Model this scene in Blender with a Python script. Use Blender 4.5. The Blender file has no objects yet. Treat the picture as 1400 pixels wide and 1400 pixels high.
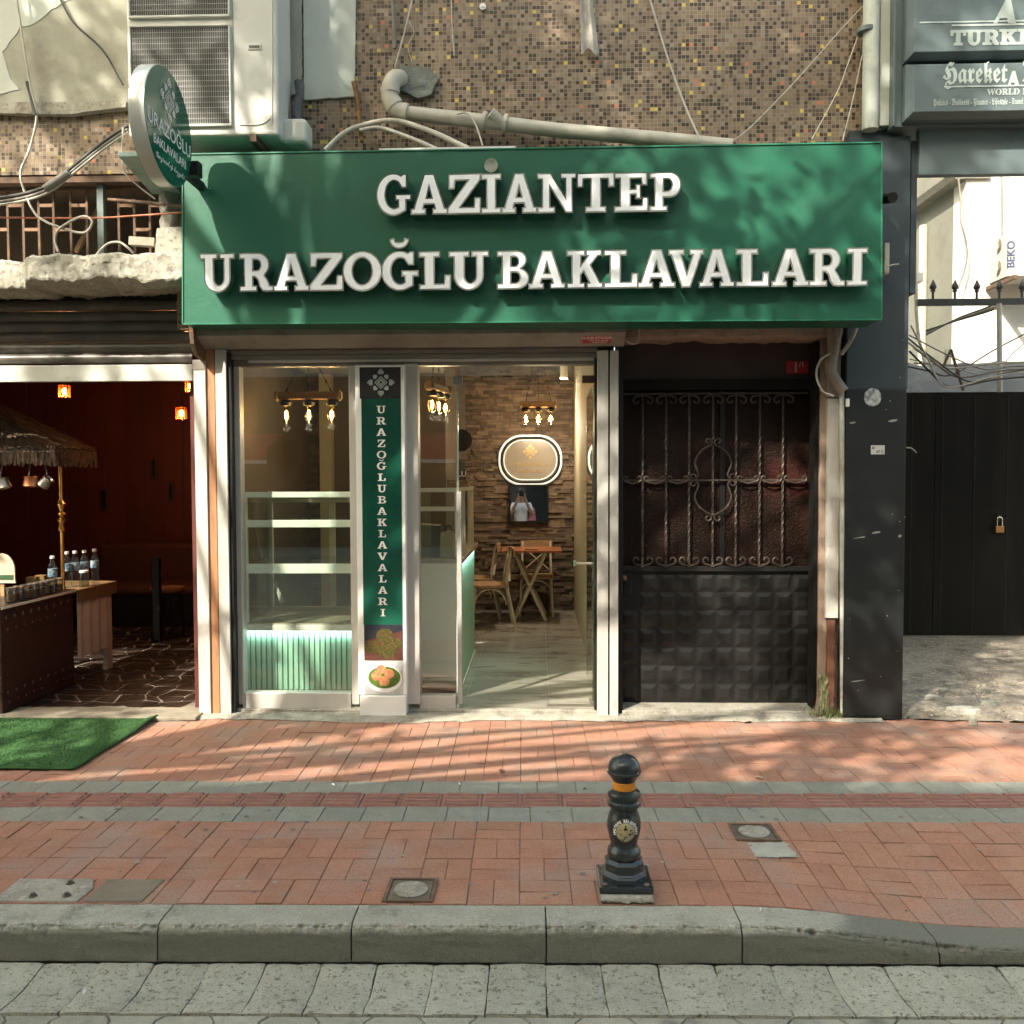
import bpy, bmesh, math, random
from mathutils import Vector, Matrix, noise
PI = math.pi
rnd = random.Random(7)
scene = bpy.context.scene
C = scene.collection

# ------------------------------------------------------------------ camera
YAW, PITCH, ROLL, FPX, CZ = 0.029, 0.0375, 0.0035, 1200.0, 1.628
cam_d = bpy.data.cameras.new('camera')
cam_d.sensor_width = 36.0
cam_d.lens = 36.0 * FPX / 1400.0
cam_d.clip_start = 0.05
cam_d.clip_end = 2000
cam = bpy.data.objects.new('camera', cam_d)
C.objects.link(cam)
CAMR = Matrix.Rotation(YAW, 4, 'Z') @ Matrix.Rotation(PI / 2 - PITCH, 4, 'X') @ Matrix.Rotation(-ROLL, 4, 'Z')
cam.matrix_world = Matrix.Translation((0, 0, CZ)) @ CAMR
scene.camera = cam

# ------------------------------------------------------------------ sky, sun, exposure
SUN = Vector((0.72, 1.0, -1.0)).normalized()          # the way the light travels
world = bpy.data.worlds.new('World')
scene.world = world
world.use_nodes = True
wt = world.node_tree
sky = wt.nodes.new('ShaderNodeTexSky')
sky.sky_type = 'NISHITA'
sky.sun_disc = False
sky.sun_elevation = math.asin(-SUN.z)
sky.sun_rotation = math.atan2(-SUN.x, -SUN.y)
sky.air_density = 1.0
sky.dust_density = 4.0
sky.ozone_density = 0.6
tint = wt.nodes.new('ShaderNodeMix')
tint.data_type = 'RGBA'
tint.blend_type = 'MULTIPLY'
tint.inputs[0].default_value = 1.0
tint.inputs[7].default_value = (0.97, 0.97, 0.81, 1)
wt.links.new(sky.outputs[0], tint.inputs[6])
wt.links.new(tint.outputs[2], wt.nodes['Background'].inputs[0])
wt.nodes['Background'].inputs[1].default_value = 0.15
sun_d = bpy.data.lights.new('sun', 'SUN')
sun_d.energy = 2.7
sun_d.angle = math.radians(0.55)
sun_d.color = (1.0, 0.92, 0.79)
sun_o = bpy.data.objects.new('sun', sun_d)
C.objects.link(sun_o)
sun_o.rotation_euler = SUN.to_track_quat('-Z', 'Y').to_euler()
sun_o.location = (-8, -11, 14)
vs = scene.view_settings
vs.view_transform = 'Standard'
vs.look = 'None'
vs.exposure = 2.0
vs.gamma = 1.0
vs.use_curve_mapping = False
scene.cycles.use_denoising = True
scene.cycles.max_bounces = 7
scene.cycles.adaptive_threshold = 0.025
scene.cycles.transparent_max_bounces = 16
scene.cycles.sample_clamp_indirect = 6.0
scene.cycles.caustics_reflective = False
scene.cycles.caustics_refractive = False


# ------------------------------------------------------------------ measuring helpers
def at(px, py, Y):
    """World point at depth plane y = Y seen at photo position (px, py) of 1400."""
    d = CAMR.to_3x3() @ Vector(((px - 700) / FPX, -(py - 700) / FPX, -1))
    return Vector((0, 0, CZ)) + d * (Y / d.y)


def X(px, Y, py=655):
    return at(px, py, Y).x


def Zc(py, Y, px=735):
    return at(px, py, Y).z


def smooth(a, b, t):
    t = max(0.0, min(1.0, (t - a) / (b - a)))
    return t * t * (3 - 2 * t)


def n3(x, y=0, z=0):
    return noise.noise(Vector((x, y, z)))


# ------------------------------------------------------------------ materials
MATS = {}


def M(name, c1, c2=None, rough=0.7, metal=0.0, scale=12.0, bump=0.0, bscale=60.0, dirt=None, dscale=2.0,
      dlo=0.5, dhi=0.7, rv=0.0, spec=0.5, coat=0.0, stretch=(1, 1, 1), grain=0.0, detail=5.0, hue=0.0, alpha_rough=0.0, stain=None, face_shade=None, speck=None):
    """Principled colour varied by noise in world space; rv = brightness variation per object and loose piece."""
    if name in MATS:
        return MATS[name]
    m = bpy.data.materials.new(name)
    m.use_nodes = True
    t = m.node_tree
    p = t.nodes['Principled BSDF']
    p.inputs['Roughness'].default_value = rough
    p.inputs['Metallic'].default_value = metal
    p.inputs['Specular IOR Level'].default_value = spec
    p.inputs['Coat Weight'].default_value = coat
    p.inputs['Coat Roughness'].default_value = 0.08
    geo = t.nodes.new('ShaderNodeNewGeometry')
    mp = t.nodes.new('ShaderNodeMapping')
    mp.inputs['Scale'].default_value = stretch
    t.links.new(geo.outputs['Position'], mp.inputs[0])

    def nz(s, det=detail, r=0.6):
        n = t.nodes.new('ShaderNodeTexNoise')
        n.inputs['Scale'].default_value = s
        n.inputs['Detail'].default_value = det
        n.inputs['Roughness'].default_value = r
        t.links.new(mp.outputs[0], n.inputs['Vector'])
        return n.outputs[0]

    def ramp(src, lo, hi):
        r = t.nodes.new('ShaderNodeMapRange')
        r.interpolation_type = 'SMOOTHSTEP'
        r.inputs[1].default_value = lo
        r.inputs[2].default_value = hi
        t.links.new(src, r.inputs[0])
        return r.outputs[0]

    def mix(f, a, b, bt='MIX'):
        x = t.nodes.new('ShaderNodeMix')
        x.data_type = 'RGBA'
        x.blend_type = bt
        for s, v in ((0, f), (6, a), (7, b)):
            if isinstance(v, (int, float)):
                x.inputs[s].default_value = v
            elif isinstance(v, tuple):
                x.inputs[s].default_value = tuple(v[:3]) + (1,)
            else:
                t.links.new(v, x.inputs[s])
        return x.outputs[2]

    if c2 is None:
        c2 = tuple(v * 0.82 for v in c1)
    col = mix(ramp(nz(scale), 0.32, 0.68), c1, c2)
    if dirt:
        col = mix(ramp(nz(dscale, 8.0, 0.65), dlo, dhi), col, dirt)
    if stain:
        col = mix(ramp(nz(stain[1], 7.0, 0.7), stain[2], stain[3]), col, stain[0])
    if speck:
        col = mix(ramp(nz(speck[1], 3.0, 0.55), speck[2], speck[3]), col, speck[0])
        if len(speck) > 4: col = mix(ramp(nz(speck[1] * .73, 3.0, 0.55), 1 - speck[3], 1 - speck[2]), speck[4], col)
    if face_shade:                                           # front-face shade and grime put into the colour below a ragged height
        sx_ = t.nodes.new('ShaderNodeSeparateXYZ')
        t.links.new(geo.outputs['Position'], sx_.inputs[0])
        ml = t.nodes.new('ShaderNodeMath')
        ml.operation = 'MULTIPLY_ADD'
        ml.inputs[1].default_value = face_shade[3]
        t.links.new(nz(face_shade[4], 7.0, 0.7), ml.inputs[0])
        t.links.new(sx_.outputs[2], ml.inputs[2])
        col = mix(ramp(ml.outputs[0], face_shade[2] + face_shade[3] / 2, face_shade[1] + face_shade[3] / 2), face_shade[0], col)
    if grain:
        g = nz(220.0, 2.0)
        v = t.nodes.new('ShaderNodeMapRange')
        v.inputs[1].default_value = 0.3
        v.inputs[2].default_value = 0.7
        v.inputs[3].default_value = 1 - grain
        v.inputs[4].default_value = 1 + grain
        t.links.new(g, v.inputs[0])
        h = t.nodes.new('ShaderNodeHueSaturation')
        t.links.new(v.outputs[0], h.inputs['Value'])
        t.links.new(col, h.inputs['Color'])
        col = h.outputs[0]
    if rv:
        oi = t.nodes.new('ShaderNodeObjectInfo')
        ad = t.nodes.new('ShaderNodeMath')
        ad.operation = 'ADD'
        t.links.new(oi.outputs['Random'], ad.inputs[0])
        t.links.new(geo.outputs['Random Per Island'], ad.inputs[1])
        fr = t.nodes.new('ShaderNodeMath')
        fr.operation = 'FRACT'
        t.links.new(ad.outputs[0], fr.inputs[0])
        v = t.nodes.new('ShaderNodeMapRange')
        v.inputs[3].default_value = 1 - rv
        v.inputs[4].default_value = 1 + rv
        t.links.new(fr.outputs[0], v.inputs[0])
        h = t.nodes.new('ShaderNodeHueSaturation')
        t.links.new(v.outputs[0], h.inputs['Value'])
        if hue:
            w = t.nodes.new('ShaderNodeTexWhiteNoise')
            w.noise_dimensions = '1D'
            t.links.new(fr.outputs[0], w.inputs['W'])
            v2 = t.nodes.new('ShaderNodeMapRange')
            v2.inputs[3].default_value = 0.5 - hue
            v2.inputs[4].default_value = 0.5 + hue
            t.links.new(w.outputs[0], v2.inputs[0])
            t.links.new(v2.outputs[0], h.inputs['Hue'])
        t.links.new(col, h.inputs['Color'])
        col = h.outputs[0]
    t.links.new(col, p.inputs['Base Color'])
    if alpha_rough:
        v = t.nodes.new('ShaderNodeMapRange')
        v.inputs[3].default_value = max(0.02, rough - alpha_rough)
        v.inputs[4].default_value = min(1, rough + alpha_rough)
        t.links.new(nz(5.0), v.inputs[0])
        t.links.new(v.outputs[0], p.inputs['Roughness'])
    if bump:
        b = t.nodes.new('ShaderNodeBump')
        b.inputs['Strength'].default_value = 1.0
        b.inputs['Distance'].default_value = bump
        t.links.new(nz(bscale, 6.0, 0.65), b.inputs['Height'])
        t.links.new(b.outputs[0], p.inputs['Normal'])
    MATS[name] = m
    return m


def emit(name, col, strength):
    if name in MATS:
        return MATS[name]
    m = bpy.data.materials.new(name)
    m.use_nodes = True
    p = m.node_tree.nodes['Principled BSDF']
    p.inputs['Base Color'].default_value = tuple(col) + (1,)
    p.inputs['Emission Color'].default_value = tuple(col) + (1,)
    p.inputs['Emission Strength'].default_value = strength
    MATS[name] = m
    return m


def glass(name, tintc=(0.93, 0.97, 0.94), rough=0.0, ior=1.5, refl=1.0):
    """Architectural sheet glass: transparent with a Fresnel mirror."""
    m = bpy.data.materials.new(name)
    m.use_nodes = True
    t = m.node_tree
    t.nodes.remove(t.nodes['Principled BSDF'])
    out = t.nodes['Material Output']
    tr = t.nodes.new('ShaderNodeBsdfTransparent')
    tr.inputs[0].default_value = tuple(tintc) + (1,)
    gl = t.nodes.new('ShaderNodeBsdfGlossy')
    gl.inputs['Roughness'].default_value = rough
    gl.inputs['Color'].default_value = (refl, refl, refl, 1)
    fr = t.nodes.new('ShaderNodeFresnel')
    gm = t.nodes.new('ShaderNodeNewGeometry')
    mr = t.nodes.new('ShaderNodeMapRange')            # the sheet's far face mirrors like its near face
    mr.inputs[3].default_value = ior
    mr.inputs[4].default_value = 1.0 / ior
    t.links.new(gm.outputs['Backfacing'], mr.inputs[0])
    t.links.new(mr.outputs[0], fr.inputs[0])
    mx = t.nodes.new('ShaderNodeMixShader')
    t.links.new(fr.outputs[0], mx.inputs[0])
    t.links.new(tr.outputs[0], mx.inputs[1])
    t.links.new(gl.outputs[0], mx.inputs[2])
    t.links.new(mx.outputs[0], out.inputs[0])
    MATS[name] = m
    return m


def mosaic_mat():
    """Glass mosaic of 26 mm tiles: browns with the odd yellow and red one, pale grout."""
    m = bpy.data.materials.new('mosaic')
    m.use_nodes = True
    t = m.node_tree
    N, L = t.nodes, t.links
    p = N['Principled BSDF']
    geo = N.new('ShaderNodeNewGeometry')
    sc = N.new('ShaderNodeVectorMath')
    sc.operation = 'MULTIPLY'
    sc.inputs[1].default_value = (1 / 0.0262, 0, 1 / 0.0262)
    L.new(geo.outputs['Position'], sc.inputs[0])
    fl = N.new('ShaderNodeVectorMath')
    fl.operation = 'FLOOR'
    L.new(sc.outputs[0], fl.inputs[0])
    frc = N.new('ShaderNodeVectorMath')
    frc.operation = 'FRACTION'
    L.new(sc.outputs[0], frc.inputs[0])
    wn = N.new('ShaderNodeTexWhiteNoise')
    L.new(fl.outputs[0], wn.inputs[0])
    rp = N.new('ShaderNodeValToRGB')
    rp.color_ramp.interpolation = 'CONSTANT'
    els = [(0.0, (.05, .036, .025)), (0.17, (.115, .08, .053)), (0.34, (.22, .16, .108)), (0.55, (.275, .2, .132)),
           (0.74, (.23, .17, .118)), (0.87, (.3, .245, .18)), (0.962, (.075, .05, .034)), (0.976, (.62, .47, .1)), (0.989, (.58, .2, .11))]
    cr = rp.color_ramp
    cr.elements[0].position, cr.elements[0].color = els[0][0], els[0][1] + (1,)
    cr.elements[1].position, cr.elements[1].color = els[1][0], els[1][1] + (1,)
    for pos, c in els[2:]:
        e = cr.elements.new(pos)
        e.color = c + (1,)
    L.new(wn.outputs['Value'], rp.inputs[0])
    sp = N.new('ShaderNodeSeparateXYZ')
    L.new(frc.outputs[0], sp.inputs[0])

    def edge(o):
        a = N.new('ShaderNodeMath')
        a.operation = 'SUBTRACT'
        a.inputs[1].default_value = 0.5
        L.new(o, a.inputs[0])
        b = N.new('ShaderNodeMath')
        b.operation = 'ABSOLUTE'
        L.new(a.outputs[0], b.inputs[0])
        return b.outputs[0]
    mxn = N.new('ShaderNodeMath')
    mxn.operation = 'MAXIMUM'
    L.new(edge(sp.outputs[0]), mxn.inputs[0])
    L.new(edge(sp.outputs[2]), mxn.inputs[1])
    mr = N.new('ShaderNodeMapRange')
    mr.inputs[1].default_value = 0.415
    mr.inputs[2].default_value = 0.465
    L.new(mxn.outputs[0], mr.inputs[0])
    ns = N.new('ShaderNodeTexNoise')
    ns.inputs['Scale'].default_value = 1.3
    ns.inputs['Detail'].default_value = 6
    L.new(geo.outputs['Position'], ns.inputs['Vector'])
    mg = N.new('ShaderNodeMix')
    mg.data_type = 'RGBA'
    mg.inputs[6].default_value = (.29, .215, .145, 1)
    mg.inputs[7].default_value = (.41, .33, .24, 1)
    L.new(ns.outputs[0], mg.inputs[0])
    mx = N.new('ShaderNodeMix')
    mx.data_type = 'RGBA'
    L.new(mr.outputs[0], mx.inputs[0])
    L.new(rp.outputs[0], mx.inputs[6])
    L.new(mg.outputs[2], mx.inputs[7])
    dm = N.new('ShaderNodeMapRange')
    dm.inputs[1].default_value = 0.35
    dm.inputs[2].default_value = 0.75
    dm.inputs[3].default_value = 0.86
    dm.inputs[4].default_value = 1.16
    L.new(ns.outputs[0], dm.inputs[0])
    hs = N.new('ShaderNodeHueSaturation')
    L.new(dm.outputs[0], hs.inputs['Value'])
    L.new(mx.outputs[2], hs.inputs['Color'])
    L.new(hs.outputs[0], p.inputs['Base Color'])
    r2 = N.new('ShaderNodeMapRange')
    r2.inputs[3].default_value = 0.3
    r2.inputs[4].default_value = 0.85
    L.new(mr.outputs[0], r2.inputs[0])
    L.new(r2.outputs[0], p.inputs['Roughness'])
    bp = N.new('ShaderNodeBump')
    bp.invert = True
    bp.inputs['Distance'].default_value = 0.002
    L.new(mr.outputs[0], bp.inputs['Height'])
    L.new(bp.outputs[0], p.inputs['Normal'])
    return m


alu = M('aluminium', (.52, .50, .46), (.44, .42, .385), rough=.42, metal=.15, scale=4, dirt=(.3, .27, .22), dscale=3, dlo=.58, dhi=.8, stretch=(1, 1, .25), alpha_rough=.1)
alu_old = M('weathered aluminium', (.56, .54, .49), (.42, .40, .36), rough=.5, metal=.12, scale=9, dirt=(.2, .17, .13), dscale=7, dlo=.6, dhi=.76, stretch=(1, 1, .3), bump=.0008)
alu_brown = M('taupe aluminium', (.20, .175, .15), (.17, .15, .128), rough=.45, scale=5, dirt=(.11, .09, .075), dscale=4, dlo=.6, dhi=.8)
white_p = M('white paint', (.76, .75, .71), (.70, .69, .65), rough=.45, scale=6, dirt=(.5, .46, .4), dscale=6, dlo=.62, dhi=.8)
cream = M('cream lacquer', (.62, .58, .46), (.58, .54, .43), rough=.3, scale=3)
mint = M('mint lacquer', (.33, .56, .44), (.30, .52, .41), rough=.35, scale=4)
green = M('green sign sheet', (.0155, .112, .066), (.0135, .102, .059), rough=.36, bump=.006, bscale=2.2, scale=1.2, dirt=(.028, .12, .075), dscale=1.6, dlo=.5, dhi=.85, spec=.5)
chrome = M('chrome trim', (.9, .87, .8), (.74, .69, .58), rough=.09, metal=1.0, scale=30)
acrylic = M('white acrylic', (.9, .915, .93), (.86, .875, .89), rough=.28, scale=9)
black_m = M('black painted metal', (.008, .008, .0075), (.013, .012, .011), rough=.45, scale=8, dirt=(.045, .04, .034), dscale=9, dlo=.62, dhi=.85, bump=.0006, spec=.35)
black_panel = M('black panel', (.011, .013, .0135), (.016, .018, .018), rough=.38, scale=3, dirt=(.05, .05, .046), dscale=5, dlo=.6, dhi=.9, grain=.15)
gate_m = M('black gate sheet', (.007, .0065, .005), (.011, .010, .008), rough=.7, spec=.15, scale=3, dirt=(.025, .021, .016), dscale=3, dlo=.5, dhi=.85, stretch=(1, 1, .15))
slate = M('slate blue cladding', (.115, .15, .155), (.1, .135, .14), rough=.4, scale=1.5, dirt=(.075, .09, .09), dscale=2, dlo=.5, dhi=.8)
slate_d = M('dark slate cladding', (.04, .052, .058), (.033, .045, .05), rough=.42, scale=1.5)
mosaic = mosaic_mat()
plaster = M('grey render', (.40, .40, .33), (.33, .325, .26), rough=.9, scale=3, dirt=(.27, .25, .2), dscale=2.2, dlo=.52, dhi=.72, bump=.004, bscale=25)
paintskin = M('pale wall paint', (.55, .58, .52), (.5, .53, .47), rough=.8, scale=2.5, dirt=(.42, .43, .37), dscale=3, dlo=.55, dhi=.75, bump=.001)
concrete = M('concrete', (.33, .31, .255), (.25, .23, .185), speck=((.18, .163, .13), 70, .57, .68, (.38, .36, .3)), rough=.92, scale=6, dirt=(.15, .13, .1), dscale=5, dlo=.48, dhi=.66, bump=.004, bscale=40, grain=.12)
broken = M('broken concrete', (.38, .37, .31), (.3, .285, .235), speck=((.2, .18, .145), 45, .56, .68, (.42, .41, .345)), rough=.95, scale=6, dirt=(.2, .17, .13), dscale=7, dlo=.55, dhi=.72, bump=.006, bscale=35, grain=.1)
pinkplaster = M('pinkish plaster', (.34, .25, .19), (.27, .195, .145), rough=.9, scale=7, dirt=(.12, .085, .065), dscale=9, dlo=.55, dhi=.75, bump=.004)
brick_m = M('red clay paver', (.345, .174, .116), (.295, .143, .092), rough=.88, scale=9, dirt=(.29, .21, .165), dscale=2.2, dlo=.42, dhi=.72, stain=((.22, .13, .092), 1.6, .56, .72), speck=((.235, .112, .072), 95, .56, .7, (.385, .205, .138)), rv=.07, spec=.3, hue=.004, bump=.0018, bscale=120, grain=.16)
sand = M('joint sand', (.27, .21, .16), (.07, .056, .043), rough=1, scale=4.5, grain=.3)
grey_pv = M('grey paver', (.225, .23, .19), (.19, .193, .157), speck=((.155, .157, .13), 95, .57, .69, (.265, .268, .223)), rough=.88, scale=12, dirt=(.25, .24, .195), dscale=6, dlo=.55, dhi=.75, rv=.1, bump=.0012, bscale=150, grain=.14)
tact_m = M('tactile paver', (.27, .13, .1), (.225, .105, .08), rough=.8, scale=14, dirt=(.26, .17, .13), dscale=6, dlo=.52, dhi=.8, rv=.1, grain=.12)
kerb_m = M('kerb concrete', (.335, .332, .272), (.275, .272, .22), stain=((.13, .13, .108), 2.5, .55, .7), face_shade=((.135, .135, .108), -.012, -.04, .05, 9.0), speck=((.19, .19, .158), 85, .57, .68, (.36, .36, .31)), rough=.92, scale=7, dirt=(.13, .13, .105), dscale=4.5, dlo=.55, dhi=.78, rv=.06, bump=.004, bscale=70, grain=.2)  # front face darkened: its shade is put into the colour
gutter_m = M('gutter stone', (.35, .345, .275), (.295, .29, .228), stain=((.19, .185, .148), 3.0, .56, .74), speck=((.125, .123, .097), 75, .6, .66, (.345, .345, .29)), rough=.95, scale=9, dirt=(.12, .115, .09), dscale=38, dlo=.55, dhi=.68, rv=.09, bump=.004, bscale=110, grain=.22)
road_m = M('road paver', (.29, .287, .23), (.245, .242, .192), rough=.93, scale=8, dirt=(.11, .105, .085), dscale=5, dlo=.5, dhi=.75, rv=.1, bump=.003, bscale=90, grain=.2)
road_gap = M('road joint', (.12, .115, .09), (.07, .067, .053), rough=1, scale=6)
darkint = M('dark recess', (.06, .045, .035), (.04, .03, .024), rough=.9)
oldpaint = M('brown recess wall', (.12, .09, .068), (.085, .062, .046), rough=.9, scale=3, dirt=(.05, .038, .03), dscale=3)
rustm = M('rusty iron', (.13, .085, .055), (.09, .055, .036), rough=.8, scale=20, dirt=(.2, .1, .05), dscale=12, bump=.001)
barm = M('wrought iron', (.05, .041, .033), (.07, .055, .042), rough=.5, metal=.3, scale=30, dirt=(.24, .17, .115), dscale=25, dlo=.55, dhi=.75)
steelgrey = M('grey green steel', (.13, .17, .165), (.1, .13, .125), rough=.6, scale=8, dirt=(.25, .22, .17), dscale=6)
pvc = M('grey plastic pipe', (.50, .47, .385), (.43, .40, .325), rough=.5, scale=6, dirt=(.27, .22, .16), dscale=5, dlo=.55, dhi=.8)
cable_w = M('white cable', (.50, .47, .40), (.42, .39, .33), rough=.6)
cable_g = M('grey cable', (.2, .19, .165), (.15, .14, .12), rough=.6)
cable_k = M('black cable', (.03, .03, .028), (.05, .048, .042), rough=.6)
cable_o = M('orange cable', (.5, .17, .09), rough=.6)
ac_white = M('air conditioner paint', (.62, .62, .56), (.58, .58, .52), rough=.45, scale=3, dirt=(.42, .40, .34), dscale=4, dlo=.58, dhi=.82)
ac_dark = M('coil fins', (.03, .031, .03), (.055, .05, .042), rough=.6, scale=40, stretch=(1, 1, .05))
wood = M('light wood', (.36, .22, .115), (.28, .165, .08), rough=.55, scale=10, stretch=(.3, 3, 3), bump=.001)
wood_o = M('orange wood strip', (.45, .21, .095), (.36, .16, .07), rough=.6, scale=7, dirt=(.2, .1, .055), dscale=6, stretch=(1, 1, .2), grain=.1)
tabletop_m = M('red wood tabletop', (.33, .11, .045), (.26, .085, .035), rough=.3, scale=10, stretch=(.3, 2, 2))
chair_m = M('whitewashed wood', (.55, .48, .36), (.47, .41, .3), rough=.5, scale=10)
stone_m = M('stacked stone', (.17, .125, .087), (.105, .078, .055), rough=.85, scale=16, rv=.45, bump=.004, bscale=60, hue=.012)
taupe = M('taupe wall paint', (.1, .078, .055), (.085, .066, .047), rough=.7, scale=2)
olive = M('cream wall paint', (.42, .37, .24), (.39, .345, .225), rough=.75, scale=2)
floor_t = M('marble floor tile', (.34, .32, .27), (.255, .235, .195), rough=.16, scale=2.2, dirt=(.19, .165, .13), dscale=3.5, dlo=.53, dhi=.6, stretch=(.6, 2.2, 1), rv=.07)
marble = M('stone worktop', (.42, .38, .31), (.33, .29, .23), rough=.25, scale=9)
redwall = M('dark red panelling', (.1, .0185, .0125), (.08, .0145, .01), rough=.6, scale=3, rv=.12)
crazy_m = M('dark slab stone', (.03, .018, .014), (.02, .013, .01), rough=.4, scale=7, rv=.35)
crazy_g = M('crazy paving mortar', (.24, .2, .16), (.17, .14, .11), rough=.9, scale=9)
carved = M('carved dark wood', (.04, .013, .007), (.022, .008, .005), rough=.4, scale=12, bump=.006, bscale=28)
clothy = M('ochre runner', (.17, .095, .028), (.12, .065, .02), rough=.9, scale=30)
clothc = M('beige cloth', (.5, .44, .33), (.44, .385, .285), rough=.9, scale=8)
thatch_m = M('thatch straw', (.085, .05, .028), (.04, .024, .014), rough=.9, scale=25, rv=.5)
brass = M('brass', (.62, .36, .12), (.5, .27, .08), rough=.25, metal=1)
copper = M('copper', (.5, .2, .1), (.38, .15, .07), rough=.35, metal=.9)
tin = M('tinned metal', (.35, .33, .3), (.25, .23, .2), rough=.35, metal=.8)
bench_m = M('red upholstery', (.075, .02, .015), (.055, .015, .012), rough=.7)
carpet_m = M('green artificial turf', (.055, .125, .045), (.038, .095, .032), rough=1.0, scale=4, bump=.004, bscale=350, grain=.3, spec=.1)
bottle_m = glass('bottle plastic', (.82, .86, .88), .05)
jar_m = glass('jar glass', (.7, .7, .66), .03)
label_b = M('blue label', (.02, .1, .17), (.3, .33, .33), rough=.5, scale=45)
boll_m = M('bollard paint', (.018, .023, .023), (.024, .03, .029), rough=.28, scale=10, dirt=(.075, .077, .068), dscale=14, dlo=.55, dhi=.75, coat=.1, alpha_rough=.12)
orange_m = M('orange band', (.62, .235, .02), (.55, .2, .018), rough=.5)
emblem_m = M('tan emblem print', (.42, .35, .2), (.3, .25, .13), rough=.4, scale=14)
print_k = M('dark print', (.03, .022, .016), rough=.5)
print_w = M('white print', (.75, .74, .70), (.7, .69, .66), rough=.5)
print_g = M('pale grey print', (.4, .46, .44), (.36, .42, .4), rough=.5)
ban_green = M('banner print green', (.010, .095, .058), (.006, .05, .034), rough=.22, scale=2.2, detail=3)
ban_dark = M('banner dark print', (.02, .018, .018), (.03, .026, .026), rough=.22)
leaf_m = M('plane tree leaf', (.055, .10, .022), (.08, .13, .03), rough=.6, rv=.3, scale=6)
bark_m = M('bark', (.16, .13, .095), (.10, .08, .06), rough=.95, bump=.01, bscale=15)
red_sign = M('red enamel', (.35, .015, .018), (.28, .012, .014), rough=.4)
galv = M('galvanised cover', (.14, .125, .1), (.1, .09, .072), rough=.6, metal=.4, scale=15, dirt=(.2, .17, .13), dscale=9)
white_wall = M('alley whitewash', (.78, .75, .69), (.72, .69, .63), rough=.9, scale=2, dirt=(.6, .55, .46), dscale=3, dlo=.6, dhi=.8)
shade_wall = M('alley shaded side', (.2, .2, .165), (.17, .17, .14), rough=.9, scale=2, dirt=(.15, .145, .12), dscale=2, dlo=.5, dhi=.75)  # the side wall's shade is put into this darkened grey
tarp = M('grey roofing sheet', (.15, .155, .15), (.12, .124, .12), rough=.7, scale=2, dirt=(.2, .2, .19), dscale=4)
pane_m = glass('window glass', (.93, .955, .92), 0.0, 1.75, 1.0)
door_glass = glass('door glass', (.88, .93, .84), 0.0, 1.5)
hammered = M('hammered red glass', (.016, .006, .003), (.009, .0045, .003), rough=.35, spec=.16, scale=3, bump=.008, bscale=60, dirt=(.055, .013, .009), dscale=1.5, dlo=.55, dhi=.75)


black_f = M('dull black iron', (.008, .0075, .007), (.014, .012, .01), rough=.8, spec=.15, scale=8, dirt=(.03, .026, .02), dscale=9, dlo=.6, dhi=.8)


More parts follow.
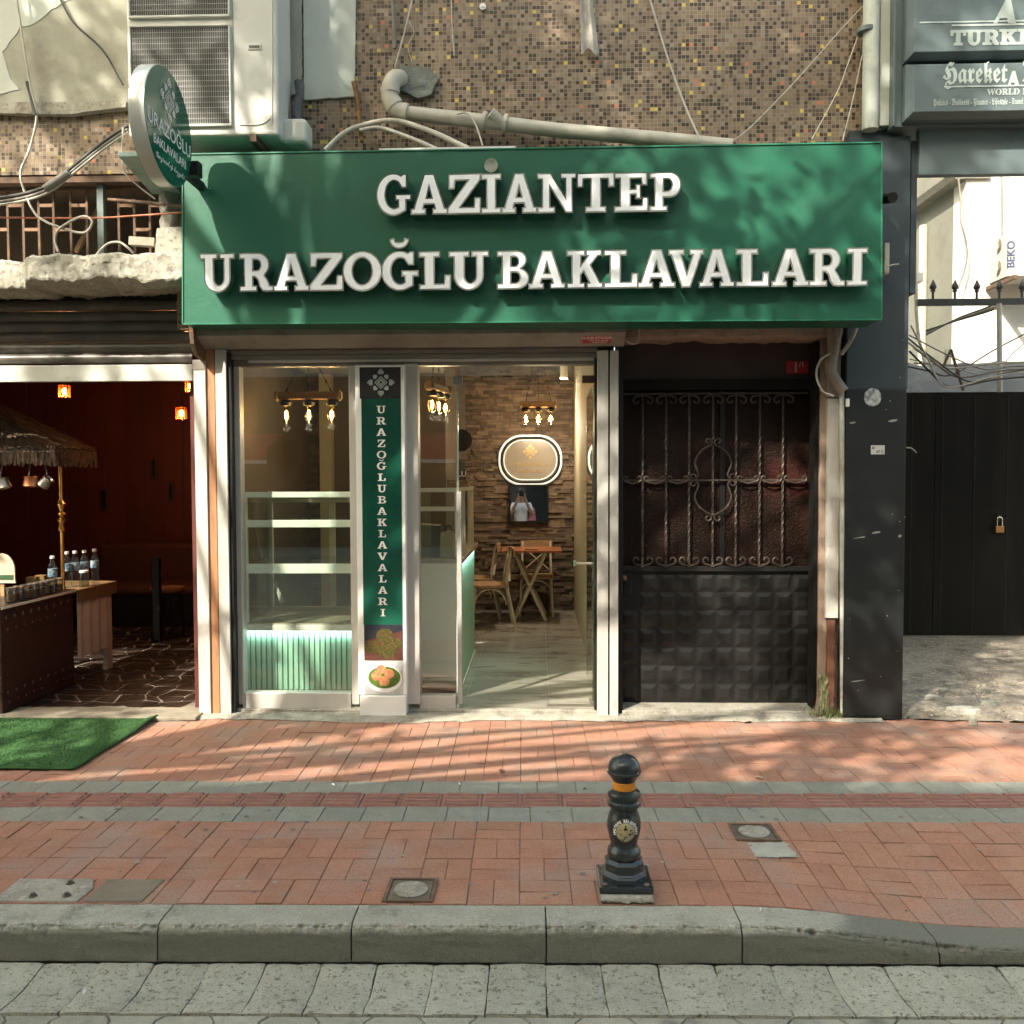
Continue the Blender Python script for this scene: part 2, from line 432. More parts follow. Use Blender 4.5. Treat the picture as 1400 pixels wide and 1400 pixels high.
# ------------------------------------------------------------------ mesh helpers
class MB:
    def __init__(s):
        s.v, s.f = [], []

    def add(s, vs, fs):
        o = len(s.v)
        s.v += [tuple(p) for p in vs]
        s.f += [tuple(i + o for i in f) for f in fs]
        return s

    def box(s, x0, x1, y0, y1, z0, z1):
        if x0 > x1: x0, x1 = x1, x0
        if y0 > y1: y0, y1 = y1, y0
        if z0 > z1: z0, z1 = z1, z0
        return s.add([(x0, y0, z0), (x1, y0, z0), (x1, y1, z0), (x0, y1, z0), (x0, y0, z1), (x1, y0, z1), (x1, y1, z1), (x0, y1, z1)],
                     [(0, 3, 2, 1), (4, 5, 6, 7), (0, 1, 5, 4), (1, 2, 6, 5), (2, 3, 7, 6), (3, 0, 4, 7)])

    def bar(s, p, q, w, h=None):
        """Square bar from p to q."""
        p, q = Vector(p), Vector(q)
        h = w if h is None else h
        d = (q - p).normalized()
        u = d.cross(Vector((0, 0, 1)))
        u = Vector((1, 0, 0)) if u.length < 1e-4 else u.normalized()
        n = u.cross(d).normalized()
        c = [u * (w / 2) * a + n * (h / 2) * b for a, b in ((-1, -1), (1, -1), (1, 1), (-1, 1))]
        return s.add([p + k for k in c] + [q + k for k in c], [(0, 1, 2, 3), (7, 6, 5, 4), (0, 4, 5, 1), (1, 5, 6, 2), (2, 6, 7, 3), (3, 7, 4, 0)])

    def tube(s, pts, r, n=8, caps=True):
        pts = [Vector(p) for p in pts]
        rs = r if isinstance(r, (list, tuple)) else [r] * len(pts)
        vs, fs = [], []
        ref = None
        for i, p in enumerate(pts):
            d = (pts[min(i + 1, len(pts) - 1)] - pts[max(i - 1, 0)])
            d = d.normalized() if d.length > 1e-9 else Vector((0, 0, 1))
            if ref is None:
                ref = d.cross(Vector((0.3, 0.2, 1)))
                if ref.length < 1e-3: ref = d.cross(Vector((1, 0, 0)))
            ref = (ref - d * ref.dot(d)).normalized()
            b = d.cross(ref)
            for k in range(n):
                a = 2 * PI * k / n
                vs.append(p + (ref * math.cos(a) + b * math.sin(a)) * rs[i])
        for i in range(len(pts) - 1):
            for k in range(n):
                a, b2 = i * n + k, i * n + (k + 1) % n
                fs.append((a, b2, b2 + n, a + n))
        if caps:
            fs.append(tuple(reversed(range(n))))
            fs.append(tuple(range((len(pts) - 1) * n, len(pts) * n)))
        return s.add(vs, fs)

    def lathe(s, prof, c, n=24, rot=0.0):
        vs, fs = [], []
        for r, z in prof:
            for k in range(n):
                a = 2 * PI * k / n + rot
                vs.append((c[0] + r * math.cos(a), c[1] + r * math.sin(a), c[2] + z))
        for i in range(len(prof) - 1):
            for k in range(n):
                a, b = i * n + k, i * n + (k + 1) % n
                fs.append((a, b, b + n, a + n))
        fs.append(tuple(reversed(range(n))))
        fs.append(tuple(range((len(prof) - 1) * n, len(prof) * n)))
        return s.add(vs, fs)

    def prism(s, poly, f0, f1):
        """poly of 2-D points, f0/f1 map (a, b) to the two 3-D faces."""
        n = len(poly)
        vs = [f0(*p) for p in poly] + [f1(*p) for p in poly]
        fs = [tuple(range(n)), tuple(reversed(range(n, 2 * n)))]
        fs += [(i, i + n, (i + 1) % n + n, (i + 1) % n) for i in range(n)]
        return s.add(vs, fs)

    def grid(s, nu, nv, fn):
        vs = [fn(i / nu, j / nv) for j in range(nv + 1) for i in range(nu + 1)]
        fs = [(j * (nu + 1) + i, j * (nu + 1) + i + 1, (j + 1) * (nu + 1) + i + 1, (j + 1) * (nu + 1) + i) for j in range(nv) for i in range(nu)]
        return s.add(vs, fs)

    def ball(s, c, r, n=12, m=8, sc=(1, 1, 1)):
        vs = [(c[0] + r * sc[0] * math.sin(PI * j / m) * math.cos(2 * PI * i / n), c[1] + r * sc[1] * math.sin(PI * j / m) * math.sin(2 * PI * i / n), c[2] + r * sc[2] * math.cos(PI * j / m)) for j in range(m + 1) for i in range(n)]
        fs = [(j * n + i, (j + 1) * n + i, (j + 1) * n + (i + 1) % n, j * n + (i + 1) % n) for j in range(m) for i in range(n)]
        return s.add(vs, fs)


OFF = {}


def mesh_of(name, mb, mat, off=Vector(), smooth_deg=None, fixn=True):
    me = bpy.data.meshes.new(name)
    me.from_pydata([(v[0] - off.x, v[1] - off.y, v[2] - off.z) for v in mb.v], [], mb.f)
    if fixn:
        bm = bmesh.new()
        bm.from_mesh(me)
        bmesh.ops.recalc_face_normals(bm, faces=bm.faces)
        bm.to_mesh(me)
        bm.free()
    me.materials.append(mat)
    if smooth_deg:
        me.polygons.foreach_set('use_smooth', [True] * len(me.polygons))
        me.set_sharp_from_angle(angle=math.radians(smooth_deg))
    return me


def props(o, label=None, cat=None, group=None, kind=None):
    if label: o['label'] = label
    if cat: o['category'] = cat
    if group: o['group'] = group
    if kind: o['kind'] = kind


def thing(name, label, cat, loc, group=None):
    o = bpy.data.objects.new(name, None)
    o.empty_display_size = 0.1
    C.objects.link(o)
    o.location = loc
    OFF[o.name] = Vector(loc)
    props(o, label, cat, group)
    return o


def build(name, mb, mat, parent=None, smooth_deg=None, bevel=0, seg=2, label=None, cat=None, group=None, kind=None, fixn=True):
    off = OFF[parent.name] if parent else Vector()
    me = mesh_of(name, mb, mat, off, smooth_deg, fixn)
    o = bpy.data.objects.new(name, me)
    C.objects.link(o)
    if parent: o.parent = parent
    OFF[o.name] = off
    if bevel:
        b = o.modifiers.new('bevel', 'BEVEL')
        b.width = bevel
        b.segments = seg
        b.limit_method = 'ANGLE'
        b.angle_limit = math.radians(35)
        b.harden_normals = False
    props(o, label, cat, group, kind)
    return o


def put(name, me, loc, parent, rot=None, scale=None):
    """Another object with shared mesh data, at a world location, under parent."""
    o = bpy.data.objects.new(name, me)
    C.objects.link(o)
    o.parent = parent
    o.location = Vector(loc) - OFF[parent.name]
    if rot: o.rotation_euler = rot
    if scale: o.scale = scale
    OFF[o.name] = OFF[parent.name]
    return o


def B(*a):
    return MB().box(*a)


def curve_pts(ctrl, n=8):
    """Catmull-Rom through control points."""
    P = [Vector(p) for p in ctrl]
    P = [P[0] * 2 - P[1]] + P + [P[-1] * 2 - P[-2]]
    out = []
    for i in range(1, len(P) - 2):
        for k in range(n):
            t = k / n
            a, b, c, d = P[i - 1], P[i], P[i + 1], P[i + 2]
            out.append(0.5 * ((2 * b) + (c - a) * t + (2 * a - 5 * b + 4 * c - d) * t * t + (3 * b - a - 3 * c + d) * t ** 3))
    out.append(P[-2])
    return out


def cable(name, ctrl, r, mat, label, parent=None, n=8, cat='cable', sides=6):
    return build(name, MB().tube(curve_pts(ctrl, n), r, sides), mat, parent, smooth_deg=60, label=None if parent else label, cat=None if parent else cat)


# ------------------------------------------------------------------ lettering
def arc(cx, cy, rx, ry, a0, a1, n=14):
    return [(cx + rx * math.cos(math.radians(a0 + (a1 - a0) * i / n)), cy + ry * math.sin(math.radians(a0 + (a1 - a0) * i / n))) for i in range(n + 1)]


G_ = {}
ST = [(0, 1), (0, .86), (.14, .86), (.14, .14), (0, .14)]
G_['I'] = (.52, [[(0, 0), (.52, 0), (.52, .14), (.38, .14), (.38, .86), (.52, .86), (.52, 1)] + ST])
G_['L'] = (.8, [[(0, 0), (.8, 0), (.8, .38), (.66, .38), (.64, .15), (.39, .15), (.39, .86), (.53, .86), (.53, 1)] + ST])
G_['T'] = (.88, [[(.2, 0), (.68, 0), (.68, .14), (.56, .14), (.56, .85), (.73, .85), (.74, .64), (.88, .64), (.88, 1), (0, 1), (0, .64), (.14, .64), (.15, .85), (.32, .85), (.32, .14), (.2, .14)]])
G_['E'] = (.82, [[(0, 0), (.82, 0), (.82, .36), (.69, .36), (.67, .15), (.39, .15), (.39, .44), (.52, .44), (.52, .33), (.64, .33), (.64, .70), (.52, .70), (.52, .58), (.39, .58), (.39, .85), (.65, .85), (.67, .67), (.8, .67), (.8, 1)] + ST])
G_['Z'] = (.8, [[(0, 0), (.8, 0), (.8, .4), (.66, .4), (.64, .16), (.30, .16), (.8, .86), (.8, 1), (.03, 1), (.03, .63), (.16, .63), (.19, .84), (.5, .84), (0, .14)]])
G_['N'] = (1.0, [[(0, 0), (.44, 0), (.44, .14), (.32, .14), (.32, .66), (.73, 0), (.9, 0), (.9, .86), (1, .86), (1, 1), (.6, 1), (.6, .86), (.72, .86), (.72, .38), (.34, 1), (0, 1), (0, .86), (.12, .86), (.12, .14), (0, .14)]])
G_['A'] = (1.0, [[(0, 0), (.4, 0), (.4, .14), (.33, .14), (.36, .25), (.63, .25), (.66, .14), (.59, .14), (.59, 0), (1, 0), (1, .14), (.92, .14), (.63, 1), (.37, 1), (.08, .14), (0, .14)],
               [(.42, .40), (.495, .68), (.575, .40)]])
G_['V'] = (1.0, [[(0, 1), (0, .86), (.07, .86), (.38, 0), (.62, 0), (.93, .86), (1, .86), (1, 1), (.6, 1), (.6, .86), (.69, .86), (.52, .36), (.36, .86), (.44, .86), (.44, 1)]])
G_['K'] = (1.0, [[(0, 0), (.5, 0), (.5, .14), (.39, .14), (.39, .36), (.47, .45), (.63, .14), (.56, .14), (.56, 0), (1, 0), (1, .14), (.92, .14), (.66, .61), (.86, .86), (.96, .86), (.96, 1), (.54, 1), (.54, .86), (.6, .86), (.39, .6), (.39, .86), (.5, .86), (.5, 1)] + ST])
G_['U'] = (.94, [[(0, 1), (0, .86), (.12, .86)] + arc(.47, .36, .35, .38, 180, 360) + [(.82, .86), (.94, .86), (.94, 1), (.54, 1), (.54, .86), (.65, .86)] + arc(.51, .36, .14, .2, 0, -180) + [(.37, .86), (.48, .86), (.48, 1)]])
G_['O'] = (.98, [arc(.49, .5, .49, .52, 0, 354, 40), arc(.49, .5, .25, .36, 354, 0, 40)])
G_['G'] = (.98, [arc(.48, .5, .48, .52, 62, 300, 30) + [(.84, .1), (.84, .36), (.98, .36), (.98, .5), (.54, .5), (.54, .36), (.62, .36)] + arc(.5, .5, .25, .35, 300, 62, 26) + [(.72, .66), (.86, .66), (.86, 1), (.76, 1)]])
G_['P'] = (.88, [[(0, 0), (.5, 0), (.5, .14), (.39, .14), (.39, .36)] + arc(.56, .68, .32, .32, -90, 90) + ST, [(.39, .84)] + arc(.5, .68, .13, .16, 90, -90) + [(.39, .52)]])
G_['R'] = (1.0, [[(0, 0), (.5, 0), (.5, .14), (.39, .14), (.39, .38), (.46, .38), (.54, .3), (.59, .12), (.68, .01), (.82, -.01), (1, 0), (1, .13), (.89, .14), (.82, .28), (.73, .41)] + arc(.56, .7, .31, .3, -50, 90) + ST,
               [(.39, .84)] + arc(.5, .69, .13, .15, 90, -90) + [(.39, .54)]])
G_['B'] = (.9, [[(0, 0)] + arc(.56, .275, .34, .275, -90, 70) + arc(.54, .76, .29, .24, -52, 90) + ST, [(.39, .85)] + arc(.5, .72, .11, .13, 90, -90) + [(.39, .59)], [(.39, .44)] + arc(.52, .295, .13, .145, 90, -90) + [(.39, .15)]])
BREVE = [arc(.48, 1.33, .25, .24, 180, 360, 16) + [(.62, 1.36), (.60, 1.27), (.48, 1.24), (.36, 1.27), (.34, 1.36)]]
DOT = [arc(.26, 1.22, .17, .17, 0, 350, 24)]
GLY_SC = 0.96


def outline_mesh(loops, offset, depth, name='tmp'):
    """Filled, extruded mesh from 2-D loops (outer counter-clockwise, holes clockwise)."""
    cu = bpy.data.curves.new(name, 'CURVE')
    cu.dimensions = '2D'
    cu.fill_mode = 'BOTH'
    for lp in loops:
        sp = cu.splines.new('POLY')
        sp.points.add(len(lp) - 1)
        for q, p in zip(sp.points, lp):
            q.co = (p[0], p[1], 0, 1)
        sp.use_cyclic_u = True
    cu.offset = offset
    cu.extrude = depth / 2
    ob = bpy.data.objects.new(name, cu)
    me = bpy.data.meshes.new_from_object(ob)
    bpy.data.objects.remove(ob)
    bpy.data.curves.remove(cu)
    return me


def text_mesh(body, size, depth=0.0015, align='CENTER', style=None, bold=0.0):
    base = {'serif': (0x1D400, 0x1D41A), 'fraktur': (0x1D56C, 0x1D586), 'script': (0x1D4D0, 0x1D4EA)}.get(style)
    if base:
        body = ''.join(chr(base[0] + ord(c) - 65) if 'A' <= c <= 'Z' else chr(base[1] + ord(c) - 97) if 'a' <= c <= 'z' else c for c in body)
    cu = bpy.data.curves.new('tmp', 'FONT')
    cu.body = body
    cu.size = size
    cu.align_x = align
    cu.extrude = depth / 2
    cu.offset = bold
    cu.resolution_u = 3
    ob = bpy.data.objects.new('tmp', cu)
    me = bpy.data.meshes.new_from_object(ob)
    bpy.data.objects.remove(ob)
    bpy.data.curves.remove(cu)
    return me


def place_mesh(name, me, mat, parent, mtx, label=None):
    me.materials.clear()
    me.materials.append(mat)
    o = bpy.data.objects.new(name, me)
    C.objects.link(o)
    o.parent = parent
    m = mtx.copy()
    m.translation = m.translation - OFF[parent.name]
    o.matrix_local = m
    OFF[o.name] = OFF[parent.name]
    if label: o['label'] = label
    return o


FRONT = Matrix(((1, 0, 0, 0), (0, 0, -1, 0), (0, 1, 0, 0), (0, 0, 0, 1)))      # text plane facing the street (-y)
RIGHT = Matrix(((0, 0, 1, 0), (1, 0, 0, 0), (0, 1, 0, 0), (0, 0, 0, 1)))       # text plane facing +x


def text(name, body, size, loc, mat, parent, basis=FRONT, style=None, align='CENTER', bold=0.0, sx=1.0):
    me = text_mesh(body, size, style=style, align=align, bold=bold)
    return place_mesh(name, me, mat, parent, Matrix.Translation(loc) @ basis @ Matrix.Diagonal((sx, 1, 1, 1)))


def strokes_2d(lines, w):
    """Flat ribbons (as quads) for polylines in 2-D; each stroke with round-ish mitred ends."""
    mb = MB()
    for k, ln in enumerate(lines):
        pts = [Vector((p[0], p[1], 0)) for p in ln]
        L_, R_ = [], []
        for i, p in enumerate(pts):
            closed = (pts[0] - pts[-1]).length < 1e-6
            a = pts[i - 1] if i else (pts[-2] if closed else p)
            b = pts[i + 1] if i < len(pts) - 1 else (pts[1] if closed else p)
            d = (b - a).normalized()
            n = Vector((-d.y, d.x, 0)) * w / 2
            L_.append(p + n)
            R_.append(p - n)
        z = 0.00012 * k
        for i in range(len(pts) - 1):
            mb.add([(q.x, q.y, z) for q in (R_[i], R_[i + 1], L_[i + 1], L_[i])], [(0, 1, 2, 3)])
    return mb


def ornament_lines(s):
    """The rosette above the shop's name: nested diamonds ringed by eight heart loops."""
    out = []
    for r in (.46, .30, .17):
        out.append([(0, r * s), (r * s, 0), (0, -r * s), (-r * s, 0), (0, r * s)])
    for k in range(8):
        a = PI / 4 * k
        R = (.78 if k % 2 == 0 else .60) * s
        q = (.25 if k % 2 == 0 else .19) * s
        cx, cy = R * math.sin(a), R * math.cos(a)
        ca, sa = math.cos(-a), math.sin(-a)
        ht = [(0, 1.0), (.45, .5), (.8, .1), (.7, -.4), (.3, -.5), (0, -.15), (-.3, -.5), (-.7, -.4), (-.8, .1), (-.45, .5), (0, 1.0)]
        out.append([(cx + (x * ca - y * sa) * q, cy + (x * sa + y * ca) * q) for x, y in ht])
        out.append([(cx + (x * ca - y * sa) * q * .45, cy + (x * sa + y * ca) * q * .45) for x, y in ht])
    return out


# ================================================================== THE SETTING
DEL = 0.016                                              # the street runs a touch askew to the shop front


def GP(u, v, z=0.0):
    return Vector((u * math.cos(DEL) - (v - 4.4) * math.sin(DEL), 4.4 + u * math.sin(DEL) + (v - 4.4) * math.cos(DEL), z))


def H(u, v):
    """Height of the pavement: a dropped kerb on the right."""
    return -0.082 * smooth(0.72, 1.75, u) * (1 - smooth(3.35, 4.15, v))


KF, KB = 3.14, 3.30                                      # kerb front and back
build('ground', MB().box(-300, 300, -300, 300, -0.5, -0.25), concrete, kind='structure')

# road: joint bed, then interlocking pavers
road = build('road', MB().prism([(-40, -8), (40, -8), (40, 2.86), (-40, 2.86)], lambda u, v: GP(u, v, -0.25), lambda u, v: GP(u, v, -0.158)), road_gap, kind='structure')
pw, ph = 0.205, 0.125
pshape = [(-.070, -.062), (-.045, -.035), (-.045, .035), (-.070, .062), (.070, .062), (.045, .035), (.045, -.035), (.070, -.062)]
# bone-shaped block, its neighbours half a module over
blk = [(-.094, -.058), (.094, -.058), (.072, -.03), (.072, .03), (.094, .058), (-.094, .058), (-.072, .03), (-.072, -.03)]
blk2 = [(-.072, -.058), (.072, -.058), (.096, -.03), (.096, .03), (.072, .058), (-.072, .058), (-.096, .03), (-.096, -.03)]
pm = []
for q in (blk, blk2):
    mb = MB()
    c = [(x * .965, y * .94) for x, y in q]
    n = len(q)
    mb.add([(x, y, -.02) for x, y in q] + [(x, y, -.004) for x, y in q] + [(x, y, 0) for x, y in c],
           [tuple(range(2 * n, 3 * n))] + [(i, (i + 1) % n, (i + 1) % n + n, i + n) for i in range(n)] + [(i + n, (i + 1) % n + n, (i + 1) % n + 2 * n, i + 2 * n) for i in range(n)])
    pm.append(mesh_of('road_paver', mb, road_m))
far_road = MB()
for j in range(10):
    for i in range(-16, 17):
        u = i * 0.172 + 0.02
        v = 2.765 - j * 0.121
        me = pm[(i + j) % 2]
        z = -0.1405 + rnd.uniform(-.0015, .0015)
        if j < 3 and -12 <= i <= 11:
            put('road_paver', me, GP(u, v, z), road, (rnd.uniform(-.006, .006), rnd.uniform(-.006, .006), DEL))
        else:
            p = GP(u, v, z)
            far_road.add([(p.x + q.co.x, p.y + q.co.y, p.z + q.co.z) for q in me.vertices], [tuple(f.vertices) for f in me.polygons])
build('far_road_pavers', far_road, road_m, road, kind='stuff')
far = MB()
far.prism([(-40, -8), (40, -8), (40, 1.62), (-40, 1.62)], lambda u, v: GP(u, v, -0.155), lambda u, v: GP(u, v, -0.142))
build('road_surface', far, road_m, road)

# gutter of concave stones along the kerb
gut = build('gutter', MB().prism([(-40, 2.84), (40, 2.84), (40, KF + .02), (-40, KF + .02)], lambda u, v: GP(u, v, -0.25), lambda u, v: GP(u, v, -0.165)), road_gap, kind='structure')
for i in range(-16, 15):
    u0, w = i * 0.2035 + 0.005, 0.2035 - rnd.uniform(.002, .0045)
    sk = rnd.uniform(-.006, .006)
    dz = rnd.uniform(-.002, .002)

    def gfn(a, b, u0=u0, w=w, sk=sk, dz=dz, i=i):
        e = .004 * (abs(2 * a - 1) ** 8) + .004 * (abs(2 * b - 1) ** 10)
        u = u0 + a * w + sk * (b - .5) + .004 * n3(b * 6, i * 3.1 + (1 if a > .5 else 0)) * (abs(2 * a - 1) ** 4)
        v = 2.838 + b * (KF - .012 - 2.838)
        z = -.136 - .017 * math.sin(PI * min(1, b * 1.02)) + .004 * b - e + dz + .0025 * n3(u * 14, v * 14) + .0015 * n3(u * 50, v * 50)
        return GP(u, v, z)
    mb = MB().grid(20, 20, gfn)
    # skirts
    for ed in ((0, 0, 0, 1), (1, 0, 1, 1), (0, 0, 1, 0)):
        for q in range(10):
            f0, f1 = q / 10, (q + 1) / 10
            a = gfn(ed[0] + (ed[2] - ed[0]) * f0, ed[1] + (ed[3] - ed[1]) * f0)
            b = gfn(ed[0] + (ed[2] - ed[0]) * f1, ed[1] + (ed[3] - ed[1]) * f1)
            mb.add([a, b, (b.x, b.y, -.19), (a.x, a.y, -.19)], [(0, 1, 2, 3)])
    build('gutter_stone', mb, gutter_m, gut, smooth_deg=60)

# kerb stones, worn along the front edge, dropping to the alley on the right
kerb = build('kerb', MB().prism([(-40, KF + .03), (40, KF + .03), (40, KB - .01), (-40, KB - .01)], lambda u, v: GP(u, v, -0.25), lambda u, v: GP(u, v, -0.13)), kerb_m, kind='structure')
joints = [-1.417 + 0.7125 * k for k in range(-4, 8)]
for k in range(len(joints) - 1):
    ua, ub = joints[k] + .0028, joints[k + 1] - .0028

    def kfn(a, b, ua=ua, ub=ub, k=k):
        prof = [(KB - .004, -.012), (KB - .006, 0), (KB - .08, .001), (KF + .022, 0), (KF + .008, -.002), (KF + .002, -.009), (KF + .001, -.03), (KF + .0, -.07), (KF - .002, -.135)]
        q = b * (len(prof) - 1)
        i = min(int(q), len(prof) - 2)
        f = q - i
        v = prof[i][0] * (1 - f) + prof[i + 1][0] * f
        z = prof[i][1] * (1 - f) + prof[i + 1][1] * f
        u = ua + a * (ub - ua)
        drop = H(u, 3.2)
        if z > -.1: z = max(z + drop, -.13 + .004)
        wear = math.exp(-((q - 4.5) / 1.0) ** 2)
        wz = .25 + 2.4 * max(0, n3(u * 8, k * 7.0) - .12) + 2.2 * max(0, n3(u * 22, k * 3.0, 2) - .1) + 1.6 * max(0, n3(u * 55, q * .5, 3.3) - .1) + .4 * n3(u * 110, q, 4)
        endw = smooth(.93, 1.0, abs(2 * a - 1)) * .006
        if 0.7 < u < 1.5: wz += .55
        v += wear * (.011 * max(0, wz) + endw) + .0022 * n3(u * 30, b * 20, 5) + .0012 * n3(u * 90, b * 60, 2)
        z -= wear * (.009 * max(0, wz) + endw) + .0012 * n3(u * 40, b * 30, 9)
        if q > 5.5: v += .004 * n3(u * 8, b * 16, 4)
        return GP(u, v, z)
    mb = MB().grid(150, 32, kfn)
    for a in (0, 1):
        ring = [kfn(a, j / 32) for j in range(33)]
        p = GP(ua if a == 0 else ub, KB, -.135)
        mb.add(ring + [p], [tuple(range(34))])
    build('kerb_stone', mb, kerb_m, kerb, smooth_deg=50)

# pavement: sand bed, clay pavers, grey strips, tactile strip
pave_bed = MB()
pave_bed.grid(400, 60, lambda a, b: GP(-12 + 24 * a, KB - .01 + (5.98 - KB) * b, H(-12 + 24 * a, KB - .01 + (5.98 - KB) * b) - .0048))
pavement = build('pavement', pave_bed, sand, kind='structure')


def paver_mesh(name, w, d, mat, ridges=0):
    mb = MB()
    b = .0018
    hw, hd = w / 2, d / 2
    mb.add([(-hw, -hd, -.03), (hw, -hd, -.03), (hw, hd, -.03), (-hw, hd, -.03), (-hw, -hd, -b), (hw, -hd, -b), (hw, hd, -b), (-hw, hd, -b),
            (-hw + b, -hd + b, 0), (hw - b, -hd + b, 0), (hw - b, hd - b, 0), (-hw + b, hd - b, 0)],
           [(0, 1, 5, 4), (1, 2, 6, 5), (2, 3, 7, 6), (3, 0, 4, 7), (4, 5, 9, 8), (5, 6, 10, 9), (6, 7, 11, 10), (7, 4, 8, 11), (8, 9, 10, 11)])
    for k in range(ridges):
        y = (k - (ridges - 1) / 2) * d / ridges * .96
        hx, r, h = hw - .016, .0155, .010
        mb.add([(-hx, y - r, 0), (hx, y - r, 0), (hx, y + r, 0), (-hx, y + r, 0), (-hx + .006, y - r + .005, h), (hx - .006, y - r + .005, h), (hx - .006, y + r - .005, h), (-hx + .006, y + r - .005, h)],
               [(0, 1, 5, 4), (1, 2, 6, 5), (2, 3, 7, 6), (3, 0, 4, 7), (4, 5, 6, 7)])
    return mesh_of(name, mb, mat)


PW = 0.2035
brick_me = paver_mesh('brick', PW - .0028, PW / 2 - .0028, brick_m)
grey_me = paver_mesh('grey_paver', PW - .004, .187, grey_pv)
tact_me = paver_mesh('tactile_paver', PW * 1.0 - .004, .189, tact_m, 4)
slots = []
HOLES = []


def in_hole(u, v):
    return any(a[0] < u < a[1] and b[0] < v < b[1] for a, b in HOLES)


for zone, v0, rows, ph_ in (('low', KB + .004, 4, 0), ('up', 4.672, 6, 1)):
    for j in range(rows):
        for i in range(-60, 61):
            u, v = i * PW + .012, v0 + (j + .5) * PW
            vert = (i + j + ph_) % 2
            for s in (-1, 1):
                slots.append((u + s * PW / 4, v, PI / 2) if vert else (u, v + s * PW / 4, 0.0))
near = []
stuffed = MB()


def put_paver(name, me, u, v, rot, parent, mb=None):
    z = H(u, v) + rnd.uniform(-.002, .002)
    gu = (H(u + .05, v) - H(u - .05, v)) / .1
    gv = (H(u, v + .05) - H(u, v - .05)) / .1
    R = Matrix.Translation(GP(u, v, z)) @ Matrix.Rotation(DEL, 4, 'Z') @ Matrix.Rotation(gv + rnd.gauss(0, .009), 4, 'X') @ Matrix.Rotation(-gu + rnd.gauss(0, .009), 4, 'Y') @ Matrix.Rotation(rot + rnd.uniform(-.008, .008), 4, 'Z')
    if mb is not None:
        mb.add([R @ q.co for q in me.vertices], [tuple(f.vertices) for f in me.polygons])
        return
    o = bpy.data.objects.new(name, me)
    C.objects.link(o)
    o.parent = parent
    o.matrix_local = R


def in_view(u, v):
    return abs(u - .04) < v * .59 + .02


ranked = sorted((s for s in slots if in_view(s[0], s[1]) and not in_hole(s[0], s[1])), key=lambda s: s[1])
chosen = set(ranked[:298])
for s in slots:
    if in_hole(s[0], s[1]): continue
    if s in chosen: put_paver('brick', brick_me, *s, pavement)
    else: put_paver('brick', brick_me, *s, None, stuffed)
build('far_bricks', stuffed, brick_m, pavement, kind='stuff')
sg, st_ = MB(), MB()
for j, (v, me, nm) in enumerate(((4.205, grey_me, 'grey_paver'), (4.396, tact_me, 'tactile_paver'), (4.577, grey_me, 'grey_paver'))):
    for i in range(-58, 59):
        u = i * PW + (.06, .02, .1)[j]
        if in_view(u, v + .15): put_paver(nm, me, u, v, 0, pavement)
        else: put_paver(nm, me, u, v, 0, None, st_ if j == 1 else sg)
build('far_grey_pavers', sg, grey_pv, pavement, kind='stuff')
build('far_tactile_pavers', st_, tact_m, pavement, kind='stuff')

gum = MB()
for _ in range(120):
    v = rnd.choice((rnd.uniform(KB + .02, 4.1), rnd.uniform(4.68, 5.8), rnd.uniform(4.12, 4.28)))
    u = rnd.uniform(-.6, .6) * v
    r_ = rnd.uniform(.004, .013)
    zz_ = H(u, v) + .0045
    gum.add([GP(u + r_ * (1 + .3 * n3(k * 2.2, u * 40)) * math.cos(k * PI / 5), v + r_ * (1 + .3 * n3(k * 1.7, v * 40)) * math.sin(k * PI / 5), zz_) for k in range(10)], [tuple(range(10))])
build('gum_spots', gum, M('old gum', (.12, .1, .082), (.3, .27, .23), rough=.9, rv=.4, scale=9), pavement, kind='stuff', fixn=False)

# concrete apron along the shop fronts, ragged towards the bricks
apron = MB()


def apfn(a, b):
    x = -7 + 9.3 * a
    front = 5.85 + .035 * n3(x * 3.1, 4) + .03 * n3(x * 9, 7) + .11 * smooth(-1.85, -1.3, x) * (1 - smooth(-.9, -.3, x)) * -.6
    if x < -2.35: front = 5.80 + .01 * n3(x * 3)
    y = front + (6.07 - front) * b
    return (x, y, .004 + .016 * smooth(0, .25, b) + .004 * n3(x * 8, y * 20))


apron.grid(160, 8, apfn)
build('apron', apron, concrete, kind='structure', smooth_deg=60)

# alley floor: cracked concrete sheets
alley = MB()


def alfn(a, b):
    x = 2.1 + 7 * a
    front = 5.92 - .07 * smooth(2.4, 3.1, x) * (1 - smooth(3.3, 3.9, x)) + .03 * n3(x * 5, 2) + .02 * n3(x * 14, 5)
    y = front + (9.2 - front) * b
    crack = .035 * math.exp(-((y - 6.03 - .12 * math.sin(x * 2.2) - .1 * n3(x * 5, 9)) / .016) ** 2)
    crack += .03 * math.exp(-((x - 3.15 - .25 * (y - 6) - .12 * n3(y * 4, 3)) / .018) ** 2) * (1 - smooth(7.2, 7.6, y))
    crack += .03 * math.exp(-((y - 6.75 - .1 * n3(x * 3, 6) - .12 * (x - 3)) / .018) ** 2) * smooth(3.0, 3.2, x)
    crack -= .012 * max(0, n3(x * 3.3, y * 3.3, 7)) + .006 * max(0, n3(x * 15, y * 15, 4))
    return (x, y, .010 + .014 * n3(x * 1.7, y * 1.7) + .006 * n3(x * 7, y * 7) + .02 * smooth(0, .06, b) - crack)


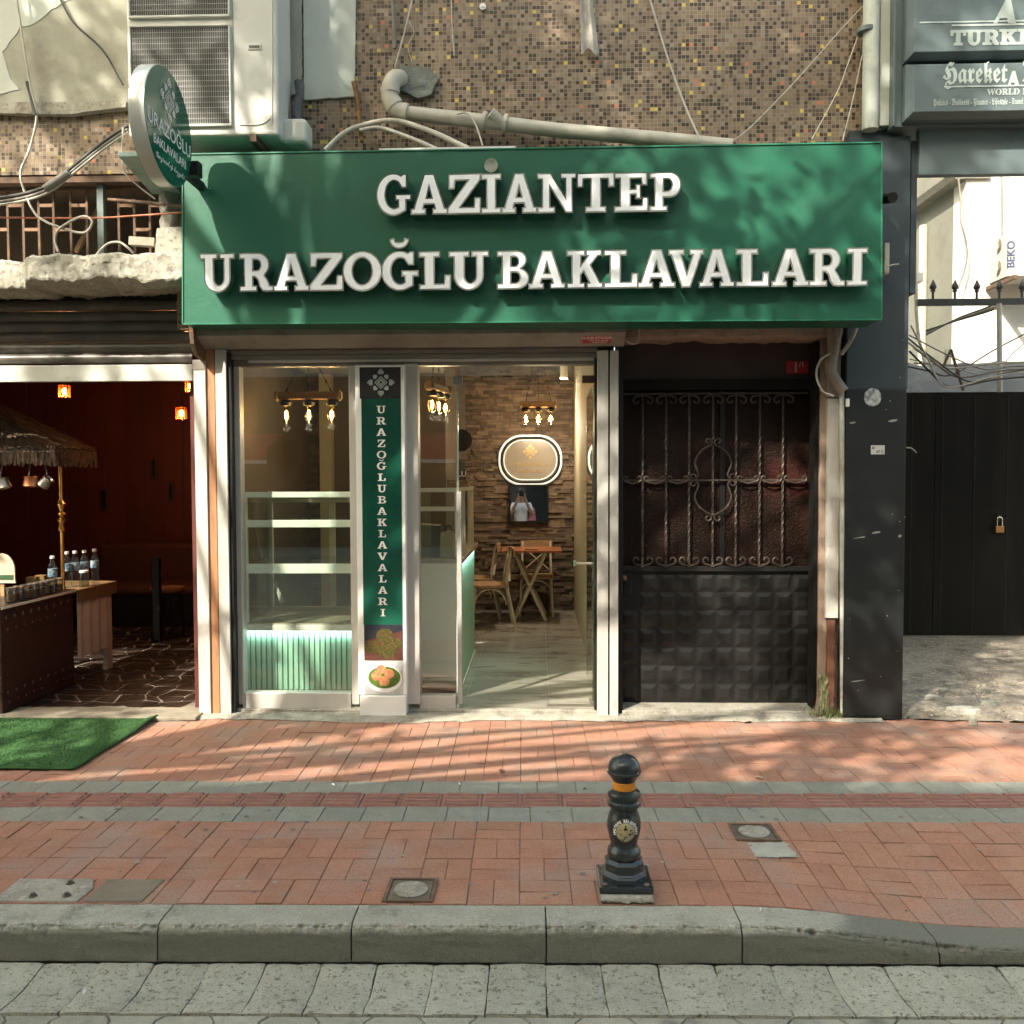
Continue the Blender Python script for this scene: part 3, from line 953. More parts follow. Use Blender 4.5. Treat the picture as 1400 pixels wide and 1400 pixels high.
alley.grid(280, 170, alfn)
build('alley_floor', alley, M('alley concrete', (.25, .215, .165), (.185, .155, .115), rough=.93, scale=3, dirt=(.11, .09, .066), dscale=5, dlo=.48, dhi=.64, speck=((.08, .066, .048), 40, .57, .66, (.36, .32, .26)), bump=.006, bscale=30, grain=.15), kind='structure', smooth_deg=70)
for k, (px, py, s) in enumerate([(1318, 972, .13), (1352, 962, .07), (1275, 955, .06), (1300, 938, .05), (1290, 945, .04), (1330, 985, .03)]):
    d = CAMR.to_3x3() @ Vector(((px - 700) / FPX, -(py - 700) / FPX, -1))
    p = Vector((0, 0, CZ)) + d * ((.03 - CZ) / d.z)
    pts = [(math.cos(a * PI / 4 + .3) * s * (1 + .4 * n3(a * 3.3, k * 5)), math.sin(a * PI / 4 + .3) * s * .6 * (1 + .4 * n3(a * 2.1, k * 9))) for a in range(8)]
    mb = MB().prism(pts, lambda a, b: (p.x + a, p.y + b, .0), lambda a, b: (p.x + a * .9, p.y + b * .9, .052))
    build('concrete_chunk', mb, broken, bevel=.006,
          label=['largest chipped lump of concrete on the cracked alley floor edge', 'grey concrete lump lying right of the largest lump', 'concrete lump beside the foot of the black pillar', 'concrete crumb farthest back towards the gate', 'small concrete crumb left of the middle of the rubble', 'smallest concrete crumb, nearest the red pavers'][k], cat='rubble', group='lumps of concrete in the alley')

# covers let into the lower pavers
def cover(name, label, u, v, w, d, round_r, mat, disc, rim=True):
    c = GP(u, v, H(u, v) + .006)
    t = thing(name, label, 'cover', c)
    f = MB()
    hw, hd = w / 2, d / 2
    for a in ((-hw, hw, -hd, -hd + .014), (-hw, hw, hd - .014, hd), (-hw, -hw + .014, -hd + .014, hd - .014), (hw - .014, hw, -hd + .014, hd - .014)):
        f.box(c.x + a[0], c.x + a[1], c.y + a[2], c.y + a[3], c.z - .02, c.z + .003)
    build('frame', f, rustm, t)
    build('plate', B(c.x - hw + .016, c.x + hw - .016, c.y - hd + .016, c.y + hd - .016, c.z - .02, c.z - .001), mat, t, bevel=.002)
    build('round_lid', MB().lathe([(round_r, 0), (round_r, .003), (round_r * .93, .0045), (round_r * .5, .003), (.001, .004)], (c.x, c.y, c.z), 28), disc, t, smooth_deg=50)
    return t


cover('access_cover', 'square metal access cover with pale round lid beside the kerb', -.52, 3.41, .197, .2, .068, galv, concrete)
cover('access_cover', 'small dark access cover with round lid to the right of the bollard', .985, 3.99, .2, .19, .07, galv, concrete)
mb = MB()
mb.grid(10, 8, lambda a, b: GP(.905 + .19 * a + .02 * (1 - b) + .03 * n3(a * 4, b * 5), 3.735 + .155 * b + .02 * n3(a * 5, 3), .0075 + .003 * n3(a * 9, b * 9) + H(1.1, 3.8)))
build('mortar_patch', mb, M('fresh mortar', (.37, .36, .30), (.31, .30, .25), rough=.9, scale=8, bump=.003), label='ragged pale mortar patch in front of the small access cover', cat='patch', smooth_deg=60)
pl = thing('anchor_plate', 'grey anchor plate with three bolts set among the left pavers', 'plate', GP(-1.96, 3.405, 0))
mb = MB()
mb.prism([(-2.13, 3.31), (-1.80, 3.31), (-1.79, 3.42), (-1.83, 3.50), (-2.13, 3.50)], lambda u, v: GP(u, v, -.02), lambda u, v: GP(u, v, .006))
build('plate', mb, concrete, pl, bevel=.003)
for u, v in ((-1.99, 3.345), (-1.86, 3.35), (-1.9, 3.455)):
    c = GP(u, v, .0062)
    build('bolt', MB().lathe([(.016, 0), (.016, .004), (.009, .004), (.009, .014), (.004, .015)], c, 12), galv, pl, smooth_deg=40)
build('cement_patch', MB().prism([(-1.775, 3.312), (-1.55, 3.312), (-1.535, 3.50), (-1.77, 3.50)], lambda u, v: GP(u, v, -.02), lambda u, v: GP(u, v, .0045)), M('old cement', (.2, .175, .125), (.155, .13, .09), rough=.95, scale=9, bump=.004), bevel=.003,
      label='brown cement square beside the bolted anchor plate', cat='patch')

# ================================================================== MAIN BUILDING
F = 6.0
xL, xR = X(250, F), X(1180, F)
ZS = 2.43                                                # under the sign and shutter box
bld = thing('corner_building', 'mosaic-clad building holding the green-signed baklava shop', 'building', (0, 6.0, 0))
zv0, zv1 = Zc(345, 6.0, 120), Zc(238, 6.0, 120)          # the open void above the left shutter
wl = MB().box(-7.5, xL - .02, F, F + .3, zv1, 6.3)
build('mosaic_wall', wl, mosaic, bld)
build('mosaic_wall', B(xL - .02, xR, F + .001, F + .3, ZS + .24, 6.3), mosaic, bld)
build('side_wall', B(xR, xR + .26, F + .05, 12, ZS + .1, 6.2), plaster, bld)


def jagged_sheet(pix, Y, Yb, jag=.012):
    pts = []
    for i, (a, b) in enumerate(pix):
        p, q = at(a, b, Y), at(*pix[(i + 1) % len(pix)], Y)
        L_ = (q - p).length
        n = max(1, int(L_ / .04))
        for k in range(n):
            r = p.lerp(q, k / n)
            pts.append((r.x + jag * n3(r.x * 23, r.z * 23, 1), r.z + jag * n3(r.x * 23, r.z * 23, 5)))
    return MB().prism(pts, lambda a, b: (a, Y, b), lambda a, b: (a, Yb, b))


build('render_coat', jagged_sheet([(-160, -160), (412, -160), (412, 128), (300, 138), (172, 150), (90, 158), (0, 156), (-160, 158)], F - .022, F - .001), plaster, bld)
build('paint_layer', jagged_sheet([(-160, -160), (172, -160), (172, -20), (92, 0), (70, 14), (45, 34), (28, 36), (18, 50), (4, 72), (10, 95), (14, 108), (25, 122), (-20, 135), (-160, 140)], F - .026, F - .0215), paintskin, bld)
build('render_patch', jagged_sheet([(413, -160), (488, -160), (486, 30), (484, 132), (416, 136)], F - .018, F - .0005, .006), paintskin, bld)
build('cornice_lip', jagged_sheet([(-160, 142), (172, 138), (172, 146), (90, 156), (-160, 152)], F - .05, F - .0225, .006), broken, bld)
# void above the left shop: rough soffit, back wall, edge beam
build('recess_wall', B(-7.5, xL + .3, 6.95, 7.1, 2.75, 4.6), oldpaint, bld)
build('recess_ceiling', B(-7.5, xL - .03, F + .31, 6.94, zv1 + .1, zv1 + .2), oldpaint, bld)
build('edge_beam', B(-7.5, xL - .022, F + .01, F + .3, zv1 - .05, zv1 - .004), rustm, bld)
for px, py in ((80, 268), (20, 262), (160, 262)):
    pass
# broken slab over the left shop
slab = MB()
zs0, zs1 = Zc(384, 5.62, 120), Zc(346, 5.62, 120)


def slabfn(a, b):
    x = -5.6 + (X(262, 5.7) + 5.6) * a
    dip = .05 * n3(x * 2.3, 1) + .02 * n3(x * 8, 3)
    step = smooth(-2.72, -2.66, x)
    left = 1 - smooth(-3.34, -3.30, x)
    prof = [(6.9, zs1 - .02), (6.2, zs1 - .01), (5.75, zs1), (5.635, zs1 - .003), (5.62, zs1 - .02), (5.62, zs0 + .015), (5.626, zs0 + .003), (5.66, zs0), (6.05, zs0 + .0), (6.3, zs0 - .02)]
    q = b * (len(prof) - 1)
    i = min(int(q), len(prof) - 2)
    f = q - i
    y = prof[i][0] * (1 - f) + prof[i + 1][0] * f
    z = prof[i][1] * (1 - f) + prof[i + 1][1] * f
    top = 1 if q < 4.5 else 0
    z += (dip * .6 - .03 * left) * (.8 if top else .25) + .018 * n3(x * 12, y * 12, z * 12) + .012 * n3(x * 33, y * 33, z * 33)
    y += .010 * n3(x * 5, z * 9, 2) + .010 * n3(x * 19, z * 19, 6) + .006 * n3(x * 45, z * 45, 6) + left * .06
    if not top: z += .03 * left * -.5 + .03 * n3(x * 3, y * 6, 8)
    return (x, y, z)


slab.grid(220, 54, slabfn)
build('broken_slab', slab, broken, bld, smooth_deg=14)
build('slab_upstand', jagged_sheet([(214, 312), (256, 309), (258, 378), (212, 366)], 5.66, 5.95, .01), broken, bld)
# lintel over the iron door
lint = MB()


def lfn(a, b):
    x = X(850, 6.0) + (X(1158, 6.0) - X(850, 6.0)) * a
    zl = Zc(463, 6.0, 1000) + .022 * n3(x * 4.2, 5) + .012 * n3(x * 13, 2)
    pts = [(F + .28, zl), (F + .0, zl), (F - .02, zl + .02), (F - .02, zl + .3)]
    q = b * 3
    i = min(int(q), 2)
    f = q - i
    return (x, pts[i][0] * (1 - f) + pts[i + 1][0] * f + .008 * n3(x * 9, q * 3), pts[i][1] * (1 - f) + pts[i + 1][1] * f)


lint.grid(60, 12, lfn)
build('lintel', lint, pinkplaster, bld, smooth_deg=50)

# ------------------------------------------------------------------ shop room
FZ = 0.04
RX0, RX1, RY0, RY1 = -2.32, 0.44, 6.02, 10.62
DX = -0.93                                               # the low-ceilinged left bay ends here
build('floor_bed', B(RX0, RX1, RY0 - .01, RY1, -.1, FZ - .004), concrete, bld)
tile_me = mesh_of('floor_tile', MB().box(-.298, .298, -.298, .298, -.003, 0), floor_t)
for j in range(8):
    for i in range(5):
        x, y = RX0 + .3 + .6 * i, RY0 + .31 + .6 * j
        put('floor_tile', tile_me, (x, min(y, RY1 - .3), FZ + rnd.uniform(-.0003, .0003)), bld)
build('side_wall', B(RX1, RX1 + .09, 6.1, 11, 0, 3.3), olive, bld)
build('side_wall', B(RX0 - .028, RX0, 6.1, 9.0, 0, 3.3), taupe, bld)
build('back_wall', B(DX - .1, RX1 + .1, RY1, RY1 + .1, 0, 3.3), stone_m, bld)
build('partition_wall', B(RX0, DX, 8.9, 9.0, 0, 3.0), taupe, bld)
build('partition_wall', B(DX - .1, DX, 9.0, 10.62, 0, 3.3), taupe, bld)
build('ceiling', B(DX, RX1, 6.06, RY1, 3.16, 3.24), olive, bld)
build('ceiling', B(RX0, DX - .001, 6.06, 9.0, 2.7, 2.8), olive, bld)
build('ceiling_step', B(DX - .02, DX + .0, 6.06, 9.0, 2.69, 3.16), olive, bld)
build('front_beam', B(RX0, RX1, 6.1, 6.2, Zc(503, 6.1) + .06, 3.3), olive, bld)
build('column', B(X(438, 8.8), X(454, 8.8), 8.78, 8.9, FZ, 2.69), olive, bld)
# stacked-stone veneer
ven = MB()
z = FZ
while z < 3.14:
    h = rnd.choice((.024, .03, .036, .045))
    x = DX + rnd.uniform(-.1, 0)
    while x < RX1:
        w = rnd.uniform(.06, .24)
        d = rnd.uniform(.006, .045)
        x0, x1 = max(x, DX) + .0015, min(x + w, RX1) - .0015
        if x1 - x0 > .02:
            ven.box(x0, x1, RY1 - d, RY1 + .01, z + .001, z + h - .001)
        x += w
    z += h
build('stone_veneer', ven, stone_m, bld, kind='stuff')
ven = MB()
z = FZ
while z < 2.68:
    h = rnd.choice((.032, .04, .05))
    x = RX0
    while x < X(437, 8.8):
        w = rnd.uniform(.09, .3)
        x0, x1 = x + .0015, min(x + w, X(437, 8.8)) - .0015
        if x1 - x0 > .02: ven.box(x0, x1, 8.9 - rnd.uniform(.005, .03), 8.905, z + .001, z + h - .001)
        x += w
    z += h
build('stone_veneer', ven, stone_m, bld, kind='stuff')

# ------------------------------------------------------------------ street front of the shop: guides, frames, panes
shop = thing('shop_front', 'aluminium and glass shop front with tall panes and open door bay', 'shop front', (X(560, 6.05), 6.05, 0))
W = 6.05


def vbar(name, px0, px1, py0, py1, y0, y1, mat, parent, bevel=.004, Yp=None):
    Yp = y0 if Yp is None else Yp
    pm_ = (px0 + px1) / 2
    return build(name, B(X(px0, Yp), X(px1, Yp), y0, y1, Zc(py1, Yp, pm_), Zc(py0, Yp, pm_)), mat, parent, bevel=bevel)


zt = Zc(500, W, 560)
zb = Zc(963, W, 560)
vbar('frame_post', 314, 329, 490, 963, W - .03, W + .06, alu, shop)
vbar('frame_post', 478, 488, 497, 963, W - .03, W + .06, alu, shop)
vbar('frame_post', 553, 572, 497, 963, W - .05, W + .06, alu, shop)
vbar('frame_post', 624, 630.5, 672, 963, W - .012, W + .03, M('grey channel', (.36, .35, .32), (.31, .3, .275), rough=.45), shop)
build('glass_strip', B(X(624.5, W), X(627, W), W + .0, W + .012, Zc(672, W), Zc(523, W)), M('glass edge', (.3, .38, .32), rough=.15), shop)
build('bottom_rail', B(X(329, W), X(478, W), W - .028, W + .05, FZ - .02, Zc(946, W, 400)), alu, shop, bevel=.004)
build('bottom_rail', B(X(572, W), X(622, W), W - .028, W + .05, FZ - .02, Zc(950, W, 600)), alu, shop, bevel=.004)
build('head_rail', B(X(317, W), X(818, W), W - .032, W + .06, Zc(500.5, W, 560), Zc(491, W, 560)), alu_brown, shop, bevel=.003)
build('head_bead', B(X(345, W), X(812, W), W - .055, W - .0325, Zc(496, W, 560), Zc(492, W, 560)), alu, shop, bevel=.002)
build('pane', B(X(329, W), X(478, W), W + .008, W + .014, FZ, zt), pane_m, shop)
build('pane', B(X(572, W), X(622, W), W + .008, W + .014, FZ, zt), pane_m, shop)
build('transom_pane', B(X(627.5, W), X(812, W), W + .008, W + .014, Zc(523.5, W), zt), pane_m, shop)
build('patch_fitting', B(X(620, W), X(633, W), W - .004, W + .024, Zc(525, W), Zc(514, W)), tin, shop, bevel=.002)
build('patch_fitting', B(X(796, W), X(814, W), W - .01, W + .03, Zc(524, W), Zc(514, W)), M('bronze patch', (.12, .075, .05), rough=.4, metal=.5), shop, bevel=.002)
build('sill', B(X(316, W), X(818, W), W - .06, W + .05, .012, FZ - .0025), concrete, shop, bevel=.006)
build('jamb', B(X(812, W), X(818, W), W - .06, W + .08, FZ, Zc(492, W)), black_m, shop)
# door swung inwards, nearly square to the front
dr = thing('glass_door', 'frameless glass door swung open into the shop, steel handle', 'door', (X(811, W), W + .04, FZ))
hx, hy = X(811, W), W + .05
fx, fy = hx + .015, hy + .92
mb = MB()
dn = Vector((fy - hy, -(fx - hx), 0)).normalized() * .005
za, zd = FZ + .012, Zc(526, W)
mb.add([(hx - dn.x, hy - dn.y, za), (fx - dn.x, fy - dn.y, za), (fx + dn.x, fy + dn.y, za), (hx + dn.x, hy + dn.y, za), (hx - dn.x, hy - dn.y, zd), (fx - dn.x, fy - dn.y, zd), (fx + dn.x, fy + dn.y, zd), (hx + dn.x, hy + dn.y, zd)],
       [(0, 3, 2, 1), (4, 5, 6, 7), (0, 1, 5, 4), (1, 2, 6, 5), (2, 3, 7, 6), (3, 0, 4, 7)])
build('pane', mb, door_glass, dr)
build('edge_seal', B(fx - .006, fx + .006, fy + .001, fy + .012, za, zd), black_m, dr)
zh = Zc(769, fy, 790)
hd_ = build('handle', MB().tube([(fx + .03, fy - .06, zh), (fx - .1, fy - .06, zh)], .010, 10).tube([(fx - .1, fy - .06, zh - .022), (fx - .1, fy - .06, zh + .022)], .015, 10).tube([(fx - .02, fy - .06, zh), (fx - .02, fy - .06, zh + .001)], .02, 10), chrome, dr, smooth_deg=40)
build('floor_hinge', B(hx - .02, hx + .03, hy - .01, hy + .1, FZ, FZ + .035), tin, dr, bevel=.003)
build('hinge_cover', B(X(747, 6.12), X(811, 6.12), 6.08, 6.14, FZ, FZ + .004), galv, label='flat metal floor-spring cover plate in the shop doorway', cat='cover plate')

# shutter: guides, box, slats
shut = thing('roller_shutter', 'rolled-up roller shutter with taupe box and side guides under the green sign', 'shutter', (X(560, 5.9), 5.9, 0))


def guide(px0, px1, py0, py1, mat):
    y0 = 5.93
    x0, x1 = X(px0, y0), X(px1, y0)
    z0, z1 = .005, Zc(py0, y0, px0)
    mb = B(x0, x1, y0, y0 + .008, z0, z1)
    mb.box(x0, x0 + .006, y0 + .0085, y0 + .09, z0, z1)
    mb.box(x1 - .006, x1, y0 + .0085, y0 + .09, z0, z1)
    return build('guide_rail', mb, mat, shut, bevel=.002)


guide(296.5, 311, 478, 978, alu_old)
guide(817, 831.5, 479, 978, alu_old)
guide(834, 845.5, 479, 972, alu_old)
build('guide_core', B(X(312, 5.95), X(317, 5.95), 5.95, 6.02, .01, Zc(478, 5.95)), black_m, shut)
build('shadow_gap', B(X(831.5, 5.95), X(834, 5.95), 5.95, 6.1, .01, Zc(479, 5.95)), black_m, shut)
bx0, bx1 = X(270, 5.78), X(856, 5.78)
zq0, zq1 = Zc(475, 5.93, 560), Zc(457, 5.8, 560)
box_prof = [(5.80, zq1), (5.80, zq1 + .16), (6.0, zq1 + .16), (6.0, zq0), (5.93, zq0)]
build('shutter_box', MB().prism(box_prof, lambda a, b: (bx0, a, b), lambda a, b: (bx1, a, b)), M('shutter box paint', (.28, .255, .22), (.24, .22, .19), rough=.45, scale=4, dirt=(.18, .16, .135), dscale=4), shut, bevel=.003)
build('end_plate', MB().prism([(5.78, zq1 - .01), (5.78, zq1 + .17), (6.0, zq1 + .17), (6.0, zq0 - .01), (5.92, zq0 - .01)], lambda a, b: (bx0 - .008, a, b), lambda a, b: (bx0 - .0005, a, b)), alu_brown, shut)
for k in range(2):
    za_ = zq0 - .002 - k * .034
    build('slat', B(X(312, 5.98), X(817, 5.98), 5.975 + .003 * k, 5.988 + .003 * k, za_ - .032, za_), alu_brown, shut, bevel=.005)
stk = thing('sticker', 'red maker sticker with white print on the shutter box', 'sticker', at(816, 461, 5.84))
c = at(816, 463, 5.86)
mtx = Matrix.Translation(c) @ FRONT
sl = math.atan2(5.93 - 5.80, zq1 - zq0)
cc = at(816, 466, 5.864)
nrm = Vector((0, -math.cos(sl), -math.sin(sl)))
upv = Vector((0, -math.sin(sl), math.cos(sl)))
mid = Vector((cc.x, (5.80 + 5.93) / 2, (zq0 + zq1) / 2)) + nrm * .0015


def on_slope(dx, dz, e=.0):
    p = mid + Vector((dx, 0, 0)) + upv * dz + nrm * e
    return p


build('sheet', MB().add([on_slope(-.095, -.04), on_slope(.095, -.04), on_slope(.095, .04), on_slope(-.095, .04)], [(0, 1, 2, 3)]), M('sticker red', (.42, .05, .04), (.38, .04, .035), rough=.5), stk)
SLM = Matrix(((1, 0, 0, 0), (0, upv.y, nrm.y, 0), (0, upv.z, nrm.z, 0), (0, 0, 0, 1)))
text('lettering', 'H.E.B STOOR', .034, on_slope(0, .008, .001), print_w, stk, SLM, bold=.0008)
text('lettering', '0537 503 60 06', .02, on_slope(.012, -.016, .001), print_w, stk, SLM)
text('lettering', 'PANJUR KEPENK', .013, on_slope(.02, -.032, .001), print_w, stk, SLM)

# wooden strip and the neighbour's guide
build('wood_strip', B(X(283.5, 5.95), X(296, 5.95), 5.945, 5.99, .012, Zc(470, 5.95, 290)), wood_o, bevel=.003, label='worn orange-brown wooden strip between the two left shutter posts', cat='wood strip')
nsh = thing('neighbour_shutter', 'half-lowered dark roller shutter of the left shop with white bottom bar', 'shutter', (X(130, 6.05), 6.05, 0))
y0 = 5.93
x0, x1 = X(267, y0), X(283, y0)
mb = B(x0, x1, y0, y0 + .008, .005, Zc(493, y0, 270)).box(x0, x0 + .006, y0 + .0085, y0 + .1, .005, Zc(493, y0, 270)).box(x1 - .006, x1, y0 + .0085, y0 + .1, .005, Zc(493, y0, 270))
build('guide_rail', mb, alu_old, nsh, bevel=.002)
build('guide_head', B(X(266, 5.93), X(282, 5.93), 5.926, 6.03, Zc(506, 5.93, 270), Zc(492, 5.93, 270)), alu_brown, nsh, bevel=.003)
pr = [(5.74, Zc(445, 5.74, 262)), (5.76, Zc(470, 5.76, 262)), (5.82, Zc(486, 5.82, 270)), (5.95, Zc(494, 5.95, 278)), (6.0, Zc(445, 5.95, 270))]
build('end_plate', MB().prism(pr, lambda a, b: (X(262, 5.75), a, b), lambda a, b: (X(262, 5.75) + .03, a, b)), rustm, nsh, bevel=.004)
zsl1, zsl0 = Zc(412, 6.1, 120), Zc(497, 6.06, 120)
ns = 6
for k in range(ns):
    za_, zb_ = zsl0 + (zsl1 - zsl0) * k / ns, zsl0 + (zsl1 - zsl0) * (k + 1) / ns - .003
    mb = MB()
    mb.grid(1, 6, lambda a, b: (-6.5 + (X(266, 6.06) + 6.5) * a, 6.065 - .018 * math.sin(PI * b) ** .6, za_ + (zb_ - za_) * b))
    build('slat', mb, M('dark shutter slat', (.075, .068, .058), (.055, .05, .043), rough=.38, scale=6, dirt=(.11, .1, .085), dscale=4), nsh, smooth_deg=70)
build('bottom_bar', B(-6.5, X(265.5, 6.02), 6.02, 6.06, Zc(521.5, 6.02, 120), Zc(499, 6.02, 120)), M('white bottom bar', (.52, .53, .49), (.46, .47, .43), rough=.5, scale=4, dirt=(.36, .36, .31), dscale=6), nsh, bevel=.004)
build('shutter_drum', B(-6.5, X(262, 6.12), 6.1, 6.4, zsl1 - .02, zsl1 + .16), black_m, nsh)

# ------------------------------------------------------------------ iron door
ID = 6.17
door = thing('iron_door', 'black wrought-iron door with scrolled bars over studded panel', 'door', (X(980, ID), ID, .03))
dx0, dx1 = X(851, ID), X(1109, ID)


def dz(py, px=980):
    return Zc(py, ID, px)


fx0, fx1 = X(846.5, ID), X(1122, ID)
build('pier', B(X(845.8, 5.99), X(852, 5.99), 5.985, 6.3, .02, 2.6), black_m, bld)
build('frame_side', B(fx0, dx0, ID - .02, ID + .1, .03, dz(528)), black_f, door, bevel=.003)
build('frame_side', B(dx1, fx1, ID - .02, ID + .1, .03, dz(528)), black_f, door, bevel=.003)
build('frame_strip', B(dx1 + .02, dx1 + .045, ID - .032, ID - .0205, .06, dz(540)), black_m, door, bevel=.003)
build('frame_head', B(fx0, fx1, ID - .022, ID + .1, dz(533), dz(519)), black_f, door, bevel=.003)
build('transom_panel', B(fx0, fx1, ID + .03, ID + .06, dz(519), dz(455)), M('brown transom', (.035, .017, .013), (.05, .026, .019), rough=.6, scale=5), door)
build('frame_reveal', B(X(1120, 6.0) - .022, X(1120, 6.0) - .003, 6.02, ID - .021, .03, 2.55), black_f, door)
build('threshold', B(X(850, 6.02), X(1124, 6.02), 5.975, 6.25, .008, .03 + .012), concrete, door, bevel=.005)
build('backing', B(fx0 - .01, fx1 + .01, ID + .101, ID + .12, .0, 2.6), black_f, door)
build('glass_panel', B(dx0, dx1, ID + .035, ID + .045, dz(776), dz(534)), hammered, door)
build('glazing_bar', B(X(985, ID), X(992, ID), ID + .02, ID + .034, dz(776), dz(534)), black_m, door)
build('sheet_panel', B(dx0, dx1, ID + .02, ID + .05, .045, dz(778)), black_m, door)
build('ledge', B(dx0, dx1, ID - .012, ID + .019, dz(781), dz(774)), black_m, door, bevel=.003)
stud = MB()
sw = 26.2 / FPX * ID
stud.add([(-sw / 2 + .006, 0, -sw / 2 + .006), (sw / 2 - .006, 0, -sw / 2 + .006), (sw / 2 - .006, 0, sw / 2 - .006), (-sw / 2 + .006, 0, sw / 2 - .006), (-.03, -.009, -.03), (.03, -.009, -.03), (.03, -.009, .03), (-.03, -.009, .03)],
         [(0, 1, 5, 4), (1, 2, 6, 5), (2, 3, 7, 6), (3, 0, 4, 7), (4, 5, 6, 7)])
stud_me = mesh_of('stud', stud, black_m)
for j in range(7):
    for i in range(10):
        if i == 0 and j < 2: continue
        put('stud', stud_me, (dx0 + sw * (i + .36) + .0, ID + .0198, dz(797 + 25.2 * j)), door, (rnd.uniform(-.03, .03), 0, rnd.uniform(-.03, .03)))
build('lock_plate', B(X(853, ID), X(864, ID), ID + .0, ID + .0195, dz(812), dz(783)), black_m, door, bevel=.003)
build('lock', MB().lathe([(.02, 0), (.02, .008), (.012, .012), (.012, .02), (.004, .022)], (0, 0, 0), 14), rustm, door, smooth_deg=40)
lk = [o for o in door.children if o.name.startswith('lock') and not o.name.startswith('lock_plate')][-1]
lk.rotation_euler = (PI / 2, 0, 0)
for v_ in lk.data.vertices: v_.co += OFF[door.name]
lk.location = Vector((X(853.5, ID), ID - .001, dz(790))) - OFF[door.name]
bars_px = [878.5, 910.5, 942, 974.4, 1006, 1038.4, 1070]
BY = ID - .004


def twisted(x, za_, zb_, s=.0085):
    mb = MB()
    n = 60
    vs, fs = [], []
    for i in range(n + 1):
        a0 = i * .55
        for k in range(4):
            a = a0 + k * PI / 2
            vs.append((x + s * math.cos(a), BY + s * math.sin(a), za_ + (zb_ - za_) * i / n))
    for i in range(n):
        for k in range(4):
            a, b = i * 4 + k, i * 4 + (k + 1) % 4
            fs.append((a, b, b + 4, a + 4))
    return mb.add(vs, fs)


for px in bars_px:
    build('bar', twisted(X(px, BY), dz(775), dz(537)), barm, door)
for py in (538, 656.5):
    build('rail', B(X(850, BY), X(1104, BY), BY - .007, BY + .007, dz(py) - .006, dz(py) + .006), barm, door, bevel=.002)


def spiral(cx, cz, r0, turn, start, dirn, n=22, y=BY - .012):
    return [(cx + (r0 * (1 - .72 * i / n)) * math.cos(start + dirn * turn * i / n), y, cz + (r0 * (1 - .72 * i / n)) * math.sin(start + dirn * turn * i / n)) for i in range(n + 1)]


def scroll_pair(x, z, up=1, r=.031):
    """Two curls springing from the foot of a bar."""
    out = []
    for s in (-1, 1):
        cx, cz = x + s * .042, z + up * .050
        st = -PI / 2 * up
        pts = [(x + s * .004, BY - .012, z), (x + s * .014, BY - .012, z + up * .012)]
        pts += spiral(cx, cz, r, 1.55 * PI, st, s * up)
        out.append(MB().tube(pts, .007, 6))
    return out


for px in bars_px:
    x = X(px, BY)
    for mb in scroll_pair(x, dz(775), 1): build('scroll', mb, barm, door, smooth_deg=60)
    for mb in scroll_pair(x, dz(538), -1): build('scroll', mb, barm, door, smooth_deg=60)
mids = [X(850, BY)] + [X(p, BY) for p in bars_px] + [X(1104, BY)]
for i in range(len(mids) - 1):
    if i in (3, 4): continue
    a, b = mids[i], mids[i + 1]
    zc = dz(656)
    mb = MB()
    pts = list(reversed(spiral(a + .028, zc + .012, .024, 1.5 * PI, -PI / 2, -1))) + [((a + b) / 2, BY - .012, zc - .026)] + spiral(b - .028, zc + .012, .024, 1.5 * PI, -PI / 2, 1)
    mb.tube(pts, .007, 6)
    build('scroll', mb, barm, door, smooth_deg=60)
x4 = X(974.4, BY)
for up in (1, -1):
    for s in (-1, 1):
        zc = dz(656)
        pts = [(x4 + s * .125, BY - .013, zc + up * .0), (x4 + s * .102, BY - .013, zc + up * .03), (x4 + s * .108, BY - .013, zc + up * .06), (x4 + s * .126, BY - .013, zc + up * .12), (x4 + s * .098, BY - .013, zc + up * .185), (x4 + s * .05, BY - .013, zc + up * .225), (x4 + s * .012, BY - .013, zc + up * .245), (x4 + s * .014, BY - .013, zc + up * .275), (x4 + s * .038, BY - .013, zc + up * .285), (x4 + s * .05, BY - .013, zc + up * .265), (x4 + s * .035, BY - .013, zc + up * .252)]
        build('scroll', MB().tube(curve_pts(pts, 5), .0075, 6), barm, door, smooth_deg=60)
        build('scroll', MB().tube(spiral(x4 + s * .142, zc + up * .022, .024, 1.5 * PI, PI if s > 0 else 0, -s * up), .005, 5), barm, door, smooth_deg=60)
np_ = thing('house_number', 'small red house-number plate reading 1/1 above the iron door', 'number plate', at(1090, 502, ID + .025))
c = at(1090, 502, ID + .026)
build('plate', B(c.x - .075, c.x + .075, c.y - .004, c.y + .003, c.z - .045, c.z + .045), red_sign, np_, bevel=.002)
text('lettering', '1', .1, (c.x - .012, c.y - .0055, c.z - .035), print_g, np_, style='serif')
text('lettering', '/1', .05, (c.x + .03, c.y - .0055, c.z + .002), print_g, np_)
# stripped right jamb
jmb = thing('door_jamb', 'stripped right door jamb with rust streaks and grey metal facing', 'jamb', (X(1135, 6.0), 6.0, 0))
mb = MB()
mb.grid(3, 60, lambda a, b: (X(1120 + 11 * a, 6.0) + .012 * n3(b * 14, a * 3) * (1 - smooth(.1, .3, b)) - .02 * (1 - a) * (1 - smooth(0, .12, b)), 5.99 + .01 * n3(b * 20, a * 4), .02 + 2.5 * b))
build('plaster_edge', mb, pinkplaster, jmb, smooth_deg=50)
build('plaster_core', B(X(1121, 6.0), X(1150, 6.0), 6.012, 6.3, .01, 2.6), pinkplaster, jmb)
vbar('facing', 1131, 1148, 545, 845, 5.95, 5.985, alu_old, jmb, .002)
vbar('facing', 1131, 1148, 440, 543, 5.955, 5.985, M('shaded facing', (.3, .27, .23), rough=.7, dirt=(.17, .14, .11), dscale=6), jmb, .002)
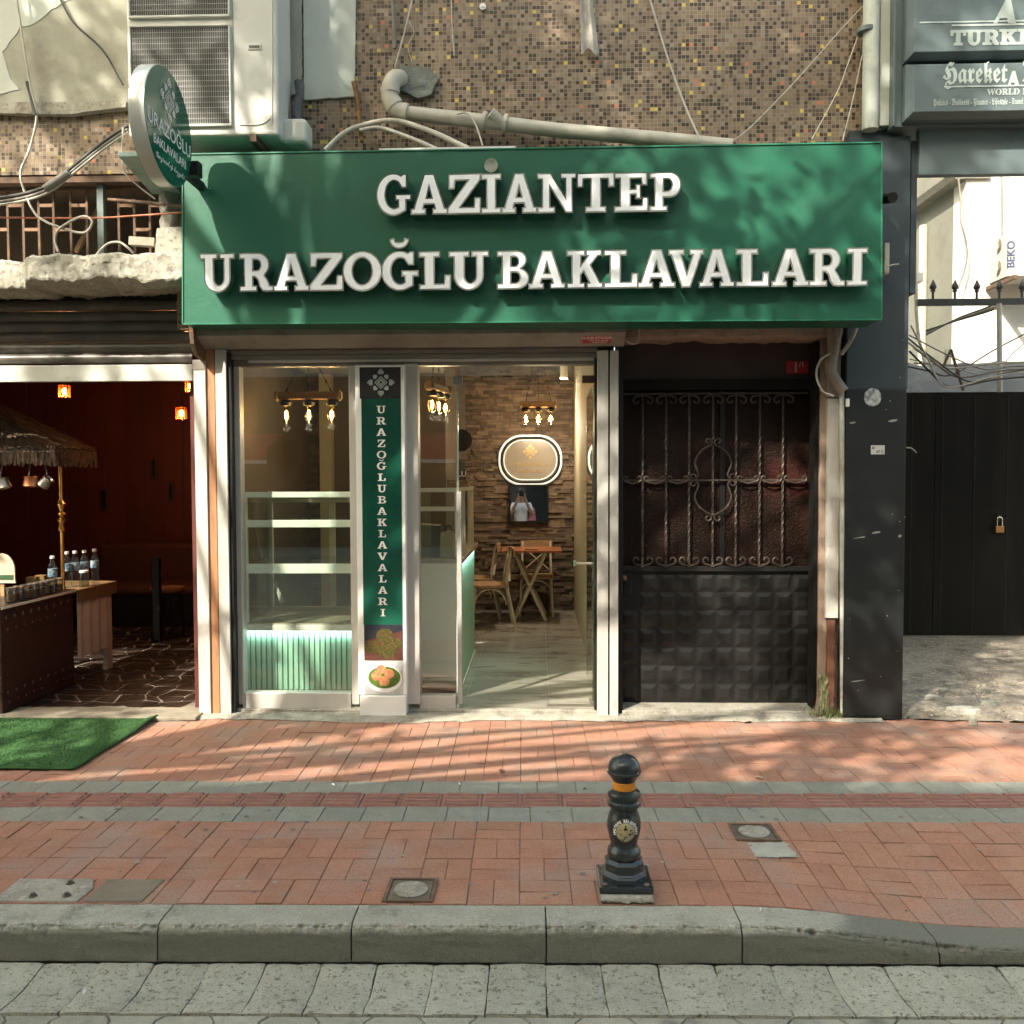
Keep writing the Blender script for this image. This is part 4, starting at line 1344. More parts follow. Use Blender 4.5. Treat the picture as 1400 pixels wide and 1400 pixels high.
build('rusted_angle', B(X(1134, 5.96), X(1144, 5.96), 5.96, 5.985, .02, Zc(848, 5.96, 1138)), M('rust', (.2, .085, .05), (.13, .055, .035), rough=.9, scale=12, dirt=(.3, .24, .2), dscale=7), jmb, bevel=.003)
build('rubble_foot', MB().grid(10, 14, lambda a, b: (X(1120 + 14 * a, 5.98), 5.965 - .03 * (1 - b) + .025 * n3(a * 5, b * 7), .0 + .3 * b)), M('mossy plaster', (.3, .26, .15), (.13, .14, .06), rough=1, scale=25, bump=.01), jmb, smooth_deg=40)

# ================================================================== SIGNS
# green fascia: left end a little farther from the street than the right
SYL, SYR = 5.60, 5.46


def sgn(px, py, e=0.0):
    """Point on the fascia's front sheet, e metres in front of it."""
    d = CAMR.to_3x3() @ Vector(((px - 700) / FPX, -(py - 700) / FPX, -1))
    xa, xb = X(250, SYL, 330), X(1205, SYR, 320)
    k = (SYR - SYL) / (xb - xa)
    s = (SYL + k * (0 - xa)) / (d.y - k * d.x)
    p = Vector((0, 0, CZ)) + d * s
    n = Vector((k, -1, 0)).normalized()
    return p + n * e


c4 = [sgn(250, 443), sgn(1205, 437), sgn(1205, 195), sgn(250, 211)]
fas = thing('fascia_sign', 'wide green shop fascia reading GAZİANTEP URAZOĞLU BAKLAVALARI in chrome letters', 'sign', (c4[0] + c4[1]) / 2)
back = Vector((0, .3, 0))
mb = MB().add(c4 + [p + back for p in c4], [(0, 1, 2, 3), (7, 6, 5, 4), (0, 4, 5, 1), (1, 5, 6, 2), (2, 6, 7, 3), (3, 7, 4, 0)])
build('panel', mb, green, fas, bevel=.004)
tr_ = MB()
for i in range(4):
    a, b = c4[i] + Vector((0, -.003, 0)), c4[(i + 1) % 4] + Vector((0, -.003, 0))
    tr_.bar(a, b, .008, .008)
build('edge_trim', tr_, M('green edge', (.03, .2, .12), rough=.35), fas)
build('top_cap', MB().add([sgn(518, 207), sgn(705, 203), sgn(705, 203) + Vector((0, .2, .012)), sgn(518, 207) + Vector((0, .2, .012)), sgn(518, 203), sgn(705, 199.5), sgn(705, 199.5) + Vector((0, .2, .012)), sgn(518, 203) + Vector((0, .2, .012))],
                          [(0, 1, 2, 3), (4, 7, 6, 5), (0, 4, 5, 1), (1, 5, 6, 2), (2, 6, 7, 3), (3, 7, 4, 0)]), white_p, fas)
ex = (c4[1] - c4[0]).normalized()
ez = Vector((0, 0, 1))
ny = Vector((ex.y, -ex.x, 0)).normalized()


def sgn_front(px, py, e=.092):
    """Foot, on the fascia, of the point seen at (px, py) on the letters' face plane."""
    d = CAMR.to_3x3() @ Vector(((px - 700) / FPX, -(py - 700) / FPX, -1))
    o = Vector((0, 0, CZ))
    q = c4[0] + ny * e
    p = o + d * ((q - o).dot(ny) / d.dot(ny))
    return p - ny * e


def sign_letter(ch, px0, px1, pyt, pyb, extra=None):
    """One channel letter: chrome body 55 mm deep with a white face plate."""
    w, loops = G_[ch]
    a, b, t = sgn_front(px0, pyb), sgn_front(px1, pyb), sgn_front((px0 + px1) / 2, pyt)
    wid = (b - a).length
    hgt = t.z - (a.z + b.z) / 2
    sx, sz = wid / w, hgt
    sets = [loops] + ([extra] if extra else [])
    for s_i, lps in enumerate(sets):
        L2 = [[(p[0] * sx, p[1] * sz) for p in lp] for lp in lps]
        body = outline_mesh(L2, .003, .062)
        Rm = Matrix(((ex.x, 0, ny.x, 0), (ex.y, 0, ny.y, 0), (0, 1, 0, 0), (0, 0, 0, 1)))
        o = place_mesh('letter', body, chrome, fas, Matrix.Translation(a + ny * (.028 + .031)) @ Rm)
        if s_i == 0 or ch == 'G':
            face = outline_mesh(L2, -.006, .004)
            f = place_mesh('letter_face', face, acrylic, fas, Matrix.Translation(a + ny * (.028 + .0635)) @ Rm)
            f.parent = o
            f.matrix_local = Matrix.Translation((0, 0, .0325))
        elif ch == 'I':
            pass


row1 = [('G', 515, 562), ('A', 562, 612), ('Z', 612, 657), ('I', 658, 685), ('A', 686, 734), ('N', 735, 788), ('T', 789, 840), ('E', 840, 886), ('P', 888, 931)]
for ch, a, b in row1:
    k = (a - 515) / 416
    sign_letter(ch, a, b, 239 - 3 * k, 294 - 5.5 * k, DOT if (ch == 'I') else None)
row2 = [('U', 274, 321), ('R', 328, 374), ('A', 374, 423), ('Z', 423, 469), ('O', 469, 522), ('G', 522, 572), ('L', 573, 616), ('U', 614, 668), ('B', 680, 723), ('A', 723, 773), ('K', 775, 824), ('L', 826, 872), ('A', 872, 923), ('V', 914, 962), ('A', 956, 1004), ('L', 1006, 1051), ('A', 1055, 1106), ('R', 1106, 1155), ('I', 1158, 1186)]
for ch, a, b in row2:
    k = (a - 274) / 912
    sign_letter(ch, a, b, 347 - 8 * k, 399 - 8.5 * k, BREVE if (ch == 'G') else None)

# round projecting sign
RSX, RSY, RSZ, RSR = -2.125, 5.10, Zc(174, 5.10, 225), .326
rs = thing('round_sign', 'round two-sided blade sign on black arm left of the green fascia', 'sign', (RSX, RSY, RSZ - RSR))
n = 64
ring = [(RSY + RSR * math.cos(2 * PI * i / n), RSZ + RSR * math.sin(2 * PI * i / n)) for i in range(n)]
build('rim', MB().prism(ring, lambda a, b: (RSX - .088, a, b), lambda a, b: (RSX, a, b)), M('brushed white rim', (.55, .57, .53), (.5, .52, .48), rough=.35, metal=.3, scale=4), rs, smooth_deg=40, bevel=.002)
ring2 = [(RSY + (RSR - .004) * math.cos(2 * PI * i / n), RSZ + (RSR - .004) * math.sin(2 * PI * i / n)) for i in range(n)]
fm = M('green disc face', (.010, .115, .068), (.008, .1, .06), rough=.08, scale=2)
build('face', MB().prism(ring2, lambda a, b: (RSX + .0005, a, b), lambda a, b: (RSX + .003, a, b)), fm, rs)
build('face', MB().prism(ring2, lambda a, b: (RSX - .091, a, b), lambda a, b: (RSX - .0885, a, b)), fm, rs)
tx = RSX + .005
orn = strokes_2d(ornament_lines(.125), .007)
me = mesh_of('ornament', orn, print_w)
place_mesh('ornament', me, print_w, rs, Matrix.Translation((tx, RSY, RSZ + .15)) @ RIGHT)
text('lettering', 'URAZOĞLU', .112, (tx, RSY, RSZ - .075), print_w, rs, RIGHT, bold=.001)
text('lettering', 'BAKLAVALARI', .072, (tx, RSY, RSZ - .165), print_w, rs, RIGHT, bold=.001)
text('lettering', 'Gaziantep lezzeti', .052, (tx, RSY, RSZ - .235), print_w, rs, RIGHT, style='script')
ap = at(268, 226, 5.5)
build('arm', MB().bar((RSX - .06, RSY + RSR - .03, RSZ - .13), (RSX + .02, 5.7, RSZ - .2), .035, .05), black_m, rs)
build('bracket', MB().box(RSX - .03, RSX + .05, RSY + RSR - .02, RSY + RSR + .05, RSZ - .17, RSZ - .08), black_m, rs, bevel=.006)
for k in range(4):
    build('bolt', MB().ball((RSX + .03 + .0 * k, RSY + RSR + .005 - .012 * (k % 2), RSZ - .1 - .045 * (k // 2)), .009, 8, 6), chrome, rs, smooth_deg=60)

# upright banner box between the panes
BY0 = 5.93
bn = thing('banner_box', 'tall narrow banner reading URAZOĞLUBAKLAVALARI downwards over two dish photos', 'banner', (X(520, BY0), BY0, .03))
bx0, bx1 = X(487, BY0), X(554, BY0)
bz0, bz1 = Zc(950, BY0, 520), Zc(499, BY0, 520)
build('case', B(bx0, bx1, BY0, W - .031, bz0, bz1), white_p, bn, bevel=.004)
build('foot', B(X(489, 5.91), X(553, 5.91), 5.905, W - .031, .012, bz0 - .004), white_p, bn, bevel=.004)
gx0, gx1 = X(495, BY0), X(549, BY0)
yz = lambda py: Zc(py, BY0, 520)
build('print', B(gx0, gx1, BY0 - .002, BY0 - .0005, yz(854), yz(545)), ban_green, bn)
build('print', B(gx0 - .01, gx1, BY0 - .002, BY0 - .0005, yz(545), yz(502)), ban_dark, bn)
xc = (gx0 + gx1) / 2
me = mesh_of('ornament', strokes_2d(ornament_lines(.088), .006), print_g)
place_mesh('ornament', me, print_g, bn, Matrix.Translation((xc, BY0 - .004, yz(523))) @ FRONT)
word = 'URAZOGLUBAKLAVALARI'
for i, ch in enumerate(word):
    py = 559.5 + (837 - 559.5) * i / (len(word) - 1)
    w, loops = G_[ch]
    hgt = 10.5 / FPX * BY0
    sx = hgt * 1.3
    sets = loops + ([[(p[0], p[1] + .02) for p in lp] for lp in BREVE] if (ch == 'G') else [])
    me = outline_mesh([[((p[0] - w / 2) * sx, p[1] * hgt) for p in lp] for lp in sets], -.0012, .0012)
    place_mesh('lettering', me, print_w, bn, Matrix.Translation((xc, BY0 - .0032, yz(py + 5.7))) @ FRONT)
# the two dishes printed on it
wd = M('print wood brown', (.12, .05, .035), (.07, .03, .022), rough=.25, scale=25, stretch=(.3, 1, 3))
pist = M('print pistachio', (.075, .07, .022), (.13, .075, .028), rough=.3, scale=45, dirt=(.025, .032, .008), dscale=70, dlo=.45, dhi=.6)
salad = M('print salad', (.1, .17, .03), (.05, .1, .015), rough=.3, scale=60, dirt=(.24, .27, .1), dscale=45, dlo=.55, dhi=.65)
pasty = M('print pastry', (.4, .13, .06), (.5, .27, .13), rough=.3, scale=40)
marb = M('print pale marble', (.5, .5, .5), (.38, .38, .38), rough=.3, scale=12)
build('print', B(gx0 + .004, gx1, BY0 - .002, BY0 - .0005, yz(903), yz(854)), M('print slate', (.02, .022, .028), (.03, .03, .04), rough=.25), bn)


def flat_disc(cx, cz, rx, rz, e, jag=0.0, n=28):
    return MB().add([(cx + rx * (1 + jag * n3(i * 1.9, cx * 50)) * math.cos(2 * PI * i / n), BY0 - e, cz + rz * (1 + jag * n3(i * 2.3, cz * 50)) * math.sin(2 * PI * i / n)) for i in range(n)], [tuple(range(n))])


px2m = BY0 / FPX
build('print', MB().add([(gx0 + .004, BY0 - .0024, yz(903)), (gx1, BY0 - .0024, yz(903)), (gx1, BY0 - .0024, yz(862)), (gx0 + .004, BY0 - .0024, yz(876))], [(0, 1, 2, 3)]), wd, bn)
for k, (a, b, r) in enumerate(((524, 869, 12), (507, 884, 11), (540, 880, 9), (527, 889, 13))):
    build('print', flat_disc(X(a, BY0), yz(b), r * px2m, r * .85 * px2m, .0027 + .0003 * k, .12), pist, bn)
build('print', B(gx0 + .004, gx1, BY0 - .002, BY0 - .0005, yz(949), yz(904)), marb, bn)
build('print', flat_disc(X(523, BY0), yz(928), 25 * px2m, 19 * px2m, .0024), print_w, bn)
build('print', flat_disc(X(523, BY0), yz(926), 22.5 * px2m, 15.5 * px2m, .0027), salad, bn)
for k, (a, b, r) in enumerate(((519, 915, 6.5), (512, 924, 7), (530, 921, 7), (523, 931, 7.5))):
    build('print', flat_disc(X(a, BY0), yz(b), r * px2m, r * .95 * px2m, .003 + .0003 * k, .08), pasty, bn)

# ================================================================== UPPER WALL CLUTTER
AY = 5.62
acu = thing('outdoor_unit', 'tall white twin-fan air-conditioning unit on the wall above the round sign', 'air conditioner', at(278, 190, AY))
ax0, ax1 = X(174, AY, 100), X(380, AY, 100)
az0, az1 = Zc(186, AY, 278), Zc(-190, AY, 278)
build('casing', B(ax0, ax1, AY, 5.93, az0, az1), ac_white, acu, bevel=.02, seg=3)
for (pa, pb) in ((38, 171), (-112, 22)):
    gx0_, gx1_ = X(181, AY, 100), X(314, AY, 100)
    gz0, gz1 = Zc(pb, AY, 250), Zc(pa, AY, 250)
    build('coil_panel', B(gx0_, gx1_, AY - .004, AY - .0005, gz0, gz1), ac_dark, acu)
    mb = MB()
    nv = 44
    for i in range(nv + 1):
        x = gx0_ + (gx1_ - gx0_) * i / nv
        mb.box(x - .001, x + .001, AY - .018, AY - .0155, gz0, gz1)
    for j in range(19):
        z = gz0 + (gz1 - gz0) * j / 18
        mb.box(gx0_, gx1_, AY - .0148, AY - .0125, z - .0012, z + .0012)
    build('grille', mb, M('grille wire', (.36, .36, .33), (.3, .3, .27), rough=.5), acu)
    mb = MB()
    mb.box(gx0_ - .012, gx1_ + .012, AY - .02, AY - .0008, gz0 - .016, gz0 - .001)
    mb.box(gx0_ - .012, gx1_ + .012, AY - .02, AY - .0008, gz1 + .001, gz1 + .012)
    mb.box(gx0_ - .012, gx0_ - .001, AY - .02, AY - .0008, gz0 - .001, gz1 + .001)
    mb.box(gx1_ + .001, gx1_ + .012, AY - .02, AY - .0008, gz0 - .001, gz1 + .001)
    build('grille_frame', mb, ac_white, acu, bevel=.003)
build('panel_seam', B(X(319, AY, 100), X(320, AY, 100), AY - .0012, AY, az0 + .02, az1), M('seam shade', (.3, .29, .26), rough=.6), acu)
pts = [at(372, -100, AY), at(372, 148, AY), at(370, 160, AY), at(362, 168, AY), at(350, 171, AY), at(328, 171, AY)]
build('pressed_line', MB().tube([p + Vector((0, -.002, 0)) for p in curve_pts(pts, 5)], .004, 6), ac_white, acu, smooth_deg=60)
c = at(348, 64, AY)
build('grip_frame', B(c.x - .045, c.x + .045, AY - .006, AY - .0005, c.z - .02, c.z + .02), ac_white, acu, bevel=.004)
build('grip_recess', B(c.x - .034, c.x + .034, AY - .0075, AY - .0062, c.z - .011, c.z + .006), M('recess shade', (.1, .095, .085), rough=.7), acu)
mb = MB()
for px in (200, 355):
    mb.box(X(px, 5.7), X(px, 5.7) + .04, 5.6, 5.99, az0 - .045, az0 - .002)
build('wall_bracket', mb, rustm, acu)
c = at(406, 178, 5.75)
build('valve_cover', MB().box(c.x - .1, c.x + .07, 5.72, 5.9, c.z - .09, c.z + .07), ac_white, acu, bevel=.03, seg=3)
build('insulation', MB().tube(curve_pts([at(408, 112, 5.9), at(410, 130, 5.88), at(405, 150, 5.86), at(408, 170, 5.85)], 6), .03, 8), M('dark insulation', (.07, .075, .08), (.12, .12, .125), rough=.8, scale=30), acu, smooth_deg=60)

# drain pipe with elbow
PY = 5.9
dp = thing('drain_pipe', 'grey plastic drain pipe with elbow crossing the mosaic above the fascia', 'pipe', at(540, 170, PY))
pp = [at(548, 108, 5.985), at(540, 108, 5.93), at(534, 118, PY), at(533, 132, PY), at(540, 147, PY), at(552, 155, PY)]
build('elbow', MB().tube(curve_pts(pp, 6), .058, 14), pvc, dp, smooth_deg=50)
pq = [at(548, 154, PY), at(660, 166, PY), at(760, 178, PY), at(900, 190, PY), at(1000, 200, PY)]
build('pipe_run', MB().tube(pq, .047, 14), pvc, dp, smooth_deg=50)
for a, b in (((533, 120), (533.5, 128)), ((536, 140), (541, 147)), ((550, 154), (557, 155.5)), ((659, 165), (664, 166.5)), ((688, 169), (693, 170))):
    build('collar', MB().tube([at(*a, PY), at(*b, PY)], .064, 14), pvc, dp, smooth_deg=50)
build('branch', MB().tube([at(688, 170, PY - .02), at(676, 158, PY - .05), at(671, 154, PY - .06)], [.034, .034, .036], 12), pvc, dp, smooth_deg=50)
mb = jagged_sheet([(536, 100), (552, 90), (588, 92), (601, 106), (590, 128), (572, 135), (556, 126), (540, 122)], 5.965, 5.999, .02)
build('mortar_patch', mb, M('grey mortar', (.25, .27, .24), (.19, .205, .18), rough=.95, scale=14, bump=.05, bscale=14), label='rough grey mortar patch round the pipe hole in the mosaic', cat='patch')
cable('flexible_conduit', [at(444, 206, 5.8), at(470, 182, 5.85), at(500, 170, 5.88), at(540, 165, 5.86), at(590, 180, 5.82), at(640, 203, 5.78)], .017, pvc, 'pale flexible conduit arching over the left part of the fascia', cat='conduit', sides=8)
cable('flexible_conduit', [at(492, 178, 5.87), at(520, 175, 5.85), at(560, 188, 5.82), at(598, 204, 5.78)], .013, cable_w, 'thinner white conduit drooping below the arched one', cat='conduit', sides=8)
cable('loose_wire', [at(625, 156, 5.84), at(638, 155, 5.83), at(650, 170, 5.82), at(660, 199, 5.78)], .006, cable_w, 'short white wire looped over the drain pipe')
cable('frayed_rope', [at(483, 112, 5.96), at(489, 135, 5.95), at(491, 160, 5.94), at(495, 194, 5.9)], .016, M('orange rope', (.32, .17, .07), (.2, .11, .05), rough=1, scale=40, bump=.01), 'frayed orange-brown strip hanging at the plaster edge', cat='rope')
cable('wall_conduit', [at(535, -30, 5.96), at(538, 20, 5.96), at(540, 66, 5.96)], .013, cable_g, 'short vertical grey conduit ending above the pipe elbow', cat='conduit', sides=8)
cable('loose_wire', [at(568, -20, 5.97), at(553, 45, 5.95), at(540, 92, 5.92)], .006, cable_w, 'pale wire slanting down to the pipe elbow')
cable('loose_wire', [at(560, 30, 5.975), at(566, 45, 5.97), at(558, 62, 5.97), at(563, 85, 5.97)], .004, cable_w, 'thin kinked wire above the mortar patch')
cable('loose_wire', [at(617, -20, 5.98), at(618, 30, 5.98), at(621, 76, 5.98)], .004, cable_w, 'thin straight wire hanging on the mosaic right of the patch')
cable('loose_wire', [at(886, -10, 5.97), at(910, 70, 5.95), at(935, 140, 5.9), at(958, 193, 5.8)], .0065, cable_w, 'white wire running diagonally down the middle of the mosaic')
cable('loose_wire', [at(1192, -5, 5.9), at(1150, 40, 5.93), at(1090, 108, 5.92), at(1030, 170, 5.85), at(1000, 194, 5.78)], .0036, cable_w, 'long wire slanting from the white downpipe to the fascia')
cable('loose_wire', [at(1180, 30, 5.9), at(1160, 85, 5.93), at(1145, 125, 5.93), at(1110, 190, 5.8)], .0036, cable_w, 'second slanting wire nearer the white downpipe')
cable('loose_wire', [at(1196, 0, 5.85), at(1180, 70, 5.88), at(1165, 140, 5.88), at(1152, 192, 5.78)], .0034, cable_w, 'steepest wire beside the white downpipe')
c = at(660, 9, 5.99)
build('wall_bolt', MB().tube([(c.x, 5.999, c.z), (c.x, 5.985, c.z)], .022, 14).tube([(c.x, 5.985, c.z), (c.x, 5.978, c.z)], .009, 10), white_p, label='small white anchor disc on the mosaic near the top edge', cat='anchor', smooth_deg=40)
# hanging cloth / plastic strip
mb = MB()
mb.grid(14, 10, lambda a, b: (X(793 + (5 - 2 * b) * 0 + (15 + 9 * b) * a + 1.5 * b, 5.94) , 5.95 - .018 * math.cos(a * 9.0) - .02 * b, Zc(-25 + (96 + 6 * math.cos(a * 8)) * b, 5.94, 800)))
build('hanging_cloth', mb, M('dingy white cloth', (.46, .43, .38), (.38, .35, .31), rough=.9), label='folded white cloth strip hanging at the top of the mosaic', cat='cloth', smooth_deg=70)
# left tangle
cable('loose_wire', [at(20, -20, 5.9), at(32, 60, 5.9), at(42, 120, 5.9), at(50, 160, 5.88), at(40, 205, 5.85), at(28, 237, 5.8), at(36, 268, 5.76), at(52, 296, 5.74), at(85, 312, 5.72), at(115, 318, 5.72), at(126, 303, 5.72), at(112, 296, 5.72), at(82, 312, 5.71), at(75, 328, 5.71), at(80, 345, 5.7)], .0085, cable_w, 'long white cable dropping from the top left and looping over the slab', n=7)
build('tape_wrap', MB().tube(curve_pts([at(37, 112, 5.9), at(42, 130, 5.9), at(49, 158, 5.88)], 5), .013, 8), cable_k, label='black tape wrapped round the long white cable', cat='tape', smooth_deg=60)
cable('loose_wire', [at(78, -10, 5.95), at(100, 30, 5.94), at(140, 68, 5.93), at(168, 116, 5.9)], .007, cable_k, 'black wire curving down the peeled plaster to the air conditioner')
for k, (off, m_, lb) in enumerate(((0, cable_k, 'thick black cable of the slanting bundle, upper'), (5, cable_g, 'grey cable in the middle of the slanting bundle'), (9, cable_w, 'pale lowest cable of the slanting bundle'))):
    cable('bundle_cable', [at(-40, 276 + off, 5.78), at(30, 266 + off, 5.76), at(70, 252 + off, 5.74), at(100, 228 + off, 5.74), at(140, 196 + off, 5.72), at(175, 172 + off, 5.7)], .014 - .003 * k, m_, lb, sides=8)
build('tape_wrap', MB().tube(curve_pts([at(62, 258, 5.735), at(80, 246, 5.725), at(95, 236, 5.725)], 5), .026, 8), M('grey tape', (.24, .23, .2), rough=.6), label='grey tape bunching the slanting cable bundle', cat='tape', smooth_deg=60)
cable('orange_line', [at(-40, 297, 5.85), at(120, 298, 5.85), at(200, 294, 5.82), at(252, 290, 5.78)], .006, cable_o, 'orange cable stretched across the dark void')
cable('loose_wire', [at(132, 348, 5.72), at(146, 334, 5.7), at(162, 331, 5.7), at(174, 338, 5.7), at(182, 346, 5.72)], .008, cable_w, 'short white cable arch standing on the broken slab')
cable('loose_wire', [at(168, 175, 5.68), at(167, 215, 5.66), at(172, 238, 5.68), at(190, 255, 5.72), at(212, 272, 5.76)], .006, cable_w, 'white wire hanging below the air conditioner left corner')
c0, c1 = at(172, 222, 5.6), at(240, 214, 5.6)
mb = MB().prism([(5.5, c0.z), (5.5, c0.z + .03), (5.98, c0.z + .02), (5.98, c0.z - .08)], lambda a, b: (c0.x, a, b), lambda a, b: (c0.x + .2, a, b))
build('metal_wedge', mb, M('pale green sheet', (.3, .42, .38), (.22, .32, .29), rough=.4), bevel=.003, label='pale green wedge-shaped sheet bracket behind the round sign', cat='bracket')
# ladder-like grille in the void
gr = thing('ladder_grille', 'rusty ladder-like iron grille across the dark void on the left', 'grille', at(120, 345, 6.12))
gy = 6.12
vb = [-22, -2, 20, 41, 62, 82, 105, 127, 170, 191, 212, 232]
for px in vb:
    build('bar', B(X(px, gy) - .008, X(px, gy) + .008, gy - .008, gy + .008, zs1 - .03, zv1 - .052), rustm, gr)
for i, px in enumerate(vb[:-1]):
    if vb[i + 1] - px > 30: continue
    py = 281 if i % 2 == 0 else 314
    build('rung', B(X(px, gy) + .0082, X(vb[i + 1], gy) - .0082, gy - .008, gy + .008, Zc(py, gy, px) - .012, Zc(py, gy, px) + .01), M('rung rust', (.26, .15, .09), rough=.8), gr)
build('top_rail', B(X(-40, gy), X(236, gy), gy - .022, gy - .009, zv1 - .075, zv1 - .055), rustm, gr)
build('stanchion', B(X(140, 6.05), X(149, 6.05), 6.05, 6.09, zs1 - .04, zv1 - .053), steelgrey, bevel=.003, label='grey-green steel stanchion standing in the middle of the void', cat='post')
build('timber_prop', MB().bar(at(104, 345, 6.4), at(138, 280, 6.4), .03), wood, label='thin wooden prop leaning diagonally behind the grille', cat='prop')
build('tilted_pole', MB().tube([at(148, 273, 6.05), at(200, 277, 6.0), at(252, 283, 5.9)], .013, 8), rustm, label='rusty pole lying almost level right of the stanchion', cat='pole', smooth_deg=60)
build('plank_offcut', MB().bar(at(178, 330, 5.75), at(213, 332, 5.75), .05, .055), M('grey plank', (.36, .33, .26), (.28, .25, .2), rough=.9, scale=20), label='grey wooden offcut lying on the broken slab', cat='plank', bevel=.003)
build('plaster_bag', MB().grid(8, 14, lambda a, b: (X(222 + 26 * a, 5.95) + .02 * n3(a * 3, b * 4), 5.98 - .05 * math.sin(PI * a) + .02 * n3(a * 4, b * 5, 3), Zc(312 - 55 * b, 5.95, 240))), M('sacking', (.3, .28, .24), (.22, .2, .17), rough=.95, scale=12), label='grey sacking hanging between slab and fascia', cat='sack', smooth_deg=60)

# ================================================================== RIGHT-HAND PORTAL
PYF = 5.9
pil = thing('black_pillar', 'black panelled pillar between the iron door and the alley gate', 'pillar', (X(1198, PYF), PYF, .01))
px0, px1 = X(1155.5, PYF), X(1238, PYF)
zmid = Zc(532, PYF, 1198)
build('lower_panel', B(px0, px1, PYF, 6.35, .03, zmid - .002), black_panel, pil, bevel=.004)
build('base_strip', B(px0, px1 - .003, PYF - .004, 6.3, .012, .032), black_m, pil)
build('upper_panel', B(px0 + .004, X(1240, PYF), PYF + .006, 6.35, zmid, Zc(186, PYF, 1198)), slate_d, pil, bevel=.004)
build('cap_panel', B(X(1160, PYF), X(1216, PYF), PYF + .05, 6.3, Zc(186, PYF, 1198) + .002, Zc(174, PYF, 1198)), slate_d, pil)
for px, py in ((1234, 465), (1231, 516), (1217, 548), (1211, 560), (1229, 807), (1213, 842), (1227, 890), (1160, 900), (1220, 703), (1237, 707), (1230, 713), (1204, 925), (1173, 944), (1162, 846)):
    c = at(px, py, PYF - .001)
    build('screw', MB().tube([(c.x, PYF + (.0055 if py < 530 else 0), c.z), (c.x, PYF - .003, c.z)], rnd.uniform(.002, .0045), 8), M('screw grey', (.35, .35, .33), rough=.5), pil)
# torn round sticker, little white notice, smears
n = 40
ts = [(.056 * (1 + .05 * n3(i * 2.7)) * math.cos(2 * PI * i / n), .06 * (1 + .05 * n3(i * 3.1, 4)) * math.sin(2 * PI * i / n)) for i in range(n)]
c = at(1193, 543, PYF)
build('torn_sticker', MB().prism(ts, lambda a, b: (c.x + a, PYF - .002, c.z + b), lambda a, b: (c.x + a, PYF - .0005, c.z + b)), M('torn paper', (.5, .53, .52), (.1, .12, .13), rough=.7, scale=28, dirt=(.6, .58, .5), dscale=18, detail=8), label='torn round pale sticker on the black pillar', cat='sticker')
nt = thing('notice_label', 'small white rectangular notice on the black pillar', 'notice', at(1200, 615, PYF))
c = at(1200, 615, PYF)
build('sheet', B(c.x - .045, c.x + .045, PYF - .002, PYF - .0005, c.z - .03, c.z + .03), M('notice white', (.55, .56, .54), rough=.5), nt)
text('lettering', '67 5', .026, (c.x + .012, PYF - .0035, c.z - .02), print_k, nt)
text('lettering', 'o', .03, (c.x - .03, PYF - .0035, c.z + .006), print_k, nt, bold=.001)
for k, (px, py, w, h) in enumerate(((1221, 575, .03, .008), (1198, 728, .028, .006), (1166, 578, .02, .007), (1230, 733, .012, .01), (1175, 735, .04, .003), (1172, 931, .05, .003))):
    c = at(px, py, PYF)
    ps = [(w * (1 + .5 * n3(i * 2.1, k)) * math.cos(2 * PI * i / 14), h * (1 + .6 * n3(i * 3.3, k + 9)) * math.sin(2 * PI * i / 14) + .15 * w * math.cos(2 * PI * i / 14)) for i in range(14)]
    build('paint_smear', MB().prism(ps, lambda a, b: (c.x + a, PYF - .0014, c.z + b), lambda a, b: (c.x + a, PYF - .0005, c.z + b)), M('smear', (.3, .3, .28), rough=.7), pil)

por = thing('portal', 'slate-blue portal frame carrying sign boxes over the alley entrance', 'portal', (X(1320, 5.85), 5.85, 2.9))
build('fascia_back', B(X(1213, 5.85), X(1213, 5.85) + 3.2, 5.84, 6.3, Zc(174, 5.85, 1250), 6.6), slate, por, bevel=.004)
build('beam', B(X(1251, 5.9), X(1251, 5.9) + 3.0, 5.9, 5.96, Zc(238.5, 5.9, 1320), Zc(176, 5.9, 1320)), slate, por, bevel=.004)
build('reveal', B(X(1243, 5.9), X(1251, 5.9), 5.93, 6.4, Zc(400, 5.9, 1246), Zc(190, 5.9, 1246)), slate_d, por)
build('flange', B(X(1211.5, 5.84), X(1214, 5.84), 5.80, 5.84, Zc(176, 5.85, 1213), 6.6), slate, por)
BXF = 5.72


def sign_box(nm, lbl, pyt, pyb):
    t = thing(nm, lbl, 'sign', at(1320, pyb, BXF))
    x0, x1 = X(1236, BXF), X(1236, BXF) + 2.6
    z0, z1 = Zc(pyb, BXF, 1320), Zc(pyt, BXF, 1320)
    i = .028
    mb = MB().add([(x0, BXF + .06, z0), (x1, BXF + .06, z0), (x1, BXF + .06, z1), (x0, BXF + .06, z1), (x0 + i, BXF, z0 + i), (x1 - i, BXF, z0 + i), (x1 - i, BXF, z1 - i), (x0 + i, BXF, z1 - i), (x0, 5.838, z0), (x1, 5.838, z0), (x1, 5.838, z1), (x0, 5.838, z1)],
                  [(4, 5, 6, 7), (0, 1, 5, 4), (1, 2, 6, 5), (2, 3, 7, 6), (3, 0, 4, 7), (0, 8, 9, 1), (1, 9, 10, 2), (2, 10, 11, 3), (3, 11, 8, 0), (8, 11, 10, 9)])
    build('box', mb, slate, t, bevel=.003)
    return t, x0 + i


